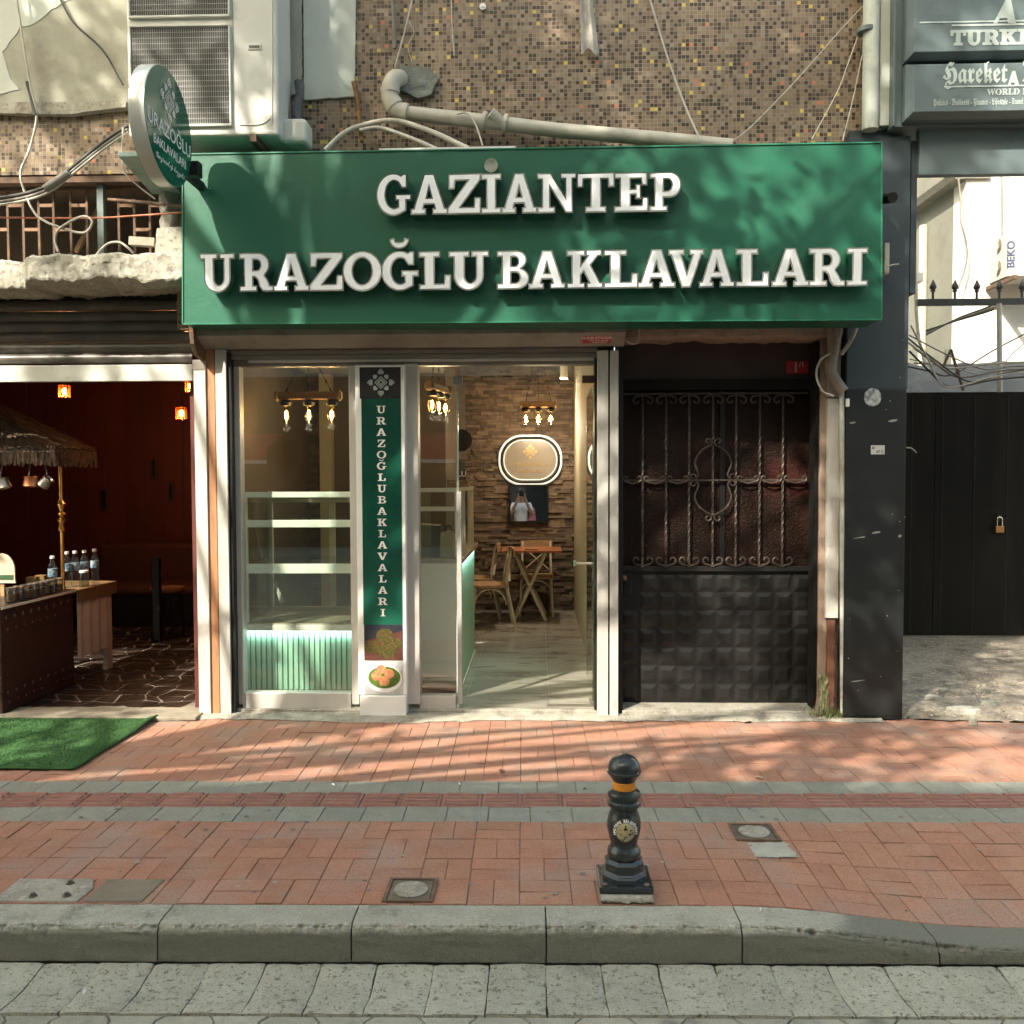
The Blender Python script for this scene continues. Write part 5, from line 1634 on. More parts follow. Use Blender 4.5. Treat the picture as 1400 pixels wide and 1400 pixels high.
t1, lx = sign_box('portal_sign', 'upper slate sign box with slab lettering beginning TURKE', -140, 76)
py_ = lambda py: Zc(py, BXF - .003, 1330)
xa = lambda px: X(px, BXF - .003)
YT = BXF - .002
for ch, a, b in (('T', 1291, 1311), ('U', 1311.5, 1333), ('R', 1334, 1357), ('K', 1356.5, 1380), ('E', 1381, 1401), ('Y', 1402, 1424)):
    if ch == 'Y':
        text('lettering', 'Y', .14, (xa(1412), YT, py_(61)), print_g, t1, style='serif', bold=.003)
        continue
    w, loops = G_[ch]
    sx = (xa(b) - xa(a)) / w
    hh = py_(41) - py_(61.5)
    place_mesh('lettering', outline_mesh([[(p[0] * sx, p[1] * hh) for p in lp] for lp in loops], .002, .0012), print_g, t1, Matrix.Translation((xa(a), YT, py_(61.5))) @ FRONT)
build('line', B(xa(1249), xa(1500), YT - .001, YT, py_(30.5), py_(28.5)), print_g, t1)
build('line', B(xa(1292), xa(1500), YT - .001, YT, py_(35.5), py_(33)), print_g, t1)
build('emblem', MB().add([(xa(a), YT - .0025, py_(b)) for a, b in ((1347, 33), (1365, -2), (1370, -2), (1378, 33), (1367, 33), (1366, 26), (1356, 26), (1353, 33))], [tuple(range(8))]), print_g, t1)
t2, lx = sign_box('portal_sign', 'lower slate sign box with blackletter name reading Hareket 2', 81, 158)
text('lettering', 'Hareket', .175, (xa(1281), YT, py_(113)), print_g, t2, style='fraktur', align='LEFT', sx=.71, bold=.0015)
text('lettering', '2', .19, (xa(1387), YT, py_(112)), print_g, t2, style='fraktur', align='LEFT', bold=.002)
build('line', B(xa(1283), xa(1500), YT - .001, YT, py_(119), py_(117)), print_g, t2)
build('emblem', MB().add([(xa(a), YT - .0025, py_(b)) for a, b in ((1368, 119), (1374, 98), (1378, 98), (1384, 119), (1378, 119), (1377, 114), (1373, 114), (1372, 119))], [tuple(range(8))]), print_g, t2)
text('lettering', 'WORLD NEWS', .054, (xa(1341), YT, py_(130)), print_g, t2, style='serif', align='LEFT', bold=.0006)
text('lettering', 'Politics - Business - Finance - Lifestyle - Travel', .055, (xa(1269), YT, py_(143.5)), print_g, t2, style='fraktur', align='LEFT', sx=.5, bold=.0003)

dpp = thing('downpipe', 'pale vertical downpipe at the right end of the mosaic', 'pipe', (X(1183, 5.88), 5.88, Zc(178, 5.88, 1180)))
build('pipe', MB().tube([(X(1184, 5.88), 5.88, Zc(178, 5.88, 1180)), (X(1184, 5.88), 5.88, 7)], .052, 16), M('pale painted pipe', (.5, .53, .47), (.43, .46, .40), rough=.5, scale=4, dirt=(.36, .36, .3), dscale=5), dpp, smooth_deg=50)
build('clamp', MB().tube([at(1184, 45, 5.88), at(1184, 39, 5.88)], .058, 16), steelgrey, dpp, smooth_deg=50)
build('wall_strip', B(X(1196, 5.9), X(1211, 5.9), 5.895, 5.96, Zc(172, 5.9, 1200), 7), M('pale strip', (.5, .53, .47), (.44, .47, .41), rough=.6, scale=3), label='pale upright cladding strip between downpipe and portal', cat='cladding', bevel=.003)
build('wall_camera', MB().tube([at(1207, 272, 5.62), at(1221, 270, 5.5)], .032, 12).tube([at(1203, 270, 5.7), at(1207, 272, 5.6)], .018, 8), black_m, label='small black camera peeping out beside the fascia right end', cat='camera', smooth_deg=40)
build('cable_box', B(X(1204, 5.8), X(1211, 5.8), 5.78, 5.9, Zc(375, 5.8, 1207), Zc(333, 5.8, 1207)), pvc, bevel=.006, label='pale cable box behind the fascia right end', cat='box')
cable('loose_wire', [at(1208, 366, 5.76), at(1220, 362, 5.74), at(1229, 361, 5.74)], .004, cable_w, 'short white wire stub poking out beside the fascia')
# conduits under the fascia's right end
cd = thing('conduit_stack', 'grey drain elbow with corrugated conduits beside the door jamb', 'conduit', at(1138, 540, 5.9))
build('drain', MB().tube([at(1141, 430, 5.9), at(1140, 480, 5.9), at(1136, 505, 5.9)], .032, 12), pinkplaster, cd, smooth_deg=50)
build('elbow', MB().tube(curve_pts([at(1139, 478, 5.9), at(1136, 505, 5.9), at(1141, 518, 5.9), at(1153, 535, 5.9)], 5), .036, 12), M('dull pipe', (.25, .21, .165), (.2, .165, .13), rough=.6), cd, smooth_deg=50)
build('pipe', MB().tube([at(1151, 532, 5.92), at(1151.5, 760, 5.92), at(1152, 975, 5.92)], .017, 10), M('pale conduit', (.44, .46, .42), (.38, .39, .35), rough=.5, dirt=(.3, .25, .18), dscale=6), cd, smooth_deg=50)
build('corrugated', MB().tube(curve_pts([at(1154, 430, 5.82), at(1148, 455, 5.84), at(1143, 485, 5.86)], 18), [.014 + .003 * (i % 2) for i in range(37)], 10), M('corrugated tube', (.3, .27, .23), rough=.6), cd, smooth_deg=30)
build('corrugated', MB().tube(curve_pts([at(1176, 428, 5.8), at(1166, 460, 5.83), at(1150, 485, 5.86)], 18), [.012 + .003 * (i % 2) for i in range(37)], 10), M('corrugated tube', (.3, .27, .23)), cd, smooth_deg=30)
cable('loose_wire', [at(1138, 482, 5.88), at(1122, 492, 5.86), at(1116, 512, 5.85), at(1124, 534, 5.85), at(1140, 542, 5.86)], .007, cable_w, 'white cable loop hanging left of the drain elbow')
cable('loose_wire', [at(855, 465, 5.9), at(865, 470, 5.88), at(873, 466, 5.88), at(873, 450, 5.9), at(868, 441, 5.95)], .007, cable_w, 'white cable loop at the right end of the shutter box')
cable('loose_wire', [at(855, 458, 5.95), at(862, 452, 5.93), at(872, 441, 5.95)], .004, M('red brown wire', (.2, .05, .03), rough=.6), 'thin red-brown wire above the shutter box right end')
build('junction_box', B(X(1156, 5.88), X(1160, 5.88), 5.87, 5.9, Zc(556, 5.88, 1158), Zc(545, 5.88, 1158)), white_p, bevel=.004, label='tiny white junction box at the edge of the pillar', cat='box')

# ================================================================== ALLEY
GY = 8.85
gate = thing('alley_gate', 'tall black sheet-metal gate closing the alley', 'gate', (4.4, GY, .02))
for k in range(3):
    x0 = 2.9 + k * 1.05
    build('leaf', B(x0, x0 + 1.044, GY, GY + .05, Zc(869, GY, 1320), Zc(536, GY, 1320)), gate_m, gate, bevel=.004)
for px in (1246, 1288, 1332, 1377):
    build('seam', B(X(px, GY) - .004, X(px, GY) + .004, GY - .004, GY - .0005, Zc(865, GY, 1320), Zc(540, GY, 1320)), black_m, gate)
build('hasp', B(X(1364, GY), X(1369, GY), GY - .02, GY - .0005, Zc(714, GY, 1366), Zc(704, GY, 1366)), black_m, gate)
pk = thing('padlock', 'brass padlock hanging on the black alley gate', 'padlock', at(1366.5, 728, GY - .03))
c = at(1366.5, 723, GY - .03)
build('body', B(c.x - .04, c.x + .04, c.y - .014, c.y + .014, c.z - .038, c.z + .028), M('padlock brass', (.46, .23, .08), (.4, .19, .06), rough=.4, metal=.4), pk, bevel=.006)
build('shackle', MB().tube([(c.x - .025, c.y, c.z + .025), (c.x - .025, c.y, c.z + .09)] + [(c.x - .025 * math.cos(PI * i / 8), c.y, c.z + .09 + .028 * math.sin(PI * i / 8)) for i in range(1, 8)] + [(c.x + .025, c.y, c.z + .09), (c.x + .025, c.y, c.z + .025)], .007, 8), chrome, pk, smooth_deg=60)
cable('bent_rod', [at(1240, 612, 7.5), at(1246, 613, 7.4), at(1253, 619, 7.4)], .006, M('pale rod', (.4, .38, .33), rough=.5), 'pale bent wire sticking out behind the pillar', cat='wire')
# spear-topped rail over the gate
spr = thing('spear_rail', 'dark iron rail topped with spear points above the alley', 'railing', at(1330, 411, GY))
build('rail', B(X(1252, GY), X(1252, GY) + 3, GY, GY + .05, Zc(417, GY, 1330), Zc(408, GY, 1330)), M('grey iron', (.05, .05, .047), rough=.5), spr, bevel=.003)
spm = MB().tube([(0, 0, 0), (0, 0, .085)], .012, 8).lathe([(.012, .085), (.03, .1), (.034, .12), (.018, .155), (.003, .19)], (0, 0, 0), 10).lathe([(.02, .07), (.024, .078), (.02, .086)], (0, 0, 0), 10)
spm_me = mesh_of('spear_point', spm, M('grey iron', (.05, .05, .047)), smooth_deg=40)
for px in (1277, 1307, 1337, 1368, 1399):
    p = at(px, 407.5, GY)
    put('spear_point', spm_me, (p.x, GY + .025, Zc(408, GY, px)), spr)
build('upright_pipe', MB().tube([at(1366, 415, 8.8), at(1367, 536, 8.8)], .024, 10), M('white upright', (.5, .5, .45), rough=.5), label='white upright pipe under the spear rail', cat='pipe', smooth_deg=50)
# roofing sheet behind the gate
mb = MB()
mb.grid(40, 6, lambda a, b: (3.2 + 3.6 * a, 9.05 + .5 * b, Zc(537, GY, 1320) - .02 + .40 * b + .05 * b * n3(a * 9, 2) + .012 * math.sin(a * 70)))
build('roofing_sheet', mb, tarp, label='grey corrugated roofing sheet rising behind the gate', cat='roof sheet', smooth_deg=60)
# building at the far side of the alley
afb = thing('alley_house', 'whitewashed house beyond the alley gate, front in full sun', 'house', (6.5, 10.2, 0))
AX, AYF = X(1315, 10.2), 10.2
build('front_wall', B(AX, AX + 5, AYF, AYF + .3, 0, 9), white_wall, afb)
build('side_wall', B(AX + .001, AX + .3, AYF + .301, AYF + 5, 0, 5.2), shade_wall, afb)
zc_ = at(1318, 243, AYF).z
mb = MB().prism([(AX - .14, zc_ - .02), (AX + .25, zc_ - .02), (AX + .25, zc_ + .16), (AX - .18, zc_ + .16), (AX - .18, zc_ + .05)], lambda a, b: (a, AYF - .04, b), lambda a, b: (a, AYF + 1.42, b))
build('cornice', mb, M('cornice paint', (.22, .21, .18), (.17, .165, .14), rough=.85, scale=5, dirt=(.22, .2, .16), dscale=4), afb)
build('side_wall', B(AX + .05, AX + .4, AYF + .302, AYF + 6, zc_ + .17, 9), shade_wall, afb)
build('back_wall', B(AX - 3, AX, AYF + 5.01, AYF + 5.3, 0, 9), paintskin, afb)
build('pilaster', B(X(1256, 12) , X(1262, 12), 11.9, 12.1, zc_ + .2, 9), white_wall, afb)
build('pipe', MB().tube([(X(1270, 11.5), 11.5, zc_ + .2), (X(1270, 11.5), 11.5, 9)], .05, 10), white_wall, afb, smooth_deg=50)
build('pipe', MB().tube([(X(1258, 11.2), 11.2, 2.6), (X(1258, 11.2), 11.2, zc_ - .25)], .05, 10), M('pale pipe', (.5, .48, .38), rough=.6), afb, smooth_deg=50)
build('gutter_end', B(X(1242, 11.55), X(1248, 11.55), 11.5, 11.7, zc_ - .02, zc_ + .1), white_p, afb)
build('ledge_block', B(X(1240, 9.5), X(1256, 9.5), 9.45, 9.6, Zc(386, 9.5, 1248), Zc(374, 9.5, 1248)), white_wall, afb)
cable('wall_cable', [at(1310, 240, 10.1), at(1313, 270, 10.1), at(1314, 305, 10.08), at(1321, 330, 10.08), at(1321, 360, 10.08), at(1310, 395, 10.08)], .011, cable_g, 'grey cable hanging on the sunlit alley wall')
cable('wall_cable', [at(1369, 238, 10.15), at(1369.5, 330, 10.15)], .012, cable_g, 'straight grey cable above the alley air conditioner')
cable('wall_cable', [at(1251, 290, 9.4), at(1252, 400, 9.3), at(1256, 460, 9.2), at(1266, 500, 9.0), at(1271, 506, 8.9)], .016, cable_w, 'thick white hose bending down beside the pillar', cat='hose')
# second air conditioner, in the alley
au = thing('outdoor_unit', 'white air-conditioning unit on the sunlit alley wall with vertical lettering', 'air conditioner', at(1375, 395, 9.8))
ux0, uY = X(1371, 9.75), 9.72
uz0, uz1 = Zc(378, uY, 1380), Zc(318, uY, 1380)
build('casing', B(ux0, ux0 + .8, uY, 10.12, uz0, uz1), M('cream casing', (.5, .475, .41), (.45, .43, .37), rough=.5), au, bevel=.012)
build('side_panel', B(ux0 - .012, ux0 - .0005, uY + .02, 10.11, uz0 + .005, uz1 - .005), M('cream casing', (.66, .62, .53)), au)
for k in range(2):
    zc2 = uz0 + .13 + .24 * k
    mb = MB()
    for q in range(4):
        r = .035 + .016 * q
        mb.tube([(ux0 - .014, 9.92 + r * math.cos(a * PI / 8 + 2.0), zc2 + r * math.sin(a * PI / 8 + 2.0)) for a in range(0, 8)], .004, 5)
    build('handle_vent', mb, M('vent shade', (.12, .1, .07), rough=.7), au)
text('lettering', 'BEKO', .115, (ux0 + .066, uY - .002, uz0 + .09), M('navy print', (.06, .08, .17), rough=.5), au, FRONT @ Matrix.Rotation(PI / 2, 4, 'Z'), align='LEFT', bold=.003)
build('label_strip', B(ux0 + .2, ux0 + .26, uY - .003, uY - .0005, uz1 - .075, uz1 - .06), print_k, au)
mb = MB().bar((ux0 + .02, 9.6, uz0 - .03), (ux0 + .02, 10.19, uz0 - .03), .04).bar((ux0 + .5, 9.6, uz0 - .03), (ux0 + .5, 10.19, uz0 - .03), .04)
build('wall_bracket', mb, rustm, au)
for k in range(9):
    a0 = (1240 + rnd.uniform(-5, 10), 448 + k * 7 + rnd.uniform(-4, 4))
    b0 = (1420, 470 + rnd.uniform(-35, 50))
    m0 = ((a0[0] + b0[0]) / 2 + rnd.uniform(-40, 40), max(a0[1], b0[1]) + rnd.uniform(-5, 28))
    yy = 8.3 + .08 * k
    cable('slung_cable', [at(*a0, yy), at((a0[0] + m0[0]) / 2, (a0[1] + m0[1] * 1.3) / 2.3, yy), at(*m0, yy), at((b0[0] + m0[0]) / 2, (b0[1] + m0[1]) / 2 - 2, yy), at(*b0, yy)], rnd.choice((.006, .008, .01)), (cable_w, cable_g, cable_k)[k % 3],
          ['topmost', 'second', 'third', 'fourth', 'fifth', 'sixth', 'seventh', 'eighth', 'lowest'][k] + ' of the cables slung across the alley, counted at the pillar')
for k in range(4):
    cable('slung_cable', [at(1266, 452 + k * 2, 9.0), at(1310, 438 - k, 9.0), at(1345, 428 - k * 2, 9.0), at(1367, 420 - k * 2.5, 8.95)], .008, (cable_k, cable_g, cable_w, cable_k)[k], ['lowest', 'lower middle', 'upper middle', 'highest'][k] + ' of the four cables rising to the upright pipe')
build('bent_bracket', MB().bar(at(1290, 500, 8.6), at(1300, 478, 8.6), .02).bar(at(1300, 478, 8.6), at(1317, 534, 8.6), .02), rustm, label='bent iron bracket standing up behind the gate', cat='bracket')

# ================================================================== LEFT NEIGHBOUR SHOP
nb = thing('left_shop', 'dark red-panelled tea shop interior behind the half-raised shutter', 'shop', (-3.6, 6.2, 0))
NX1 = X(266, 6.0) - .01
build('floor_bed', B(-8, NX1 + .05, 6.07, 11.1, -.05, .012), crazy_g, nb)
# crazy paving: irregular slabs from a jittered grid
cells = {}
NXs, NYs = 27, 24
for i in range(NXs + 1):
    for j in range(NYs + 1):
        cells[i, j] = (-6.4 + i * .155 + rnd.uniform(-.055, .055) + (j % 2) * .07, 6.1 + j * .17 + rnd.uniform(-.05, .05))
slabs = MB()
for i in range(NXs):
    for j in range(NYs):
        q = [cells[i, j], cells[i + 1, j], cells[i + 1, j + 1], cells[i, j + 1]]
        if rnd.random() < .5: q.insert(2, ((q[1][0] + q[2][0]) / 2 + rnd.uniform(.0, .03), (q[1][1] + q[2][1]) / 2))
        cx, cy = sum(p[0] for p in q) / len(q), sum(p[1] for p in q) / len(q)
        if max(p[0] for p in q) > NX1 + .02: continue
        k = [(cx + (p[0] - cx) * .86, cy + (p[1] - cy) * .86) for p in q]
        zt_ = .016 + rnd.uniform(-.001, .001)
        mb = MB().prism(k, lambda a, b: (a, b, .008), lambda a, b: (a, b, zt_))
        if cy < 8.0 and cx > -4.6: build('floor_stone', mb, crazy_m, nb)
        else: slabs.add(mb.v, mb.f)
build('far_floor_stones', slabs, crazy_m, nb, kind='stuff')
for i in range(25):
    x0 = -7.92 + i * .24
    build('wall_plank', B(x0, x0 + .232, 10.6 + (.012 if i % 2 else 0), 10.7, 0, 3.2), redwall, nb)
build('side_wall', B(NX1 - .06, NX1, 6.12, 10.7, 0, 3.2), redwall, nb)
build('ceiling', B(-8, NX1 + .06, 6.45, 10.7, 2.95, 3.05), darkint, nb)
build('side_wall', B(-8, -7.93, 6.0, 10.7, 0, 3.2), redwall, nb)
build('front_wall', B(-8, -5.6, 6.08, 6.2, 0, 3.2), redwall, nb)
for k, (px, py, w, h) in enumerate(((143, 683, 9, 30), (211, 640, 7, 28), (234, 672, 7, 27))):
    c = at(px, py, 10.58)
    s = 10.58 / FPX
    pf = thing('wall_plaque', ['lowest narrow dark plaque on the red wall, nearest the thatch', 'upper narrow plaque on the red planks', 'narrow plaque on the red planks nearest the shutter post'][k], 'plaque', c)
    build('frame', B(c.x - w / 2 * s, c.x + w / 2 * s, 10.565, 10.598, c.z - h / 2 * s, c.z + h / 2 * s), M('plaque frame', (.07, .035, .028), rough=.5), pf, bevel=.004)
    build('board', B(c.x - w / 3 * s, c.x + w / 3 * s, 10.56, 10.5645, c.z - h / 2.4 * s, c.z + h / 2.4 * s), black_m, pf)
CX = -3.67
ct = thing('carved_counter', 'dark carved wooden counter with pale edge strip in the left shop', 'counter', (CX - .3, 6.3, .02))
build('carcass', B(CX - .75, CX, 5.86, 6.80, .03, .745), carved, ct, bevel=.006)
build('top', B(CX - .77, CX + .012, 5.85, 6.82, .746, .772), M('counter top', (.03, .022, .018), rough=.3), ct, bevel=.004)
build('edge_strip', B(CX + .0125, CX + .02, 5.85, 6.82, .75, .768), M('pale edge', (.65, .55, .43), rough=.3), ct)
build('plinth', B(CX - .7, CX + .01, 5.87, 6.79, .0, .03), black_m, ct)
for j, (zz, rr) in enumerate(((.68, .022), (.6, .013), (.16, .018), (.09, .013))):
    for i in range(9):
        y = 5.93 + i * .1
        build('carved_boss', MB().ball((CX + .002, y + .012 * (j % 2), zz), rr, 8, 6, (.45, 1, 1)), carved, ct, smooth_deg=60)
ft = thing('folding_table', 'beige-skirted side table with ochre runner beyond the carved counter', 'table', (CX - .3, 7.1, .02))
build('top', B(CX - .6, CX - .005, 6.83, 7.42, .735, .76), wood, ft)
mb = MB()
mb.grid(24, 4, lambda a, b: (CX + .012 + .012 * math.sin(a * 22) * (1 - .3 * b), 6.835 + .5 * a, .74 - (.53 - .0 * a) * (1 - b)))
build('skirt', mb, clothc, ft, smooth_deg=60)
build('leg', B(CX - .03, CX + .012, 7.31, 7.40, .02, .735), clothc, ft)
build('leg', B(CX - .6, CX - .55, 7.33, 7.40, .02, .735), clothc, ft)
mb = MB()
mb.grid(20, 6, lambda a, b: (CX + .03 - .64 * max(0, (b - .35) / .65) + .004 * math.sin(a * 40) * (b < .35), 6.82 + .63 * a, .765 - .105 * max(0, (.35 - b) / .35)))
build('runner', mb, clothy, ft, smooth_deg=60)


def bottle(px, py, Y, k, lbl):
    p = at(px, py, Y)
    t = thing('water_bottle', lbl, 'bottle', p, 'water bottles on the table in the left shop')
    build('body', MB().lathe([(.03, 0), (.033, .01), (.033, .07), (.029, .08), (.033, .09), (.033, .15), (.028, .175), (.014, .2), (.013, .222)], p, 16), bottle_m, t, smooth_deg=40)
    build('label', MB().lathe([(.0338, .1), (.0338, .15)], p, 16), label_b, t, smooth_deg=40)
    build('cap', MB().lathe([(.015, .215), (.016, .217), (.016, .235), (.012, .237)], p, 12), white_p, t, smooth_deg=40)


Zt = .77
for k, (px, Y, lb) in enumerate(((69, 6.55, 'water bottle left of the brass pole'), (89, 6.95, 'water bottle just behind the brass pole'), (100, 7.02, 'water bottle second right of the brass pole'), (113, 7.1, 'water bottle third right of the brass pole'), (127, 7.22, 'rightmost water bottle on the ochre runner'))):
    p = Vector((X(px, Y), Y, Zt))
    t = thing('water_bottle', lb, 'bottle', p, 'water bottles in the left shop')
    build('body', MB().lathe([(.03, 0), (.033, .01), (.033, .08), (.029, .09), (.033, .1), (.033, .19), (.028, .22), (.014, .25), (.013, .27)], p, 16), bottle_m, t, smooth_deg=40)
    build('label', MB().lathe([(.0338, .13), (.0338, .19)], p, 16), label_b, t, smooth_deg=40)
    build('cap', MB().lathe([(.015, .265), (.016, .267), (.016, .285), (.012, .287)], p, 12), white_p, t, smooth_deg=40)
for k in range(8):
    Y = 6.08 + k * .085
    p = Vector((CX - .05, Y, .773))
    t = thing('glass_jar', ['nearest', 'second', 'third', 'fourth', 'fifth', 'sixth', 'seventh', 'farthest'][k] + ' lidded glass jar in the row along the counter edge', 'jar', p, 'jars along the counter edge')
    build('body', MB().lathe([(.036, 0), (.038, .006), (.038, .07), (.033, .082)], p, 14), jar_m, t, smooth_deg=40)
    build('content', MB().lathe([(.032, .004), (.032, .055)], p, 12), M('spice', (.2, .13, .07), (.09, .05, .03), rough=.9, scale=60, rv=.4), t)
    build('lid', MB().lathe([(.037, .083), (.038, .085), (.038, .1), (.034, .102)], p, 14), tin, t, smooth_deg=40)
p = Vector((X(112, 7.0), 7.0, Zt))
t = thing('glass_jar', 'stout white-lidded jar in front of the bottles', 'jar', p)
build('body', MB().lathe([(.036, 0), (.038, .006), (.038, .1), (.03, .11)], p, 14), jar_m, t, smooth_deg=40)
build('lid', MB().lathe([(.034, .112), (.035, .114), (.035, .13)], p, 14), white_p, t, smooth_deg=40)
for k, (px, Y) in enumerate(((42, 6.5), (54, 6.62))):
    p = Vector((X(px, Y), Y, .773))
    build('paper_box', B(p.x - .04, p.x + .035, p.y - .03, p.y + .03, p.z, p.z + .13), clothy, bevel=.004, label=('left' if k == 0 else 'right') + ' of two ochre paper boxes on the carved counter', cat='box', group='ochre boxes')
p = Vector((X(4, 6.35), 6.35, .773))
sgd = thing('arched_sign', 'cream arched card sign with green strip at the left edge of the counter', 'card sign', p)
pts = [(-.12, 0), (.075, 0), (.07, .03)] + [(-.03 + .1 * math.cos(a), .1 + .12 * math.sin(a)) for a in [i * PI / 12 for i in range(0, 9)]] + [(-.12, .2)]
build('card', MB().prism(pts, lambda a, b: (p.x + a, p.y, p.z + .1 + b), lambda a, b: (p.x + a, p.y + .012, p.z + .1 + b)), clothc, sgd)
build('strip', B(p.x - .11, p.x + .06, p.y - .003, p.y - .0005, p.z + .125, p.z + .16), M('dark green print', (.02, .07, .02), rough=.6), sgd)
build('stand', B(p.x - .05, p.x - .02, p.y + .0125, p.y + .03, p.z, p.z + .2), wood, sgd)
# thatched canopy with pots hung beneath
tc = thing('thatched_canopy', 'small thatched canopy on a turned brass pole over the counter', 'canopy', (CX - .5, 6.7, .77))
ex1, ey0, ey1 = X(103, 6.75), 6.45, 7.1
ez_ = Zc(616, 6.75, 100)
zap = ez_ + .46
cxm = ex1 - .85
th = MB()


def roofp(u, v):
    """u runs round the hip roof's front and right side, v from eave to ridge."""
    if u < .6:
        e = Vector((ex1 - 1.7 + 1.7 * u / .6, ey0, ez_))
    else:
        e = Vector((ex1, ey0 + (ey1 - ey0) * (u - .6) / .4, ez_))
    a = Vector((cxm, (ey0 + ey1) / 2, zap))
    return e.lerp(a, v)


build('roof', MB().grid(40, 8, lambda u, v: roofp(u, v * .98) - Vector((0, 0, .02))), thatch_m, tc)
for i in range(1500):
    u, v = rnd.random(), rnd.random() ** 1.3 * .95
    a = roofp(u, v)
    b = roofp(min(1, max(0, u + rnd.uniform(-.012, .012))), max(0, v - rnd.uniform(.08, .2)))
    up = Vector((0, 0, rnd.uniform(.0, .02)))
    a = a + up
    b = b + up * 1.3 + Vector((rnd.uniform(-.01, .01), rnd.uniform(-.01, .01), .006))
    s = Vector((.004, .003, .0))
    th.add([a - s, a + s, b + s, b - s], [(0, 1, 2, 3)])
for i in range(1100):
    u = rnd.random()
    a = roofp(u, rnd.uniform(0, .05))
    b = a + Vector((rnd.uniform(-.015, .015), rnd.uniform(-.02, .02), -rnd.uniform(.08, .135)))
    s = Vector((.004, .004, 0))
    th.add([a - s, a + s, b + s, b - s], [(0, 1, 2, 3)])
build('straw', th, thatch_m, tc, kind='stuff', fixn=False)
pxp, pyp = X(83, 6.78), 6.78
zz0 = .772
zp = lambda py: Zc(py, 6.78, 83)
build('pole', MB().lathe([(.02, 0), (.017, .02), (.015, .03), (.015, zp(728) - zz0), (.02, zp(727) - zz0), (.03, zp(723) - zz0), (.018, zp(716) - zz0), (.036, zp(711) - zz0), (.012, zp(708) - zz0), (.03, zp(703) - zz0), (.014, zp(699) - zz0), (.038, zp(689) - zz0), (.014, zp(682) - zz0), (.016, zp(640) - zz0), (.02, zp(630) - zz0)], (pxp, pyp, zz0), 16), brass, tc, smooth_deg=50)
pots = [(5, 662, 'grey ladle pot hanging at the left edge under the thatch', tin, .05), (43, 659, 'copper pot hanging under the thatch', copper, .06), (62, 660, 'tilted tin coffee pot nearest the brass pole', tin, .045)]
for k, (px, py, lb, m_, r) in enumerate(pots):
    p = at(px, py, 6.6)
    t = thing('hanging_pot', lb, 'pot', p, 'pots hung under the thatch')
    tilt = (-.3, 0, .7)[k]
    R = Matrix.Translation(p) @ Matrix.Rotation(tilt, 4, 'Y')
    mb = MB().lathe([(r * .7, -.04), (r, -.03), (r * .8, .03), (r * .95, .045), (r * .88, .045), (r * .7, .03), (r * .85, -.028), (.002, -.034)], (0, 0, 0), 18)
    mb.v = [tuple(R @ Vector(v)) for v in mb.v]
    build('bowl', mb, m_, t, smooth_deg=45)
    h0 = R @ Vector((r * .9, 0, .04))
    build('handle', MB().bar(R @ Vector((-r * .3, 0, .045)), (p.x, p.y, ez_ - .08), .011, .005), tin, t)
for k, (px, py) in enumerate(((88, 535), (261, 528), (248, 565))):
    Y = (7.6, 7.0, 9.2)[k]
    p = at(px, py, Y)
    t = thing('lantern', ['amber glass lantern glowing above the thatch', 'amber glass lantern half hidden by the shutter post', 'lower amber lantern deeper in the red room'][k], 'lantern', p, 'lanterns in the left shop')
    r = 7.2 / FPX * Y
    sh = bpy.data.materials.get('amber glass') or glass('amber glass', (1.0, .42, .12), .15)
    build('shade', MB().tube([(p.x, p.y, p.z - r * 1.1), (p.x, p.y, p.z + r * 1.1)], r, 14, caps=False), sh, t, smooth_deg=40)
    mb = MB()
    for q in range(10):
        a = q * PI / 5
        mb.bar((p.x + r * math.cos(a), p.y + r * math.sin(a), p.z - r * 1.1), (p.x + r * math.cos(a), p.y + r * math.sin(a), p.z + r * 1.1), .004)
    build('cage', mb, M('amber cage', (.35, .1, .02), rough=.4), t)
    build('cap', MB().lathe([(r * 1.02, r * 1.1), (r * .9, r * 1.3), (.01, r * 1.5)], p, 14), brass, t, smooth_deg=40)
    build('bulb', MB().ball((p.x, p.y, p.z), r * .45, 10, 8, (1, 1, 1.5)), emit('lantern glow', (1.0, .5, .16), 30), t, smooth_deg=60)
    build('cord', MB().tube([(p.x, p.y, p.z + r * 1.4), (p.x, p.y, 2.94)], .004, 6), cable_k, t)
    ld = bpy.data.lights.new('lantern_light', 'POINT')
    ld.energy = 4.5
    ld.color = (1, .5, .2)
    ld.shadow_soft_size = .04
    lo = bpy.data.objects.new('lantern_light', ld)
    C.objects.link(lo)
    lo.parent = t
    lo.location = (0, -r * 1.3, -r * 1.35)
    OFF[lo.name] = p
bs = thing('red_bench', 'low red upholstered bench against the back of the left shop', 'bench', (-4.1, 9.8, .02))
zs = Zc(800, 9.6, 200)
build('seat', B(-5.2, NX1 - .1, 9.45, 10.2, zs - .1, zs), bench_m, bs, bevel=.04, seg=3)
build('backrest', B(-5.2, NX1 - .1, 10.2, 10.5, zs - .05, zs + .42), bench_m, bs, bevel=.05, seg=3)
build('base', B(-5.15, NX1 - .12, 9.5, 10.4, .02, zs - .1), black_m, bs)
st2 = thing('stool', 'dark stool with tan seat in front of the red bench', 'stool', (X(228, 8.9), 8.9, .02))
zq = Zc(802, 8.9, 225)
build('seat', MB().lathe([(.16, 0), (.175, .02), (.17, .045), (.1, .05)], (X(226, 8.9), 8.9, zq - .05), 20), M('tan seat', (.28, .13, .07), rough=.6), st2, smooth_deg=40)
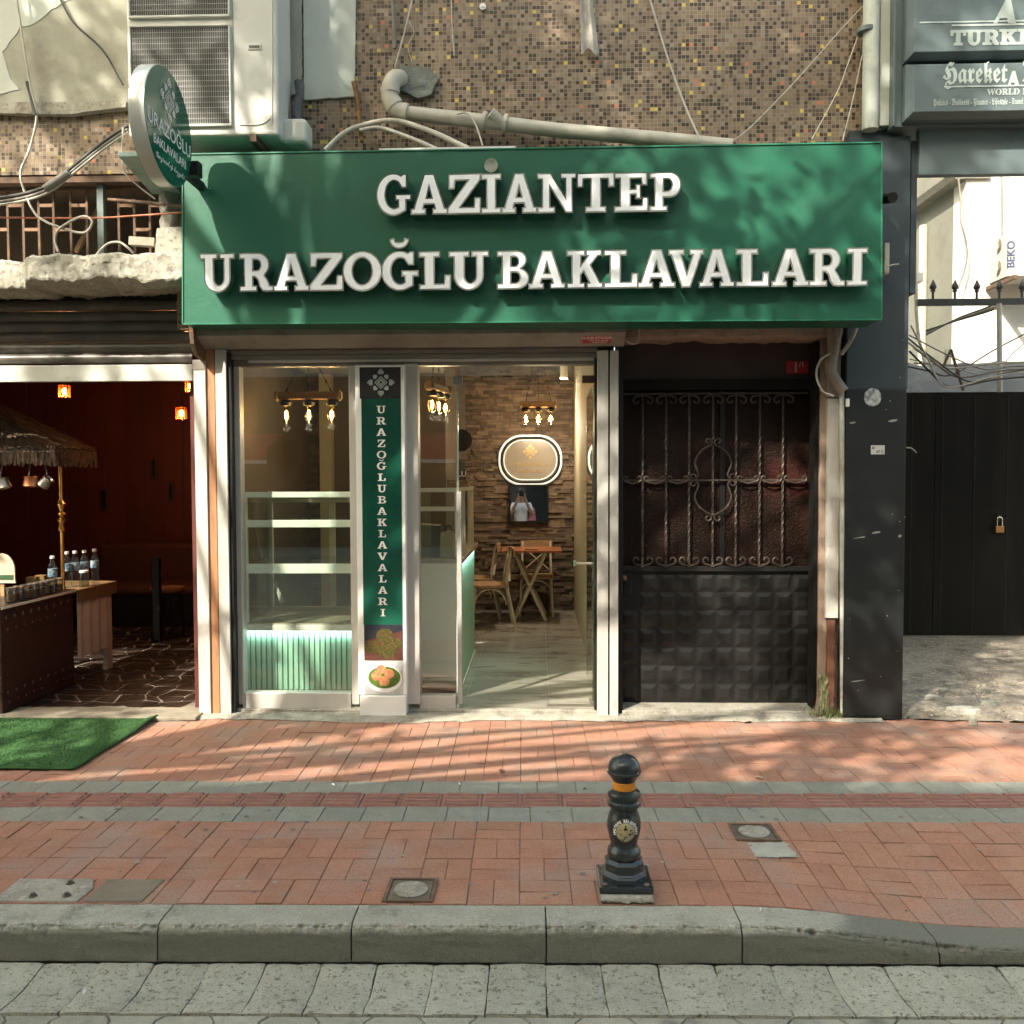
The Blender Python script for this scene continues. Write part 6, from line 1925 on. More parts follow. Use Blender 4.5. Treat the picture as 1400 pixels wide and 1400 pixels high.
for a in range(4):
    build('leg', MB().tube([(X(226, 8.9) + .12 * math.cos(a * PI / 2 + .7), 8.9 + .12 * math.sin(a * PI / 2 + .7), zq - .05), (X(226, 8.9) + .16 * math.cos(a * PI / 2 + .7), 8.9 + .16 * math.sin(a * PI / 2 + .7), .02)], .016, 8), black_m, st2)
build('dark_post', B(X(204, 8.6), X(215, 8.6), 8.6, 8.66, .02, Zc(762, 8.6, 210)), black_m, label='dark wooden chair back standing before the red bench', cat='chair back', bevel=.01)

# threshold strip and green carpet
build('threshold_strip', B(-6, X(270, 5.9), 5.80, 6.06, .006, .03), M('worn threshold', (.27, .24, .18), (.2, .175, .13), rough=.9, scale=6, dirt=(.13, .11, .085), dscale=5), bevel=.006, label='worn concrete threshold strip before the left shop', cat='threshold')
cp = MB()


def cfn(a, b):
    xr0, xr1 = -2.60, -2.56
    x = -5.2 + a * (5.2 + (-2.60 + .02 * b + .012 * n3(b * 5)))
    y = 4.785 + (5.835 - 4.785) * b + .012 * n3(x * 2.2, b) + .01 * (x + 3) * .3
    z = .010 + .006 * max(0, n3(x * 2.5, y * 2.5)) + .018 * math.exp(-((x + 2.68 - .22 * (b - .5)) / .05) ** 2) * smooth(.3, .9, b)
    return (x, y, z)


cp.grid(90, 40, cfn)
cpo = build('carpet', cp, carpet_m, label='green artificial-grass mat lying before the left shop', cat='mat', smooth_deg=60)
pile = MB()
for _ in range(12000):
    b_ = rnd.random()
    a_ = rnd.uniform(.42, 1.0)
    q = Vector(cfn(a_, b_)) + Vector((0, 0, .008))
    an = rnd.uniform(0, 2 * PI)
    s_ = Vector((math.cos(an), math.sin(an), 0)) * .0025
    tip = q + Vector((rnd.gauss(0, .006), rnd.gauss(0, .006), rnd.uniform(.006, .013)))
    pile.add([q - s_, q + s_, tip], [(0, 1, 2)])
build('pile', pile, M('turf blade', (.065, .15, .054), (.045, .11, .038), rough=.8, rv=.4, spec=.2), cpo, kind='stuff', fixn=False)
sd = cpo.modifiers.new('thick', 'SOLIDIFY')
sd.thickness = .009
sd.offset = 1

# ================================================================== SHOP FITTINGS
def strip_light(loc, sx, sy, energy, col, parent, rot=(0, 0, 0)):
    ld = bpy.data.lights.new('strip_light', 'AREA')
    ld.shape = 'RECTANGLE'
    ld.size, ld.size_y = sx, sy
    ld.energy = energy
    ld.color = col
    o = bpy.data.objects.new('strip_light', ld)
    C.objects.link(o)
    o.parent = parent
    o.location = Vector(loc) - OFF[parent.name]
    o.rotation_euler = rot
    return o


led = emit('led strip', (.75, 1.0, .93), 2)
VY0, VY1 = 6.22, 6.85
vit = thing('display_case', 'white-framed glass pastry case with mint slatted base behind the left pane', 'display case', (X(405, VY0), VY0, FZ))
vx0, vx1 = X(331, VY0), X(486, VY0)
vz = lambda py: Zc(py, VY0, 405)
vmint = M('pale mint frame', (.76, .82, .75), (.72, .78, .71), rough=.3)
fr = MB()
build('plinth', B(vx0, vx1, VY0 + .02, VY1, FZ, vz(944)), white_p, vit)
slat_n = 21
wslat = (vx1 - vx0) / slat_n
sm_ = mesh_of('slat', MB().prism([(-wslat / 2 + .0028, 0), (-wslat / 2 + .006, -.012), (wslat / 2 - .006, -.012), (wslat / 2 - .0028, 0)], lambda a, b: (a, b, vz(943)), lambda a, b: (a, b, vz(866))), mint)
build('base_panel', B(vx0, vx1, VY0 + .022, VY0 + .06, vz(944), vz(865)), M('dark mint gap', (.12, .25, .2), rough=.6), vit)
for i in range(slat_n):
    put('slat', sm_, (vx0 + wslat * (i + .5), VY0 + .021, 0), vit)
build('counter_band', B(vx0 - .003, vx1, VY0 - .01, VY1, vz(862), vz(854)), white_p, vit, bevel=.004)
build('led_strip', B(vx0, vx1, VY0 + .004, VY0 + .012, vz(865) - .0, vz(863.2)), led, vit)
strip_light((.5 * (vx0 + vx1), VY0 - .004, vz(866)), vx1 - vx0, .01, .5, (.75, 1, .92), vit)
for a, b in ((771, 784), (711, 721), (672.5, 680)):
    build('shelf_front', B(vx0 + .03, vx1, VY0, VY0 + .02, vz(b), vz(a)), vmint, vit, bevel=.002)
    build('shelf', B(vx0 + .03, vx1, VY0 + .021, VY1 - .02, vz(b) + .003, vz(b) + .012), pane_m if a != 771 else cream, vit)
build('shelf', B(vx0 + .01, vx1, VY0 + .0, VY1 - .01, vz(854) + .001, vz(852)), marble, vit)
build('corner_post', B(vx0, vx0 + .0295, VY0 + .0, VY0 + .03, vz(853), vz(672.5)), vmint, vit, bevel=.002)
build('corner_post', B(vx0, vx0 + .03, VY1 - .03, VY1, vz(853), vz(672.5)), vmint, vit, bevel=.002)
build('front_glass', B(vx0 + .03, vx1, VY0 + .006, VY0 + .01, vz(853), vz(681)), pane_m, vit)
build('side_glass', B(vx0 + .012, vx0 + .016, VY0 + .031, VY1 - .031, vz(853), vz(681)), pane_m, vit)
build('back_frame', B(vx0 + .03, vx1, VY1 - .02, VY1, vz(853), vz(846)), cream, vit)
build('back_frame', B(vx0 + .03, vx1, VY1 - .02, VY1, vz(690), vz(676)), cream, vit)
for px in (363, 450):
    build('back_frame', B(X(px, VY1), X(px + 8, VY1), VY1 - .018, VY1 - .001, vz(845), vz(691)), cream, vit)
build('menu_easel', MB().bar(at(339, 678, 6.4), at(358, 768, 6.5), .018).bar(at(352, 768, 6.48), at(366, 766, 6.5), .015), wood, label='thin wooden easel leg standing inside the pastry case', cat='easel')
build('paper_sheet', MB().add([at(373, 792, 6.6), at(378, 793, 6.6), at(388, 823, 6.55), at(383, 826, 6.55)], [(0, 1, 2, 3)]), print_w, label='white folded paper standing in the bottom of the pastry case', cat='paper')

# return counter with glass top running into the shop
RC0, RC1 = 6.32, 7.95
rc = thing('side_counter', 'cream counter with mint slatted side and glass top behind the sidelight', 'counter', (X(600, RC0), RC0, FZ))
cx0, cx1 = X(566, RC0), X(626.5, RC0)
cz = lambda py: Zc(py, RC0, 600)
build('carcass', B(cx0, cx1 - .02, RC0 + .02, RC1, FZ + .07, cz(772)), cream, rc)
build('end_panel', B(cx0, cx1 - .022, RC0, RC0 + .0195, cz(926), cz(766)), M('grey cream panel', (.68, .66, .56), (.64, .62, .53), rough=.4, scale=2), rc, bevel=.002)
build('end_rail', B(cx0, cx1 - .022, RC0 - .004, RC0 + .0, cz(931), cz(927)), cream, rc)
build('corner_trim', B(cx1 - .0215, cx1, RC0 - .003, RC0 + .02, FZ + .03, cz(766)), white_p, rc, bevel=.002)
build('foot', B(cx1 - .06, cx1 - .03, RC0 + .03, RC0 + .06, FZ, FZ + .07), galv, rc)
sdn = 14
wsd = (RC1 - RC0 - .03) / sdn
for i in range(sdn):
    y = RC0 + .025 + wsd * i
    build('slat', B(cx1 - .0195, cx1 - .004, y + .003, y + wsd - .003, FZ + .04, cz(772)), mint, rc, bevel=.003)
build('skirting', B(cx1 - .03, cx1 + .004, RC0 + .02, RC1, FZ, FZ + .036), cream, rc)
build('led_strip', B(cx1 - .006, cx1 + .006, RC0 + .025, RC1 - .01, cz(772) + .0, cz(772) + .008), led, rc)
strip_light((cx1 + .012, (RC0 + RC1) / 2, cz(772)), .012, RC1 - RC0 - .05, 1.6, (.7, 1, .9), rc)
build('worktop', B(cx0 - .01, cx1 + .03, RC0 - .005, RC1 + .01, cz(772) + .009, cz(766) + .012), marble, rc, bevel=.003)
ztp = cz(766) + .013
ztop = cz(673)
for (x, y) in ((cx0 + .01, RC0 + .02), (cx1 - .03, RC0 + .02), (cx1 - .03, 6.95), (cx1 - .03, RC1 - .1), (cx1 - .03, 7.5)):
    build('glass_post', B(x, x + .026, y, y + .026, ztp, ztop), cream, rc, bevel=.002)
build('glass_rail', B(cx0 + .01, cx1 - .004, RC0 + .018, RC0 + .048, ztop + .0005, ztop + .03), cream, rc, bevel=.002)
build('glass_rail', B(cx1 - .03, cx1 - .004, RC0 + .0485, RC1 - .07, ztop + .0005, ztop + .03), cream, rc, bevel=.002)
build('shelf_front', B(cx0 + .01, cx1 - .031, RC0 + .022, RC0 + .04, cz(699), cz(693)), cream, rc)
build('glass', B(cx0 + .036, cx1 - .031, RC0 + .03, RC0 + .034, ztp, ztop), pane_m, rc)
build('glass', B(cx1 - .02, cx1 - .016, RC0 + .047, RC1 - .101, ztp, ztop), pane_m, rc)
build('storage_box', MB().prism([(X(576, 6.6), ztp), (X(600, 6.6), ztp), (X(602, 6.6), Zc(718, 6.6, 590)), (X(575, 6.6), Zc(716, 6.6, 590))], lambda a, b: (a, 6.5, b), lambda a, b: (a, 6.72, b)), M('grey card box', (.14, .13, .105), rough=.7), bevel=.004, label='grey box standing inside the glass-topped counter', cat='box')
bg = MB()
bg.prism([(X(602, 6.5), ztp), (X(621, 6.5), ztp), (X(620, 6.5), Zc(727, 6.5, 610)), (X(615, 6.5), Zc(725, 6.5, 610)), (X(603, 6.5), Zc(728, 6.5, 610))], lambda a, b: (a, 6.44, b), lambda a, b: (a, 6.52, b))
build('paper_bag', bg, M('cream paper', (.6, .5, .33), (.52, .42, .27), rough=.8), label='cream paper bag beside the grey box in the counter', cat='bag')
cable('bag_ribbon', [at(608, 727, 6.43), at(611, 720, 6.43), at(615, 719, 6.43), at(618, 726, 6.43)], .006, cable_k, 'dark ribbon on the cream paper bag', cat='ribbon')
trY = 7.0
trz = ztop + .031
tt_ = thing('wooden_tray', 'small wooden crate resting on the glass-topped counter', 'crate', (X(628, trY), trY, trz))
build('base', B(X(613, trY), X(642, trY), trY - .1, trY + .1, trz, trz + .035), wood, tt_, bevel=.003)
for px in (613, 639):
    build('end', B(X(px, trY), X(px + 3, trY), trY - .1, trY + .1, trz + .0355, trz + .06), wood, tt_)
build('rail', B(X(616, trY), X(639, trY), trY - .1, trY - .085, trz + .042, trz + .056), wood, tt_)

# pendants: timber beam, three bulbs on chains
bulb_g = glass('bulb glass', (1.0, .82, .5), .0, 1.45)
glow = emit('filament', (1.0, .66, .28), 60)


def pendant(lbl, p, length, ang, ceil, watt, bulb_r=.034):
    t = thing('beam_pendant', lbl, 'pendant lamp', p, 'timber beam pendants')
    ca, sa = math.cos(ang), math.sin(ang)
    D = Vector((ca, sa, 0))
    Nn = Vector((-sa, ca, 0))
    hl = length / 2
    mb = MB()
    pr = []
    for e in (-hl, hl):
        for a, b in ((-.03, -.03), (.03, -.03), (.03, .03), (-.03, .03)):
            pr.append(p + D * e + Nn * a + Vector((0, 0, b)))
    mb.add(pr, [(0, 1, 2, 3), (7, 6, 5, 4), (0, 4, 5, 1), (1, 5, 6, 2), (2, 6, 7, 3), (3, 7, 4, 0)])
    build('beam', mb, wood, t, bevel=.006)
    for e in (-hl, hl):
        mb = MB().tube([p + D * (e * .93) + Nn * .034 * math.cos(a) * 1.1 + Vector((0, 0, .034 * math.sin(a) * 1.1)) for a in [i * PI / 6 for i in range(13)]], .008, 6)
        build('rope_wrap', mb, M('rope', (.42, .32, .2), rough=1), t, smooth_deg=60)
    top = Vector((p.x, p.y, ceil))
    build('ceiling_rose', MB().lathe([(.05, -.03), (.06, 0)], top, 16), black_m, t, smooth_deg=40)
    for k, e in enumerate((-hl * .68, 0, hl * .68)):
        b = p + D * e
        ch = MB()
        a0 = b + Vector((0, 0, .03))
        nl = max(4, int((top - a0).length / .035))
        for q in range(nl):
            c0 = a0.lerp(top, (q + .05) / nl)
            c1 = a0.lerp(top, (q + .95) / nl)
            ch.bar(c0, c1, .012 if q % 2 else .004, .004 if q % 2 else .012)
        build('chain', ch, M('dark chain', (.05, .04, .032), rough=.4, metal=.6), t)
        build('socket', MB().lathe([(.02, -.085), (.042, -.08), (.05, -.055), (.035, -.035), (.01, -.03)], b, 16), black_m, t, smooth_deg=40)
        bz = b + Vector((0, 0, -.155))
        bl = build('bulb', MB().lathe([(.004, -.066), (.022, -.058), (.033, -.03), (.035, -.005), (.026, .035), (.016, .06), (.014, .075)], bz, 16), bulb_g, t, smooth_deg=60)
        build('filament', MB().lathe([(.002, -.035), (.011, -.02), (.011, .02), (.004, .035)], bz, 8), glow, bl)
        ld = bpy.data.lights.new('bulb_light', 'POINT')
        ld.energy = watt / 3
        ld.color = (1, .82, .6)
        ld.shadow_soft_size = .03
        lo = bpy.data.objects.new('bulb_light', ld)
        C.objects.link(lo)
        lo.parent = t
        lo.location = bz + Vector((0, 0, -.1)) - p
    return t


pendant('timber beam lamp with three bulbs seen through the left pane', at(422, 541, 7.0), 92 / FPX * 7.0, .0, 2.7, 1.3)
pendant('timber beam lamp seen end-on through the sidelight', at(600, 531, 7.6), .52, 1.35, 3.16, 3.5)
pendant('timber beam lamp hanging before the stone wall', at(736, 553, 9.6), 50 / FPX * 9.6, .05, 3.16, 8)
spt = thing('ceiling_spot', 'small white cylinder spotlight lit at the shop ceiling', 'spotlight', at(771, 512, 9.9))
c = at(771, 512, 9.9)
build('body', MB().tube([(c.x, c.y, c.z - .04), (c.x, c.y, 3.16)], .045, 16), white_p, spt, smooth_deg=40)
build('lens', MB().tube([(c.x, c.y, c.z - .05), (c.x, c.y, c.z - .0405)], .04, 16), emit('spot lens', (1, .93, .8), 25), spt)
ld = bpy.data.lights.new('spot_light', 'SPOT')
ld.energy = 22
ld.spot_size = 1.9
ld.spot_blend = .8
ld.color = (1, .86, .66)
ld.shadow_soft_size = .04
lo = bpy.data.objects.new('spot_light', ld)
C.objects.link(lo)
lo.parent = spt
lo.location = (0, 0, -.06)

# oval neon sign, mirror, poster on the stone wall
NY = RY1 - .075
on = thing('oval_light_sign', 'oval glass sign with white halo ring on the stone wall', 'light sign', at(725, 628, NY))
c = at(725, 629, NY)
s = NY / FPX


def stadium(hw, hh, r, n=14):
    out = []
    for (sx, sz, a0) in ((1, 1, 0), (-1, 1, 90), (-1, -1, 180), (1, -1, 270)):
        for i in range(n + 1):
            a = math.radians(a0 + 90 * i / n)
            out.append((sx * (hw - r) + r * math.cos(a), sz * (hh - r) + r * math.sin(a)))
    return out


st1 = stadium(39 * s, 30 * s, 28 * s)
build('panel', MB().prism(st1, lambda a, b: (c.x + a, NY - .012, c.z + b), lambda a, b: (c.x + a, NY, c.z + b)), M('frosted panel', (.3, .27, .22), (.26, .235, .19), rough=.25, scale=2), on)
build('black_edge', MB().tube([(c.x + a, NY - .006, c.z + b) for a, b in st1 + st1[:1]], .016, 8), black_m, on, smooth_deg=60)
st2_ = stadium(41.5 * s, 32.5 * s, 30 * s)
build('halo_tube', MB().tube([(c.x + a, NY + .012, c.z + b) for a, b in st2_ + st2_[:1]], .02, 8), emit('halo white', (.95, 1.0, .95), .12), on, smooth_deg=60)
st3 = stadium(36 * s, 27 * s, 26 * s)
build('inner_tube', MB().tube([(c.x + a, NY - .016, c.z + b) for a, b in st3 + st3[:1]], .007, 8), emit('inner glow', (.9, .95, .9), .1), on, smooth_deg=60)
gold = M('gold print', (.55, .36, .12), rough=.3, metal=.6)
me = mesh_of('ornament', strokes_2d(ornament_lines(.085), .006), gold)
place_mesh('ornament', me, gold, on, Matrix.Translation((c.x, NY - .0135, c.z + .1)) @ FRONT)
text('lettering', 'URAZOĞLU', .075, (c.x, NY - .0135, c.z - .075), gold, on)
text('lettering', 'BAKLAVALARI', .05, (c.x, NY - .0135, c.z - .145), gold, on)
c = at(723, 688.5, NY)
mr_ = thing('wall_mirror', 'small square mirror on the stone wall under the oval sign', 'mirror', c)
mm = bpy.data.materials.new('mirror')
mm.use_nodes = True
q = mm.node_tree.nodes['Principled BSDF']
q.inputs['Base Color'].default_value = (.8, .8, .78, 1)
q.inputs['Metallic'].default_value = 1
q.inputs['Roughness'].default_value = 0.0
g = build('glass', B(-25 * s, 25 * s, -.004, 0, -24 * s, 24 * s), mm, None)
g.parent = mr_
# hung a hair out of true so that it looks back at the street
vdir = (Vector((0, 0, CZ)) - c).normalized()
aim = (vdir + (Vector((.18, -.3, 1.33)) - c).normalized()).normalized()
g.rotation_euler = aim.to_track_quat('-Y', 'Z').to_euler()
g.name = 'glass'
bf = MB()
for a in ((-27, 27, -26, -24.6), (-27, 27, 24.6, 26), (-27, -25.6, -24.5, 24.5), (25.6, 27, -24.5, 24.5)):
    bf.box(c.x + a[0] * s, c.x + a[1] * s, NY - .012, NY + .05, c.z + a[2] * s, c.z + a[3] * s)
build('frame', bf, black_m, mr_)
build('backing', B(c.x - 27 * s, c.x + 27 * s, NY + .012, NY + .05, c.z - 26 * s, c.z + 26 * s), black_m, mr_)
po = thing('wall_poster', 'dark upright poster with pale lettering left of the stone wall', 'poster', at(622, 725, 10.4))
c0, c1 = at(606, 728, 10.2), at(636, 575, 10.2)
zm = Zc(628, 10.2, 620)
build('lower_sheet', B(c0.x, c1.x, 10.2, 10.21, c0.z, zm), ban_dark, po)
build('upper_sheet', B(c0.x, c1.x, 10.2, 10.21, zm + .002, c1.z + .42), M('grey poster print', (.11, .1, .08), (.08, .072, .06), rough=.5), po)
build('print_disc', MB().tube([(c1.x - .05, 10.199, zm + .22), (c1.x - .05, 10.1985, zm + .22)], .13, 24), black_f, po)
text('lettering', 'OĞLU', .09, ((c0.x + c1.x) / 2 + .02, 10.1985, zm - .2), print_g, po)

# cafe table and chairs
TYc = 9.95
tb = thing('cafe_table', 'small cafe table with red-brown top and crossed pale legs', 'table', (X(734, TYc), TYc, FZ))
tz = Zc(750, TYc, 735)
build('top', B(X(686, TYc), X(767, TYc), TYc - .3, TYc + .3, tz - .025, tz), tabletop_m, tb, bevel=.005)
for yy in (TYc - .22, TYc + .22):
    for a, b in ((703, 766), (765, 704)):
        pass
    x0, x1 = X(703, TYc), X(746, TYc)
    build('leg', MB().bar((x0, yy, FZ + .01), (X(746, TYc) + .0, yy, tz - .026), .05, .035), chair_m, tb, bevel=.004)
    build('leg', MB().bar((x1, yy + .001, FZ + .01), (X(703, TYc) + .0, yy + .036, tz - .026), .05, .035), chair_m, tb, bevel=.004)
build('stretcher', MB().bar(((x0 + x1) / 2, TYc - .2, (tz + FZ) / 2), ((x0 + x1) / 2, TYc + .2, (tz + FZ) / 2), .03), chair_m, tb)
build('cutlery_tray', B(X(718, TYc), X(735, TYc), TYc - .25, TYc - .15, tz + .001, tz + .022), wood, label='little wooden tray lying on the cafe table', cat='tray', bevel=.003)


def make_chair(lbl, x, y, ang):
    t = thing('cafe_chair', lbl, 'chair', (x, y, FZ), 'cafe chairs')
    t.rotation_euler = (0, 0, ang)

    def L(name, mb, mat, bevel=0, sm=None):
        o = build(name, mb, mat, None, smooth_deg=sm, bevel=bevel)
        o.parent = t
        return o
    sp = [(-.19, -.2), (.19, -.2), (.21, -.05), (.2, .12), (.15, .19), (-.15, .19), (-.2, .12), (-.21, -.05)]
    L('seat', MB().prism(sp, lambda a, b: (a, b, .43), lambda a, b: (a, b, .465)), wood, .008)
    for sx in (-1, 1):
        L('leg', MB().tube([(sx * .17, .15, .43), (sx * .19, .19, 0)], [.017, .013], 10), chair_m, sm=60)
        L('leg', MB().tube(curve_pts([(sx * .185, -.28, 0), (sx * .175, -.19, .45), (sx * .17, -.2, .62), (sx * .165, -.24, .84)], 5), .015, 10), chair_m, sm=60)
        L('cross_slat', MB().bar((sx * .16, -.205 + .008 * sx, .5), (-sx * .155, -.228 + .008 * sx, .77), .026, .01), chair_m)
        L('hoop', MB().tube([(sx * .18 * math.cos(a), .17, .25 + .17 * math.sin(a)) for a in [i * PI / 10 for i in range(0, 6)]], .009, 8), chair_m, sm=60)
        L('hoop', MB().tube([(sx * .18, .17 * math.cos(a) * (1) - .01, .25 + .17 * math.sin(a)) for a in [i * PI / 10 for i in range(0, 11)]], .009, 8), chair_m, sm=60)
    L('top_rail', MB().grid(10, 3, lambda a, b: (-.19 + .38 * a, -.232 - .03 * math.sin(PI * a), .76 + .09 * b)).grid(10, 3, lambda a, b: (-.19 + .38 * a, -.254 - .03 * math.sin(PI * a), .76 + .09 * b)).grid(10, 1, lambda a, b: (-.19 + .38 * a, -.232 - .022 * b - .03 * math.sin(PI * a), .85)).grid(10, 1, lambda a, b: (-.19 + .38 * a, -.232 - .022 * b - .03 * math.sin(PI * a), .76)), wood, sm=50)
    return t


make_chair('pale cross-back chair in front of the stone wall behind the table', X(733, 10.25), 10.25, PI)
make_chair('pale cross-back chair seen sideways left of the cafe table', X(667, 9.45), 9.45, PI / 2 + .12)
make_chair('pale chair mostly hidden behind the sideways chair', X(650, 10.05), 10.05, PI / 2)

# ================================================================== BOLLARD
BC = Vector((X(853, 3.44, 1210), 3.44, 0))
bo = thing('bollard', 'black cast bollard with orange band and round town emblem', 'bollard', BC)
hb = .104
build('footing', MB().grid(12, 6, lambda a, b: (BC.x - .1 + .2 * a + .01 * n3(a * 6, b * 3), BC.y - .115 - .018 * math.sin(PI * b) + .012 * n3(a * 7, b * 5, 2), -.002 + .03 * b + .004 * n3(a * 9, b))).box(BC.x - .1, BC.x + .1, BC.y - .112, BC.y + .1, 0, .0255), concrete, bo, smooth_deg=60)
build('base_plate', B(BC.x - hb, BC.x + hb, BC.y - hb, BC.y + hb, .027, .052), boll_m, bo, bevel=.004)
for sx in (-1, 1):
    for sy in (-1, 1):
        build('bolt', MB().lathe([(.012, 0), (.012, .004), (.008, .007)], (BC.x + sx * .08, BC.y + sy * .08, .0525), 10), galv, bo, smooth_deg=40)
oc = PI / 8
build('octagon_foot', MB().lathe([(.094, .0525), (.094, .072), (.086, .078), (.086, .08), (.08, .086), (.08, .118), (.066, .13), (.055, .131)], BC, 8, oc), boll_m, bo, bevel=.002)
prof = [(.058, .128), (.064, .135), (.066, .15), (.064, .165), (.055, .176), (.052, .186), (.054, .2), (.062, .225), (.0665, .252), (.066, .275), (.060, .3), (.052, .322), (.053, .33), (.063, .338), (.0655, .346), (.064, .354), (.057, .36), (.058, .368), (.065, .376), (.066, .385), (.062, .394), (.05, .401), (.0455, .404)]
build('shaft', MB().lathe(prof, BC, 40), boll_m, bo, smooth_deg=35)
build('orange_band', MB().lathe([(.045, .4045), (.0462, .406), (.0462, .434), (.045, .4355)], BC, 40), orange_m, bo, smooth_deg=35)
build('head', MB().lathe([(.044, .436), (.048, .442), (.062, .464), (.068, .47), (.068, .475), (.063, .478), (.064, .49), (.058, .51), (.045, .527), (.025, .537), (.008, .5395), (.006, .536), (.001, .536)], BC, 40), boll_m, bo, smooth_deg=35)


def on_shaft(dx, z, e):
    for i in range(len(prof) - 1):
        if prof[i][1] <= z <= prof[i + 1][1]:
            f = (z - prof[i][1]) / (prof[i + 1][1] - prof[i][1])
            r = prof[i][0] * (1 - f) + prof[i + 1][0] * f
            break
    a = dx / .066
    return Vector((BC.x + (r + e) * math.sin(a), BC.y - (r + e) * math.cos(a), z))


EZ, ER = .255, .043


def shaft_disc(r, e, dz=0, n=32, rings=5):
    mb = MB()
    vs = [on_shaft(0, EZ + dz, e)]
    fs = []
    for k in range(1, rings + 1):
        for i in range(n):
            a = 2 * PI * i / n
            vs.append(on_shaft(r * k / rings * math.cos(a), EZ + dz + r * k / rings * math.sin(a), e))
    for i in range(n): fs.append((0, 1 + i, 1 + (i + 1) % n))
    for k in range(rings - 1):
        for i in range(n):
            a, b = 1 + k * n + i, 1 + k * n + (i + 1) % n
            fs.append((a, b, b + n, a + n))
    return mb.add(vs, fs)


em = build('emblem_ring', shaft_disc(.052, .0006), print_k, bo, smooth_deg=60)
build('emblem_disc', shaft_disc(.038, .001, -.004), emblem_m, bo, smooth_deg=60)


def shaft_poly(pts, e):
    return MB().add([on_shaft(a, EZ - .004 + b, e) for a, b in pts], [tuple(range(len(pts)))])


for pts in ([(-.008, -.02), (.008, -.02), (.006, .012), (.008, .016), (.0, .022), (-.008, .016), (-.006, .012)], [(-.003, .021), (.003, .021), (.002, .03), (-.002, .03)],
            [(-.036, -.006), (-.02, -.003), (-.012, -.009), (-.02, -.013)], [(.01, -.004), (.022, .0), (.035, .002), (.03, -.008), (.014, -.012)], [(-.022, -.026), (.0, -.022), (.024, -.026), (.01, -.034), (-.01, -.034)],
            [(.012, .008), (.02, .012), (.03, .01), (.02, .006)], [(-.028, .01), (-.018, .013), (-.014, .009)]):
    build('emblem_print', shaft_poly(pts, .0016), print_k, bo)
let = 'MALTEPE BELEDİYESİ'
for i, ch in enumerate(let):
    if ch == ' ': continue
    a = math.radians(190 - 200 * i / (len(let) - 1))
    me = text_mesh(ch, .0145, .0008, bold=.0005)
    R2 = Matrix.Rotation(a - PI / 2, 2)
    for v in me.vertices:
        q = R2 @ Vector((v.co.x, v.co.y))
        v.co = on_shaft(.0405 * math.cos(a) + q.x, EZ - .004 + .0405 * math.sin(a) + q.y, .0013 + v.co.z) - BC
    me.materials.append(print_w)
    o = bpy.data.objects.new('lettering', me)
    C.objects.link(o)
    o.parent = bo

# ================================================================== SMALL LITTER AND WEEDS
wd_ = MB()
for k in range(260):
    b = Vector((X(1134, 5.95) + rnd.gauss(0, .055), 5.94 + rnd.gauss(0, .03), .01 + abs(rnd.gauss(0, .012))))
    a = rnd.uniform(0, 2 * PI)
    tip = b + Vector((math.cos(a) * rnd.uniform(.01, .04), math.sin(a) * .025, rnd.uniform(.02, .075)))
    s_ = Vector((-math.sin(a), math.cos(a), 0)) * .0035
    wd_.add([b - s_, b + s_, tip], [(0, 1, 2)])
build('weed_tuft', wd_, M('weed green', (.07, .10, .03), (.12, .12, .04), rough=.8, rv=.3), label='small tuft of weeds at the foot of the door jamb', cat='weeds', fixn=False, kind='stuff')


def ground_pt(px, py, z=0.0):
    d = CAMR.to_3x3() @ Vector(((px - 700) / FPX, -(py - 700) / FPX, -1))
    return Vector((0, 0, CZ)) + d * ((z - CZ) / d.z)


for k, (px, py, z, sz, m_, lb) in enumerate(((1038, 1064, .004, .03, 'pale', 'pale dry leaf on the grey strip right of the bollard'), (686, 1055, .004, .028, 'brown', 'curled brown leaf on the sunlit red pavers'), (116, 1358, -.148, .014, 'white', 'white cigarette end lying in the gutter'), (799, 1080, .004, .012, 'brown', 'tiny brown scrap on the grey strip left of the bollard'), (628, 1073, .004, .016, 'white', 'small white paper scrap on the far grey strip'), (455, 1074, .004, .014, 'white', 'pale scrap on the far grey strip, left half'), (1022, 987, .01, .035, 'pale', 'pale leaf by the iron door threshold'), (1040, 1245, .002, .01, 'white', 'white speck on the pavers before the mortar patch'))):
    p = ground_pt(px, py, z)
    a = rnd.uniform(0, PI)
    ca, sa = math.cos(a), math.sin(a)
    ln, wdt = sz, sz * (.55 if m_ != 'white' else .4)
    pts = [(-ln, 0, .0), (-.4 * ln, wdt * .8, .004), (.3 * ln, wdt, .009), (ln, .1 * wdt, .003), (.2 * ln, -wdt * .9, .008), (-.5 * ln, -wdt * .7, .005)]
    mb = MB().add([(p.x + x * ca - y * sa, p.y + x * sa + y * ca, p.z + .003 + q) for x, y, q in pts] + [(p.x, p.y, p.z + .004)], [(i, (i + 1) % 6, 6) for i in range(6)])
    build('leaf_litter' if m_ != 'white' else 'paper_scrap', mb, {'pale': M('dry leaf', (.45, .3, .2), rough=.8), 'brown': M('brown leaf', (.13, .07, .04), rough=.8), 'white': print_w}[m_], label=lb, cat='leaf' if m_ != 'white' else 'scrap')

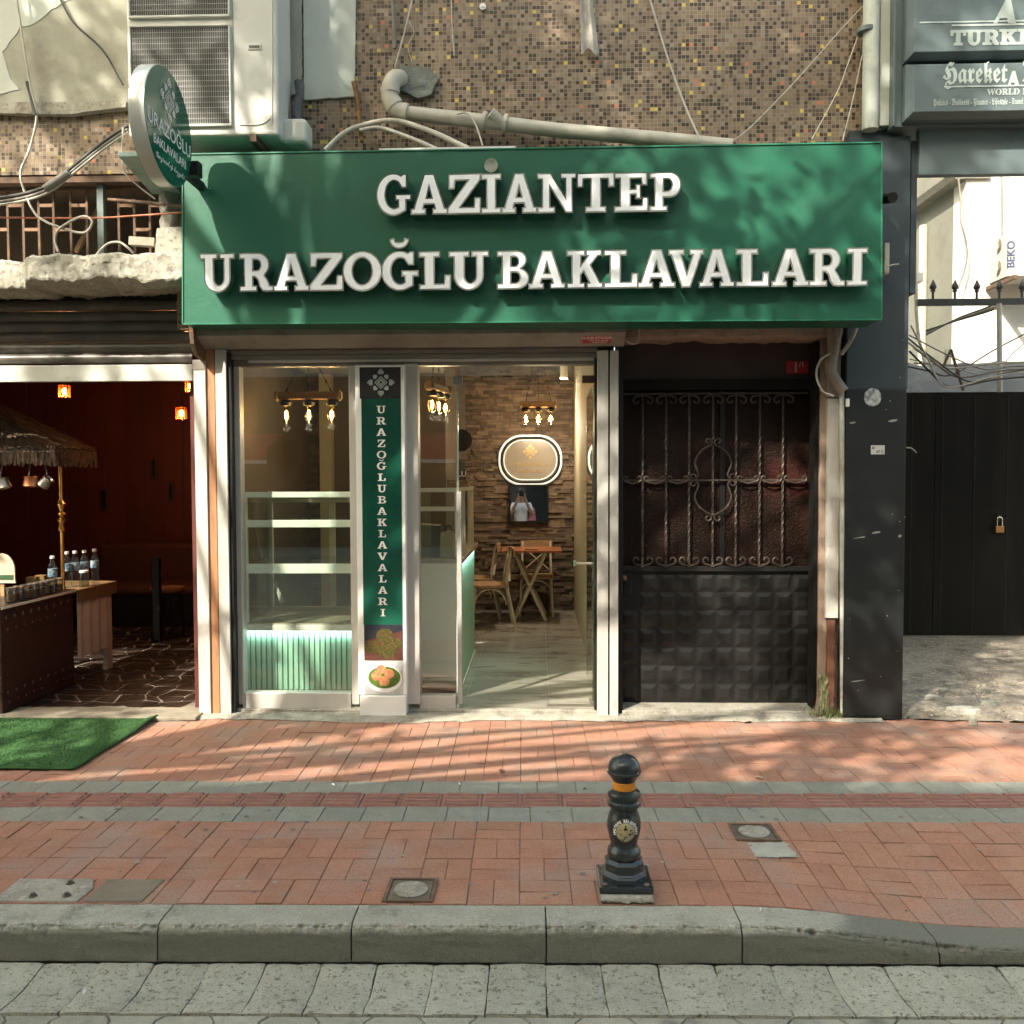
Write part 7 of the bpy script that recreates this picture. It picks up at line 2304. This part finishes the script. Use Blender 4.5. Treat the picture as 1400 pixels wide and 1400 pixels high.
# ================================================================== PHOTOGRAPHER (seen in the mirror)
def skin_body(name, joints, edges, mat, parent, root=0):
    me = bpy.data.meshes.new(name)
    base = OFF[parent.name]
    me.from_pydata([Vector(j[:3]) - base for j in joints], edges, [])
    me.materials.append(mat)
    o = bpy.data.objects.new(name, me)
    C.objects.link(o)
    o.parent = parent
    sk = o.modifiers.new('skin', 'SKIN')
    sk.use_smooth_shade = True
    for i, j in enumerate(joints):
        me.skin_vertices[0].data[i].radius = (j[3], j[4] if len(j) > 4 else j[3])
        me.skin_vertices[0].data[i].use_root = (i == root)
    sb = o.modifiers.new('sub', 'SUBSURF')
    sb.levels = sb.render_levels = 1
    OFF[o.name] = base
    return o


per = thing('person', 'person in white T-shirt holding up a phone, reflected in the mirror', 'person', (0, -.42, -.14))
G0 = -.14
skin_t = M('skin', (.36, .2, .13), rough=.55)
J = [(0, -.45, G0 + .93, .15, .12), (0, -.45, G0 + 1.15, .145, .11), (0, -.45, G0 + 1.38, .17, .11), (0, -.45, G0 + 1.5, .06), (0, -.42, G0 + 1.58, .055), (0, -.41, G0 + 1.68, .085, .1), (0, -.41, G0 + 1.77, .075, .09),
     (-.19, -.45, G0 + 1.43, .062), (-.27, -.36, G0 + 1.2, .05), (-.12, -.14, G0 + 1.5, .036), (-.06, -.075, G0 + 1.66, .03),
     (.19, -.45, G0 + 1.43, .062), (.27, -.36, G0 + 1.2, .05), (.12, -.14, G0 + 1.5, .036), (.06, -.075, G0 + 1.66, .03),
     (-.1, -.45, G0 + .85, .09), (-.11, -.43, G0 + .48, .06), (-.12, -.46, G0 + .09, .042), (-.13, -.3, G0 + .03, .035),
     (.1, -.45, G0 + .85, .09), (.11, -.43, G0 + .48, .06), (.12, -.46, G0 + .09, .042), (.13, -.3, G0 + .03, .035)]
Ed = [(0, 1), (1, 2), (2, 3), (3, 4), (4, 5), (5, 6), (2, 7), (7, 8), (8, 9), (9, 10), (2, 11), (11, 12), (12, 13), (13, 14), (0, 15), (15, 16), (16, 17), (17, 18), (0, 19), (19, 20), (20, 21), (21, 22)]
skin_body('body', J, Ed, skin_t, per)
ex_ = lambda j, k: (j[0], j[1], j[2], j[3] * k + .012, (j[4] if len(j) > 4 else j[3]) * k + .014)
T = [ex_(J[0], 1.05), ex_(J[1], 1.08), ex_(J[2], 1.05), (0, -.45, G0 + 1.47, .085, .08), ex_(J[7], 1.2), (-.25, -.38, G0 + 1.25, .068), ex_(J[11], 1.2), (.25, -.38, G0 + 1.25, .068)]
skin_body('t_shirt', T, [(0, 1), (1, 2), (2, 3), (2, 4), (4, 5), (2, 6), (6, 7)], M('white cotton', (.75, .75, .73), rough=.9), per)
P_ = [ex_(J[0], 1.0), ex_(J[15], 1.12), ex_(J[16], 1.2), (J[17][0], J[17][1], G0 + .12, .062), ex_(J[19], 1.12), ex_(J[20], 1.2), (J[21][0], J[21][1], G0 + .12, .062)]
skin_body('trousers', P_, [(0, 1), (1, 2), (2, 3), (0, 4), (4, 5), (5, 6)], M('dark denim', (.03, .035, .05), rough=.9), per)
build('hair', MB().ball((0, -.435, G0 + 1.765), .105, 14, 10, (.92, 1.05, .9)), M('dark hair', (.015, .012, .01), rough=.6), per, smooth_deg=60)
for sx in (-1, 1):
    for q in range(4):
        z = G0 + 1.655 + .018 * q
        build('finger', MB().tube(curve_pts([(sx * .07, -.075, z - .01), (sx * .085, -.055, z), (sx * .078, -.035, z + .003), (sx * .06, -.032, z + .003)], 3), .0085, 8), skin_t, per, smooth_deg=60)
    build('finger', MB().tube(curve_pts([(sx * .06, -.085, G0 + 1.65), (sx * .055, -.07, G0 + 1.68), (sx * .045, -.062, G0 + 1.7)], 3), .01, 8), skin_t, per, smooth_deg=60)
    build('shoe', MB().ball((sx * .13, -.36, G0 + .045), .06, 12, 8, (.8, 2.0, .75)), M('white shoe', (.6, .6, .58), rough=.6), per, smooth_deg=60)
build('phone', B(-.075, .075, -.056, -.048, 1.505, 1.585), black_m, bevel=.003, label='dark phone held level by the photographer', cat='phone')
skb = build('shoulder_bag', MB().prism([(.17, 1.05), (.36, 1.05), (.32, 1.36), (.24, 1.4)], lambda a, b: (a, -.5, b + G0), lambda a, b: (a, -.38, b + G0)), M('pink fabric', (.5, .17, .2), rough=.9), label='pink cloth bag at the photographer side', cat='bag', bevel=.02)

# ================================================================== STREET TREE (behind the viewer, left; throws the dapples)
tree = thing('street_tree', 'broad plane tree at the kerb whose leaves dapple the shop front', 'tree', (-5.6, 1.4, -.1))
tr = Vector((-5.6, 1.4, -.1))
tk = [tr, tr + Vector((.05, 0, 1.8)), tr + Vector((.2, -.15, 3.6)), tr + Vector((.45, -.4, 5.4)), tr + Vector((.8, -.7, 7.6)), tr + Vector((1.1, -1.0, 9.6))]
trunk = MB().tube(curve_pts(tk, 5), [.27 - .008 * i for i in range(26)], 14)
clus = []
lr = random.Random(21)


def to_light(p):
    """Where the sun drops the shadow of p on the shop-front plane."""
    k = (6.0 - p.y) / SUN.y
    return p.x + SUN.x * k, p.z + SUN.z * k


for _ in range(30000):  # crown shaped for its shade: clusters kept by where it falls on the front
    p = Vector((lr.uniform(-9.2, 1.0), lr.uniform(-2.2, 2.4), lr.uniform(4.6, 12.2)))
    lx_, lz_ = to_light(p)
    if not (-4.6 < lx_ < 4.3): continue
    d = 0.0
    if lz_ > 2.45: d = (.9 + 1.1 * smooth(3.6, 4.2, lz_) * smooth(-1.6, -1.0, lx_)) * smooth(2.3, 3.0, lz_) * (1 - smooth(6.0, 6.6, lz_))
    elif lz_ > -1.9: d = .10
    if lx_ < -1.7 and lz_ > 3.6: d *= 1.25
    if lx_ > 3.1 and lz_ > 2.4: d = 0
    if 2.3 < lz_ < 3.9 and lx_ < -.9: d *= .10
    if 2.3 < lz_ < 3.3 and lx_ > -.9: d *= 1.1
    if lz_ < 2.45 and lx_ < -2.3: d = .42
    if lz_ < 2.45 and lx_ > .45: d = .45
    if lz_ < 2.2 and lx_ > 1.7: d = .6
    if lr.random() < d * .012: clus.append(p)
leaf = MB()
for cpt in clus:
    r = lr.uniform(.28, .5)
    for _ in range(lr.randint(55, 95)):
        o = Vector((lr.gauss(0, 1), lr.gauss(0, 1), lr.gauss(0, .8))) * r * .55
        q = cpt + o
        n_ = Vector((lr.gauss(0, .6), lr.gauss(0, .6), 1)).normalized()
        u = n_.cross(Vector((lr.gauss(0, 1), lr.gauss(0, 1), lr.gauss(0, 1)))).normalized()
        w = n_.cross(u)
        s_ = lr.uniform(.05, .085)
        leaf.add([q - u * s_, q + w * s_ * .75 - n_ * .012, q + u * s_ * 1.1, q - w * s_ * .75 - n_ * .012], [(0, 1, 2, 3)])
limbs = []
for i, cpt in enumerate(clus):
    if i % 3: continue
    k = max(0.35, min(.98, (cpt.z - 2.2) / 9.0))
    path = curve_pts(tk, 5)
    st = path[min(len(path) - 1, int(k * .8 * len(path)))]
    mid_ = st.lerp(cpt, .5) + Vector((0, 0, .25))
    L_ = (cpt - st).length
    limbs.append(MB().tube(curve_pts([st, mid_, cpt], 4), [max(.007, .012 * L_ * (1 - .11 * j)) for j in range(9)], 5))
build('trunk', trunk, bark_m, tree, smooth_deg=60)
for mb in limbs: build('limb', mb, bark_m, tree, smooth_deg=60)
build('crown', leaf, leaf_m, tree, kind='stuff', fixn=False)

# ================================================================== HOUSE ACROSS THE STREET (behind the viewer; shades the road, shows in the panes)
HY = -9.0
HZ = 13.55
opp = thing('opposite_building', 'pale apartment house across the street with red awnings, shading the road', 'building', (-3, HY, 0))
build('wall', B(-24, 16, HY - 6, HY, -.2, HZ), M('pale facade', (.48, .44, .37), (.43, .39, .33), rough=.9, scale=1, dirt=(.36, .32, .26), dscale=.8), opp)
build('parapet', B(-24.1, 16.1, HY - .3, HY + .12, HZ - .25, HZ + .0), concrete, opp)
dk = M('dark shop window', (.03, .03, .03), rough=.1)
for fl in range(3):
    for i in range(11):
        x = -22 + i * 3.5
        z = 4.6 + fl * 3.0
        w_ = build('window', B(x, x + 1.5, HY + .001, HY + .06, z, z + 1.6), white_p, opp)
        build('window_pane', B(x + .1, x + 1.4, HY + .061, HY + .07, z + .1, z + 1.5), dk, w_)
redaw = M('red awning cloth', (.42, .03, .035), (.36, .025, .03), rough=.8)
build('shop_cladding', B(-24, 16, HY + .001, HY + .05, .0, 4.1), M('dark shop cladding', (.06, .045, .035), (.045, .034, .027), rough=.6), opp)
for i, x in enumerate((-16.0, -11.8, -7.4, -2.95, 1.6, 6.0, 10.5)):
    build('shop_window', B(x - 1.5, x + 2.2, HY + .051, HY + .07, .3, 2.6), dk, opp)
    mb = MB().prism([(HY + .05, 2.75), (HY + 1.3, 2.35), (HY + 1.3, 2.05), (HY + 1.27, 2.05), (HY + 1.27, 2.32), (HY + .05, 2.65)], lambda a, b: (x, a, b), lambda a, b: (x + 1.25, a, b))
    build('awning', mb, redaw, opp)
    build('awning_trim', B(x, x + 1.25, HY + 1.301, HY + 1.31, 2.0, 2.08), print_w, opp)
build('far_pavement', B(-40, 40, HY + .2, HY + 2.6, -.2, -.02), grey_pv, kind='structure')
